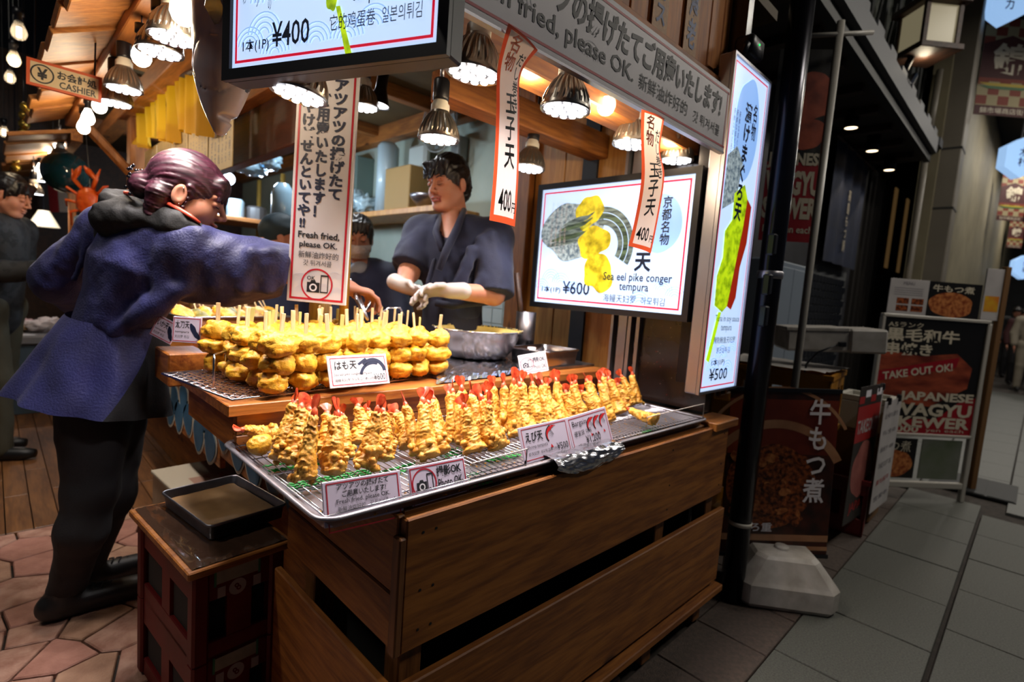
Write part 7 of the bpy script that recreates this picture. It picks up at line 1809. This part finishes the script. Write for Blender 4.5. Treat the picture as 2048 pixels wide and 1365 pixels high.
me = net_mesh('body', [hsh, b1], [MATS['skin_man'], MATS['lip']]); q_ = np.zeros(len(me.polygons), np.int32); q_[:nlip] = lip_mask(hs[0][hs[1]].mean(1), 1); me.polygons.foreach_set('material_index', q_)
mput('body', me); face_lines(mz, child_space(mz, MH))
mb = MB(); mb.grid(8, 3, lambda u, v: MH @ Vector(((u-.5)*.036, .0955-.10*(u-.5)**2*.3, -.0592+(v-.5)*.005))); o = part('teeth', mb, MATS['teeth'], mz, True); o.matrix_local = mi0
def hair_m(Q):
    d = sd_ell(Q, (0, -.016, .050), (.087, .105, .098)); S = Q.copy(); S[..., 0] = np.abs(Q[..., 0])
    face = sd_ell(Q, (0, .11, -.035), (.072, .085, .098)); d = smax(d, -face, .008)
    d = smax(d, -(Q[..., 2]+.055), .02); ear = sd_ell(S, (.09, .0, -.012), (.03, .030, .040)); d = smax(d, -ear, .008)
    for x in (-.06, -.04, -.02, 0, .02, .04, .06): d = smin(d, sd_cap(Q, (x, .07, .095), (x*1.1+.008, .102-abs(x)*.45, .034+.008*math.sin(x*200)), .017, .004), .008)
    d = smin(d, sd_cap(S, (.078, .022, .04), (.079, .018, -.015), .012, .005), .01)
    d = smin(d, sd_ell(Q, (0, -.075, -.02), (.062, .045, .06)), .03)
    return d+strand(Q, .004)+.003*vnoise(Q, 60, 4)
mput('hair', net_mesh('hair', [to_world(net(hair_m, (-.13, -.18, -.12), (.13, .14, .18), .0042), MH)], [MATS['hair_black']]))
def samue(Q):
    d = sd_cap(Q, J(905, 625, 2.44), mch, .150, .165, flat=(mf, 1.3)); d = smin(d, sd_cap(Q, msR, msL, .085, .085), .06)
    d = smin(d, sd_cap(Q, mch, J(905, 455, 2.42), .13, .075), .05)
    for a_, b_ in ((msL, meL), (msR, J(820, 535, 2.37))): 
        s = sd_cap(Q, a_, b_, .085, .088); n_ = (b_-a_).normalized(); s = smax(s, ((Q-A3(b_+n_*.005))@A3(n_)), .006); d = smin(d, s, .03)
    neck = sd_cap(Q, J(905, 430, 2.40), J(880, 470, 2.24), .062, .03); d = smax(d, -neck, .01)
    for a_, b_, D_, r_ in (((985, 470), (1000, 570), 2.275, .018), ((960, 480), (985, 575), 2.265, .018), ((940, 500), (925, 590), 2.25, .018), ((845, 470), (815, 530), 2.37, .016), ((930, 530), (890, 600), 2.255, .016), ((870, 520), (850, 600), 2.28, .016), ((965, 560), (940, 600), 2.25, .014)):
        d = smin(d, sd_cap(Q, J(*a_, D_), J(*b_, D_), r_, r_*.7), .04)
    d = smax(d, J(900, 632, 2.44).z-Q[..., 2], .01)
    return d+fold(Q, .010, 10, 31, .45)
lo, hi = bounds([J(905, 640, 2.44), msL, msR, meL, J(820, 535, 2.37)], .19); mput('kimono_jacket', net_mesh('kimono_jacket', [net(samue, lo, hi, .009)], [MATS['navy_samue']]))
def apron(Q):
    d = sd_cap(Q, J(905, 622, 2.44), J(905, 760, 2.46), .150, .17, flat=(mf, 1.25)); d = smax(d, Q[..., 2]-J(905, 600, 2.44).z, .01); d = smax(d, .55-Q[..., 2], .01); return d+fold(Q, .005, 8, 41, .4)
lo, hi = bounds([J(905, 600, 2.44), (mpe.x, mpe.y, .5)], .22); mput('apron', net_mesh('apron', [net(apron, lo, hi, .010)], [mat('apron_navy', '#11142A', .8)]))
mb = MB(); mb.tube([J(872, 606, 2.27), J(905, 612, 2.26), J(950, 606, 2.29), J(985, 604, 2.36)], .016, 8); o = part('apron_tie', mb, MATS['apron_navy'], mz, True); o.matrix_local = mi0
mb = MB(); mb.tube([J(928, 420, 2.36), J(915, 455, 2.275), J(893, 500, 2.235), J(878, 540, 2.235)], [.013, .018, .018, .015], 8); mb.tube([J(880, 432, 2.40), J(872, 465, 2.29), J(884, 500, 2.245)], [.012, .016, .014], 8); o = part('lapel', mb, MATS['navy_samue'], mz, True); o.matrix_local = mi0
v = net(lambda Q: sd_ell(Q, J(893, 486, 2.385), (.058, .058, .07))+.0*Q[..., 0], *bounds([J(893, 468, 2.36)], .1), .007); mput('undershirt', net_mesh('undershirt', [v], [MATS['cloth_black']]))
for nm, w_, d_, n_, sd_ in (('right', mwR, (RI*.75-UP*.25-FO*.35), (-UP*.5-FO*.6), -1), ('left', mwL, (-RI*.95-UP*.05-FO*.15), (-FO*.55-UP*.6), 1)):
    d_ = Vector(d_).normalized()
    def gl(Q, w_=w_, d_=d_, n_=n_, sd_=sd_): return smin(hand_field(Q, w_, d_, n_, sd_, .75, 1.08), sd_cap(Q, w_-d_*.05, w_, .036, .032), .01)
    lo, hi = bounds([w_-d_*.06, w_+d_*.17], .075); o = mput('glove', net_mesh('glove', [net(gl, lo, hi, .0042)], [MATS['glove_white']]))

# ---- masked vendor further back
kz = thing('person', 'vendor with white face mask and dark fringe behind the tall sign', 'person', (1.48, 2.72, 0)); ki = kz.matrix_basis.inverted()
def kput(name, me):
    o = put(name, me, kz); o.matrix_local = ki; return o
kf = (RI*.25-FO*.95); KH = head_matrix(J(716, 478, 2.88), kf+UP*-.2, UP, .93)
hs = net(lambda Q: head_field(Q, 0, True), (-.10, -.15, -.24), (.10, .135, .14), .0045); hsh = to_world(hs, KH)
kch, kpe = J(742, 570, 2.92), J(745, 690, 2.95)
def kb_(Q): 
    d = sd_cap(Q, kpe, kch, .10, .11); d = smin(d, sd_cap(Q, kch, J(718, 520, 2.9), .10, .045), .04)
    for s in (-1, 1): q = kpe+RI*.08*s; d = smin(d, sd_cap(Q, q, Vector((q.x, q.y, .05)), .08, .045), .03)
    return d
lo, hi = bounds([kpe, kch, (kpe.x, kpe.y, 0)], .2); kput('body', net_mesh('body', [hsh, net(kb_, lo, hi, .016)], [MATS['skin_woman']])); face_lines(kz, child_space(kz, KH))
kput('face_mask', net_mesh('face_mask', [to_world(net(lambda Q: smax(smax(np.abs(smin(head_field(Q, 0, True), sd_ell(Q, (0, .07, -.045), (.045, .05, .045)), .02)-.006)-.002, Q[..., 2]+.018, .004), smax(-Q[..., 1]+.02, -.105-Q[..., 2], .004), .004), (-.10, .0, -.13), (.10, .15, .0), .0045), KH)], [MATS['mask_white']]))
kput('hair', net_mesh('hair', [to_world(net(lambda Q: smin(hair_m(Q), sd_cap(np.concatenate([np.abs(Q[..., :1]), Q[..., 1:]], -1), (.075, .03, .06), (.072, .045, -.06), .014, .006), .01), (-.13, -.18, -.12), (.13, .14, .18), .0055), KH)], [MATS['hair_black']]))
def kj(Q):
    d = sd_cap(Q, J(745, 670, 2.94), kch, .14, .145); d = smin(d, sd_cap(Q, J(690, 545, 2.95), J(785, 555, 2.88), .07, .075), .05); d = smin(d, sd_cap(Q, J(785, 560, 2.88), J(805, 640, 2.80), .07, .07), .03); d = smin(d, sd_cap(Q, J(690, 550, 2.95), J(675, 640, 2.85), .07, .07), .03)
    d = smax(d, -sd_cap(Q, J(718, 510, 2.86), J(722, 560, 2.70), .05, .03), .01); return d+fold(Q, .006, 10, 51, .5)
lo, hi = bounds([J(745, 670, 2.94), J(690, 545, 2.95), J(805, 640, 2.8), J(675, 640, 2.85)], .16); kput('kimono_jacket', net_mesh('kimono_jacket', [net(kj, lo, hi, .011)], [MATS['navy_samue']]))
v = net(lambda Q: sd_ell(Q, J(720, 545, 2.86), (.06, .06, .06)), *bounds([J(720, 538, 2.83)], .1), .009); kput('undershirt', net_mesh('undershirt', [v], [MATS['stripe_shirt']]))

# ---- cook with a dark headscarf, mostly hidden
hz_ = thing('person', 'cook in a dark teal headscarf half hidden behind the reaching sleeve', 'person', (1.15, 2.98, 0)); hi_ = hz_.matrix_basis.inverted()
HH = head_matrix(J(560, 480, 2.85), (RI*-.75-FO*.3+UP*-.35), UP, .98)
hs = net(lambda Q: head_field(Q, 0), (-.10, -.15, -.24), (.10, .135, .14), .0055); 
def hb(Q): 
    d = sd_cap(Q, J(575, 690, 2.9), J(572, 570, 2.9), .11, .12)
    for s in (-1, 1): q = J(575, 690, 2.9)+RI*.08*s; d = smin(d, sd_cap(Q, q, Vector((q.x, q.y, .05)), .08, .045), .03)
    return d
q0 = J(575, 690, 2.9); lo, hi = bounds([q0, J(572, 570, 2.9), (q0.x, q0.y, 0)], .18)
o = put('body', net_mesh('body', [to_world(hs, HH), net(hb, lo, hi, .018)], [MATS['skin_man']]), hz_); o.matrix_local = hi_
o = put('headscarf', net_mesh('headscarf', [to_world(net(lambda Q: smax(smax(sd_ell(Q, (0, -.014, .046), (.088, .107, .10)), -sd_ell(Q, (0, .12, -.05), (.08, .09, .10)), .01), -(Q[..., 2]-.0+.2*Q[..., 1]), .01)+.003*vnoise(Q, 30, 5), (-.13, -.18, -.12), (.13, .14, .18), .006), HH)], [MATS['bandana_teal']]), hz_); o.matrix_local = hi_
def hj(Q):
    d = sd_cap(Q, J(575, 690, 2.9), J(572, 575, 2.9), .14, .15); d = smin(d, sd_cap(Q, J(530, 565, 2.9), J(620, 570, 2.9), .07, .07), .05); return d+fold(Q, .006, 10, 61, .5)
lo, hi = bounds([J(575, 690, 2.9), J(530, 565, 2.9), J(620, 570, 2.9)], .17); o = put('kimono_jacket', net_mesh('kimono_jacket', [net(hj, lo, hi, .013)], [MATS['navy_samue']]), hz_); o.matrix_local = hi_

# ---- passers-by
def walker(label, base, fwd, h, coat, pants, hair, step=.010, arm=None, bend=.0):
    s = h/1.7; z = thing('person', label, 'person', base); f_ = Vector(fwd).normalized(); r = f_.cross(UP)
    L = lambda x, y, w: (r*x+f_*y)*s+UP*w*s
    head = head_matrix(L(0, .03+bend, 1.55), f_+UP*-.3, UP, s*.95)
    hs = to_world(net(lambda Q: head_field(Q, 0), (-.10, -.15, -.24), (.10, .135, .14), .006), head)
    sh = [L(.19, bend*.7, 1.37), L(-.19, bend*.7, 1.37)]; el = [L(.25, .02, 1.10), L(-.25, .02, 1.10)]; wr = arm and [L(.12, .33, 1.14), L(-.10, .33, 1.12)] or [L(.24, .10, .88), L(-.24, .10, .88)]
    hp = [L(.09, 0, .90), L(-.09, 0, .90)]; kn = [L(.10, .06, .48), L(-.10, -.02, .48)]; an = [L(.11, .08, .07), L(-.11, -.08, .07)]
    ch = L(0, bend*.6, 1.28); pe = L(0, 0, .95)
    def bd(Q):
        d = sd_cap(Q, pe, ch, .11*s, .12*s); d = smin(d, sd_cap(Q, ch, L(0, bend*.9, 1.42), .1*s, .05*s), .05)
        for k in (0, 1):
            d = smin(d, sd_cap(Q, sh[k], el[k], .05*s, .04*s), .03); d = smin(d, sd_cap(Q, el[k], wr[k], .04*s, .028*s), .02)
            hd = (wr[k]-el[k]).normalized(); d = smin(d, sd_cap(Q, wr[k], wr[k]+hd*.07*s, .028*s, .034*s, flat=(r, 1.8)), .02)
            for j in range(4): q = wr[k]+hd*.08*s+UP*(j-1.5)*.017*s; d = smin(d, sd_cap(Q, q, q+hd*.06*s-UP*.01, .009*s, .007*s), .006)
            q = wr[k]+hd*.03*s+UP*.03*s; d = smin(d, sd_cap(Q, q, q+hd*.045*s+UP*.02*s, .011*s, .009*s), .008)
            d = smin(d, sd_cap(Q, hp[k], kn[k], .085*s, .055*s), .03); d = smin(d, sd_cap(Q, kn[k], an[k], .055*s, .038*s), .02)
        return d
    allp = sh+el+wr+hp+kn+an; lo, hi = bounds(allp, .18*s)
    put('body', net_mesh('body', [hs, net(bd, lo, hi, step)], [MATS['skin_man']]), z)
    def ct_(Q):
        d = sd_cap(Q, L(0, 0, .86), ch, .155*s, .165*s, flat=(f_, 1.3)); d = smin(d, sd_cap(Q, sh[0], sh[1], .08*s, .08*s), .05)
        for k in (0, 1): d = smin(d, sd_cap(Q, sh[k], el[k], .075*s, .07*s), .03); d = smin(d, sd_cap(Q, el[k], el[k]+(wr[k]-el[k])*.9, .07*s, .055*s), .02)
        return d+fold(Q, .006, 10, 71, .5)
    put('coat', net_mesh('coat', [net(ct_, lo, hi, step)], [MATS[coat]]), z)
    def pn(Q):
        d = sd_cap(Q, hp[0], hp[1], .11*s, .11*s)
        for k in (0, 1): d = smin(d, sd_cap(Q, hp[k], kn[k], .10*s, .075*s), .03); d = smin(d, sd_cap(Q, kn[k], an[k], .075*s, .06*s), .02)
        return d+fold(Q, .004, 12, 81, .7)
    put('trousers', net_mesh('trousers', [net(pn, lo, hi, step)], [MATS[pants]]), z)
    put('hair', net_mesh('hair', [to_world(net(hair_m, (-.13, -.18, -.12), (.13, .14, .18), .007), head)], [MATS[hair]]), z)
    for k in (0, 1):
        a = an[k]-UP*.035*s; mb = MB(); mb.tube([a-f_*.07*s, a-f_*.02*s, a+f_*.10*s, a+f_*.17*s], [.035*s, .045*s, .04*s, .025*s], 10); part('shoe', mb, MATS['shoe_black'], z, True)
    return z
wb_ = P(8, 700, D=3.1)
walker('person in a dark patterned jacket looking down at the far left edge', (wb_.x-.04, wb_.y, 0.004), (RI*.9+FO*.25), 1.66, 'camo_dark', 'olive_pants', 'hair_black', arm=True, bend=.06)
mat('coat_maroon', '#3A1418', .8); mat('coat_cream', '#7C7466', .8)
for (px, py, D, ct2, pn2, lab, h) in ((2012, 760, 12.5, 'camo_dark', 'cloth_black', 'distant pedestrian in dark clothes by the far shopfront', 1.68), (2030, 755, 11.0, 'coat_maroon', 'cloth_black', 'distant pedestrian in a maroon top down the street', 1.6), (2046, 770, 10.0, 'coat_cream', 'coat_cream', 'distant pedestrian in cream clothes at the right edge', 1.65)):
    g_ = P(px, py, D=D); walker(lab, (g_.x, g_.y, .004), (-1, -.2, 0), h, ct2, pn2, 'hair_black', step=.022)
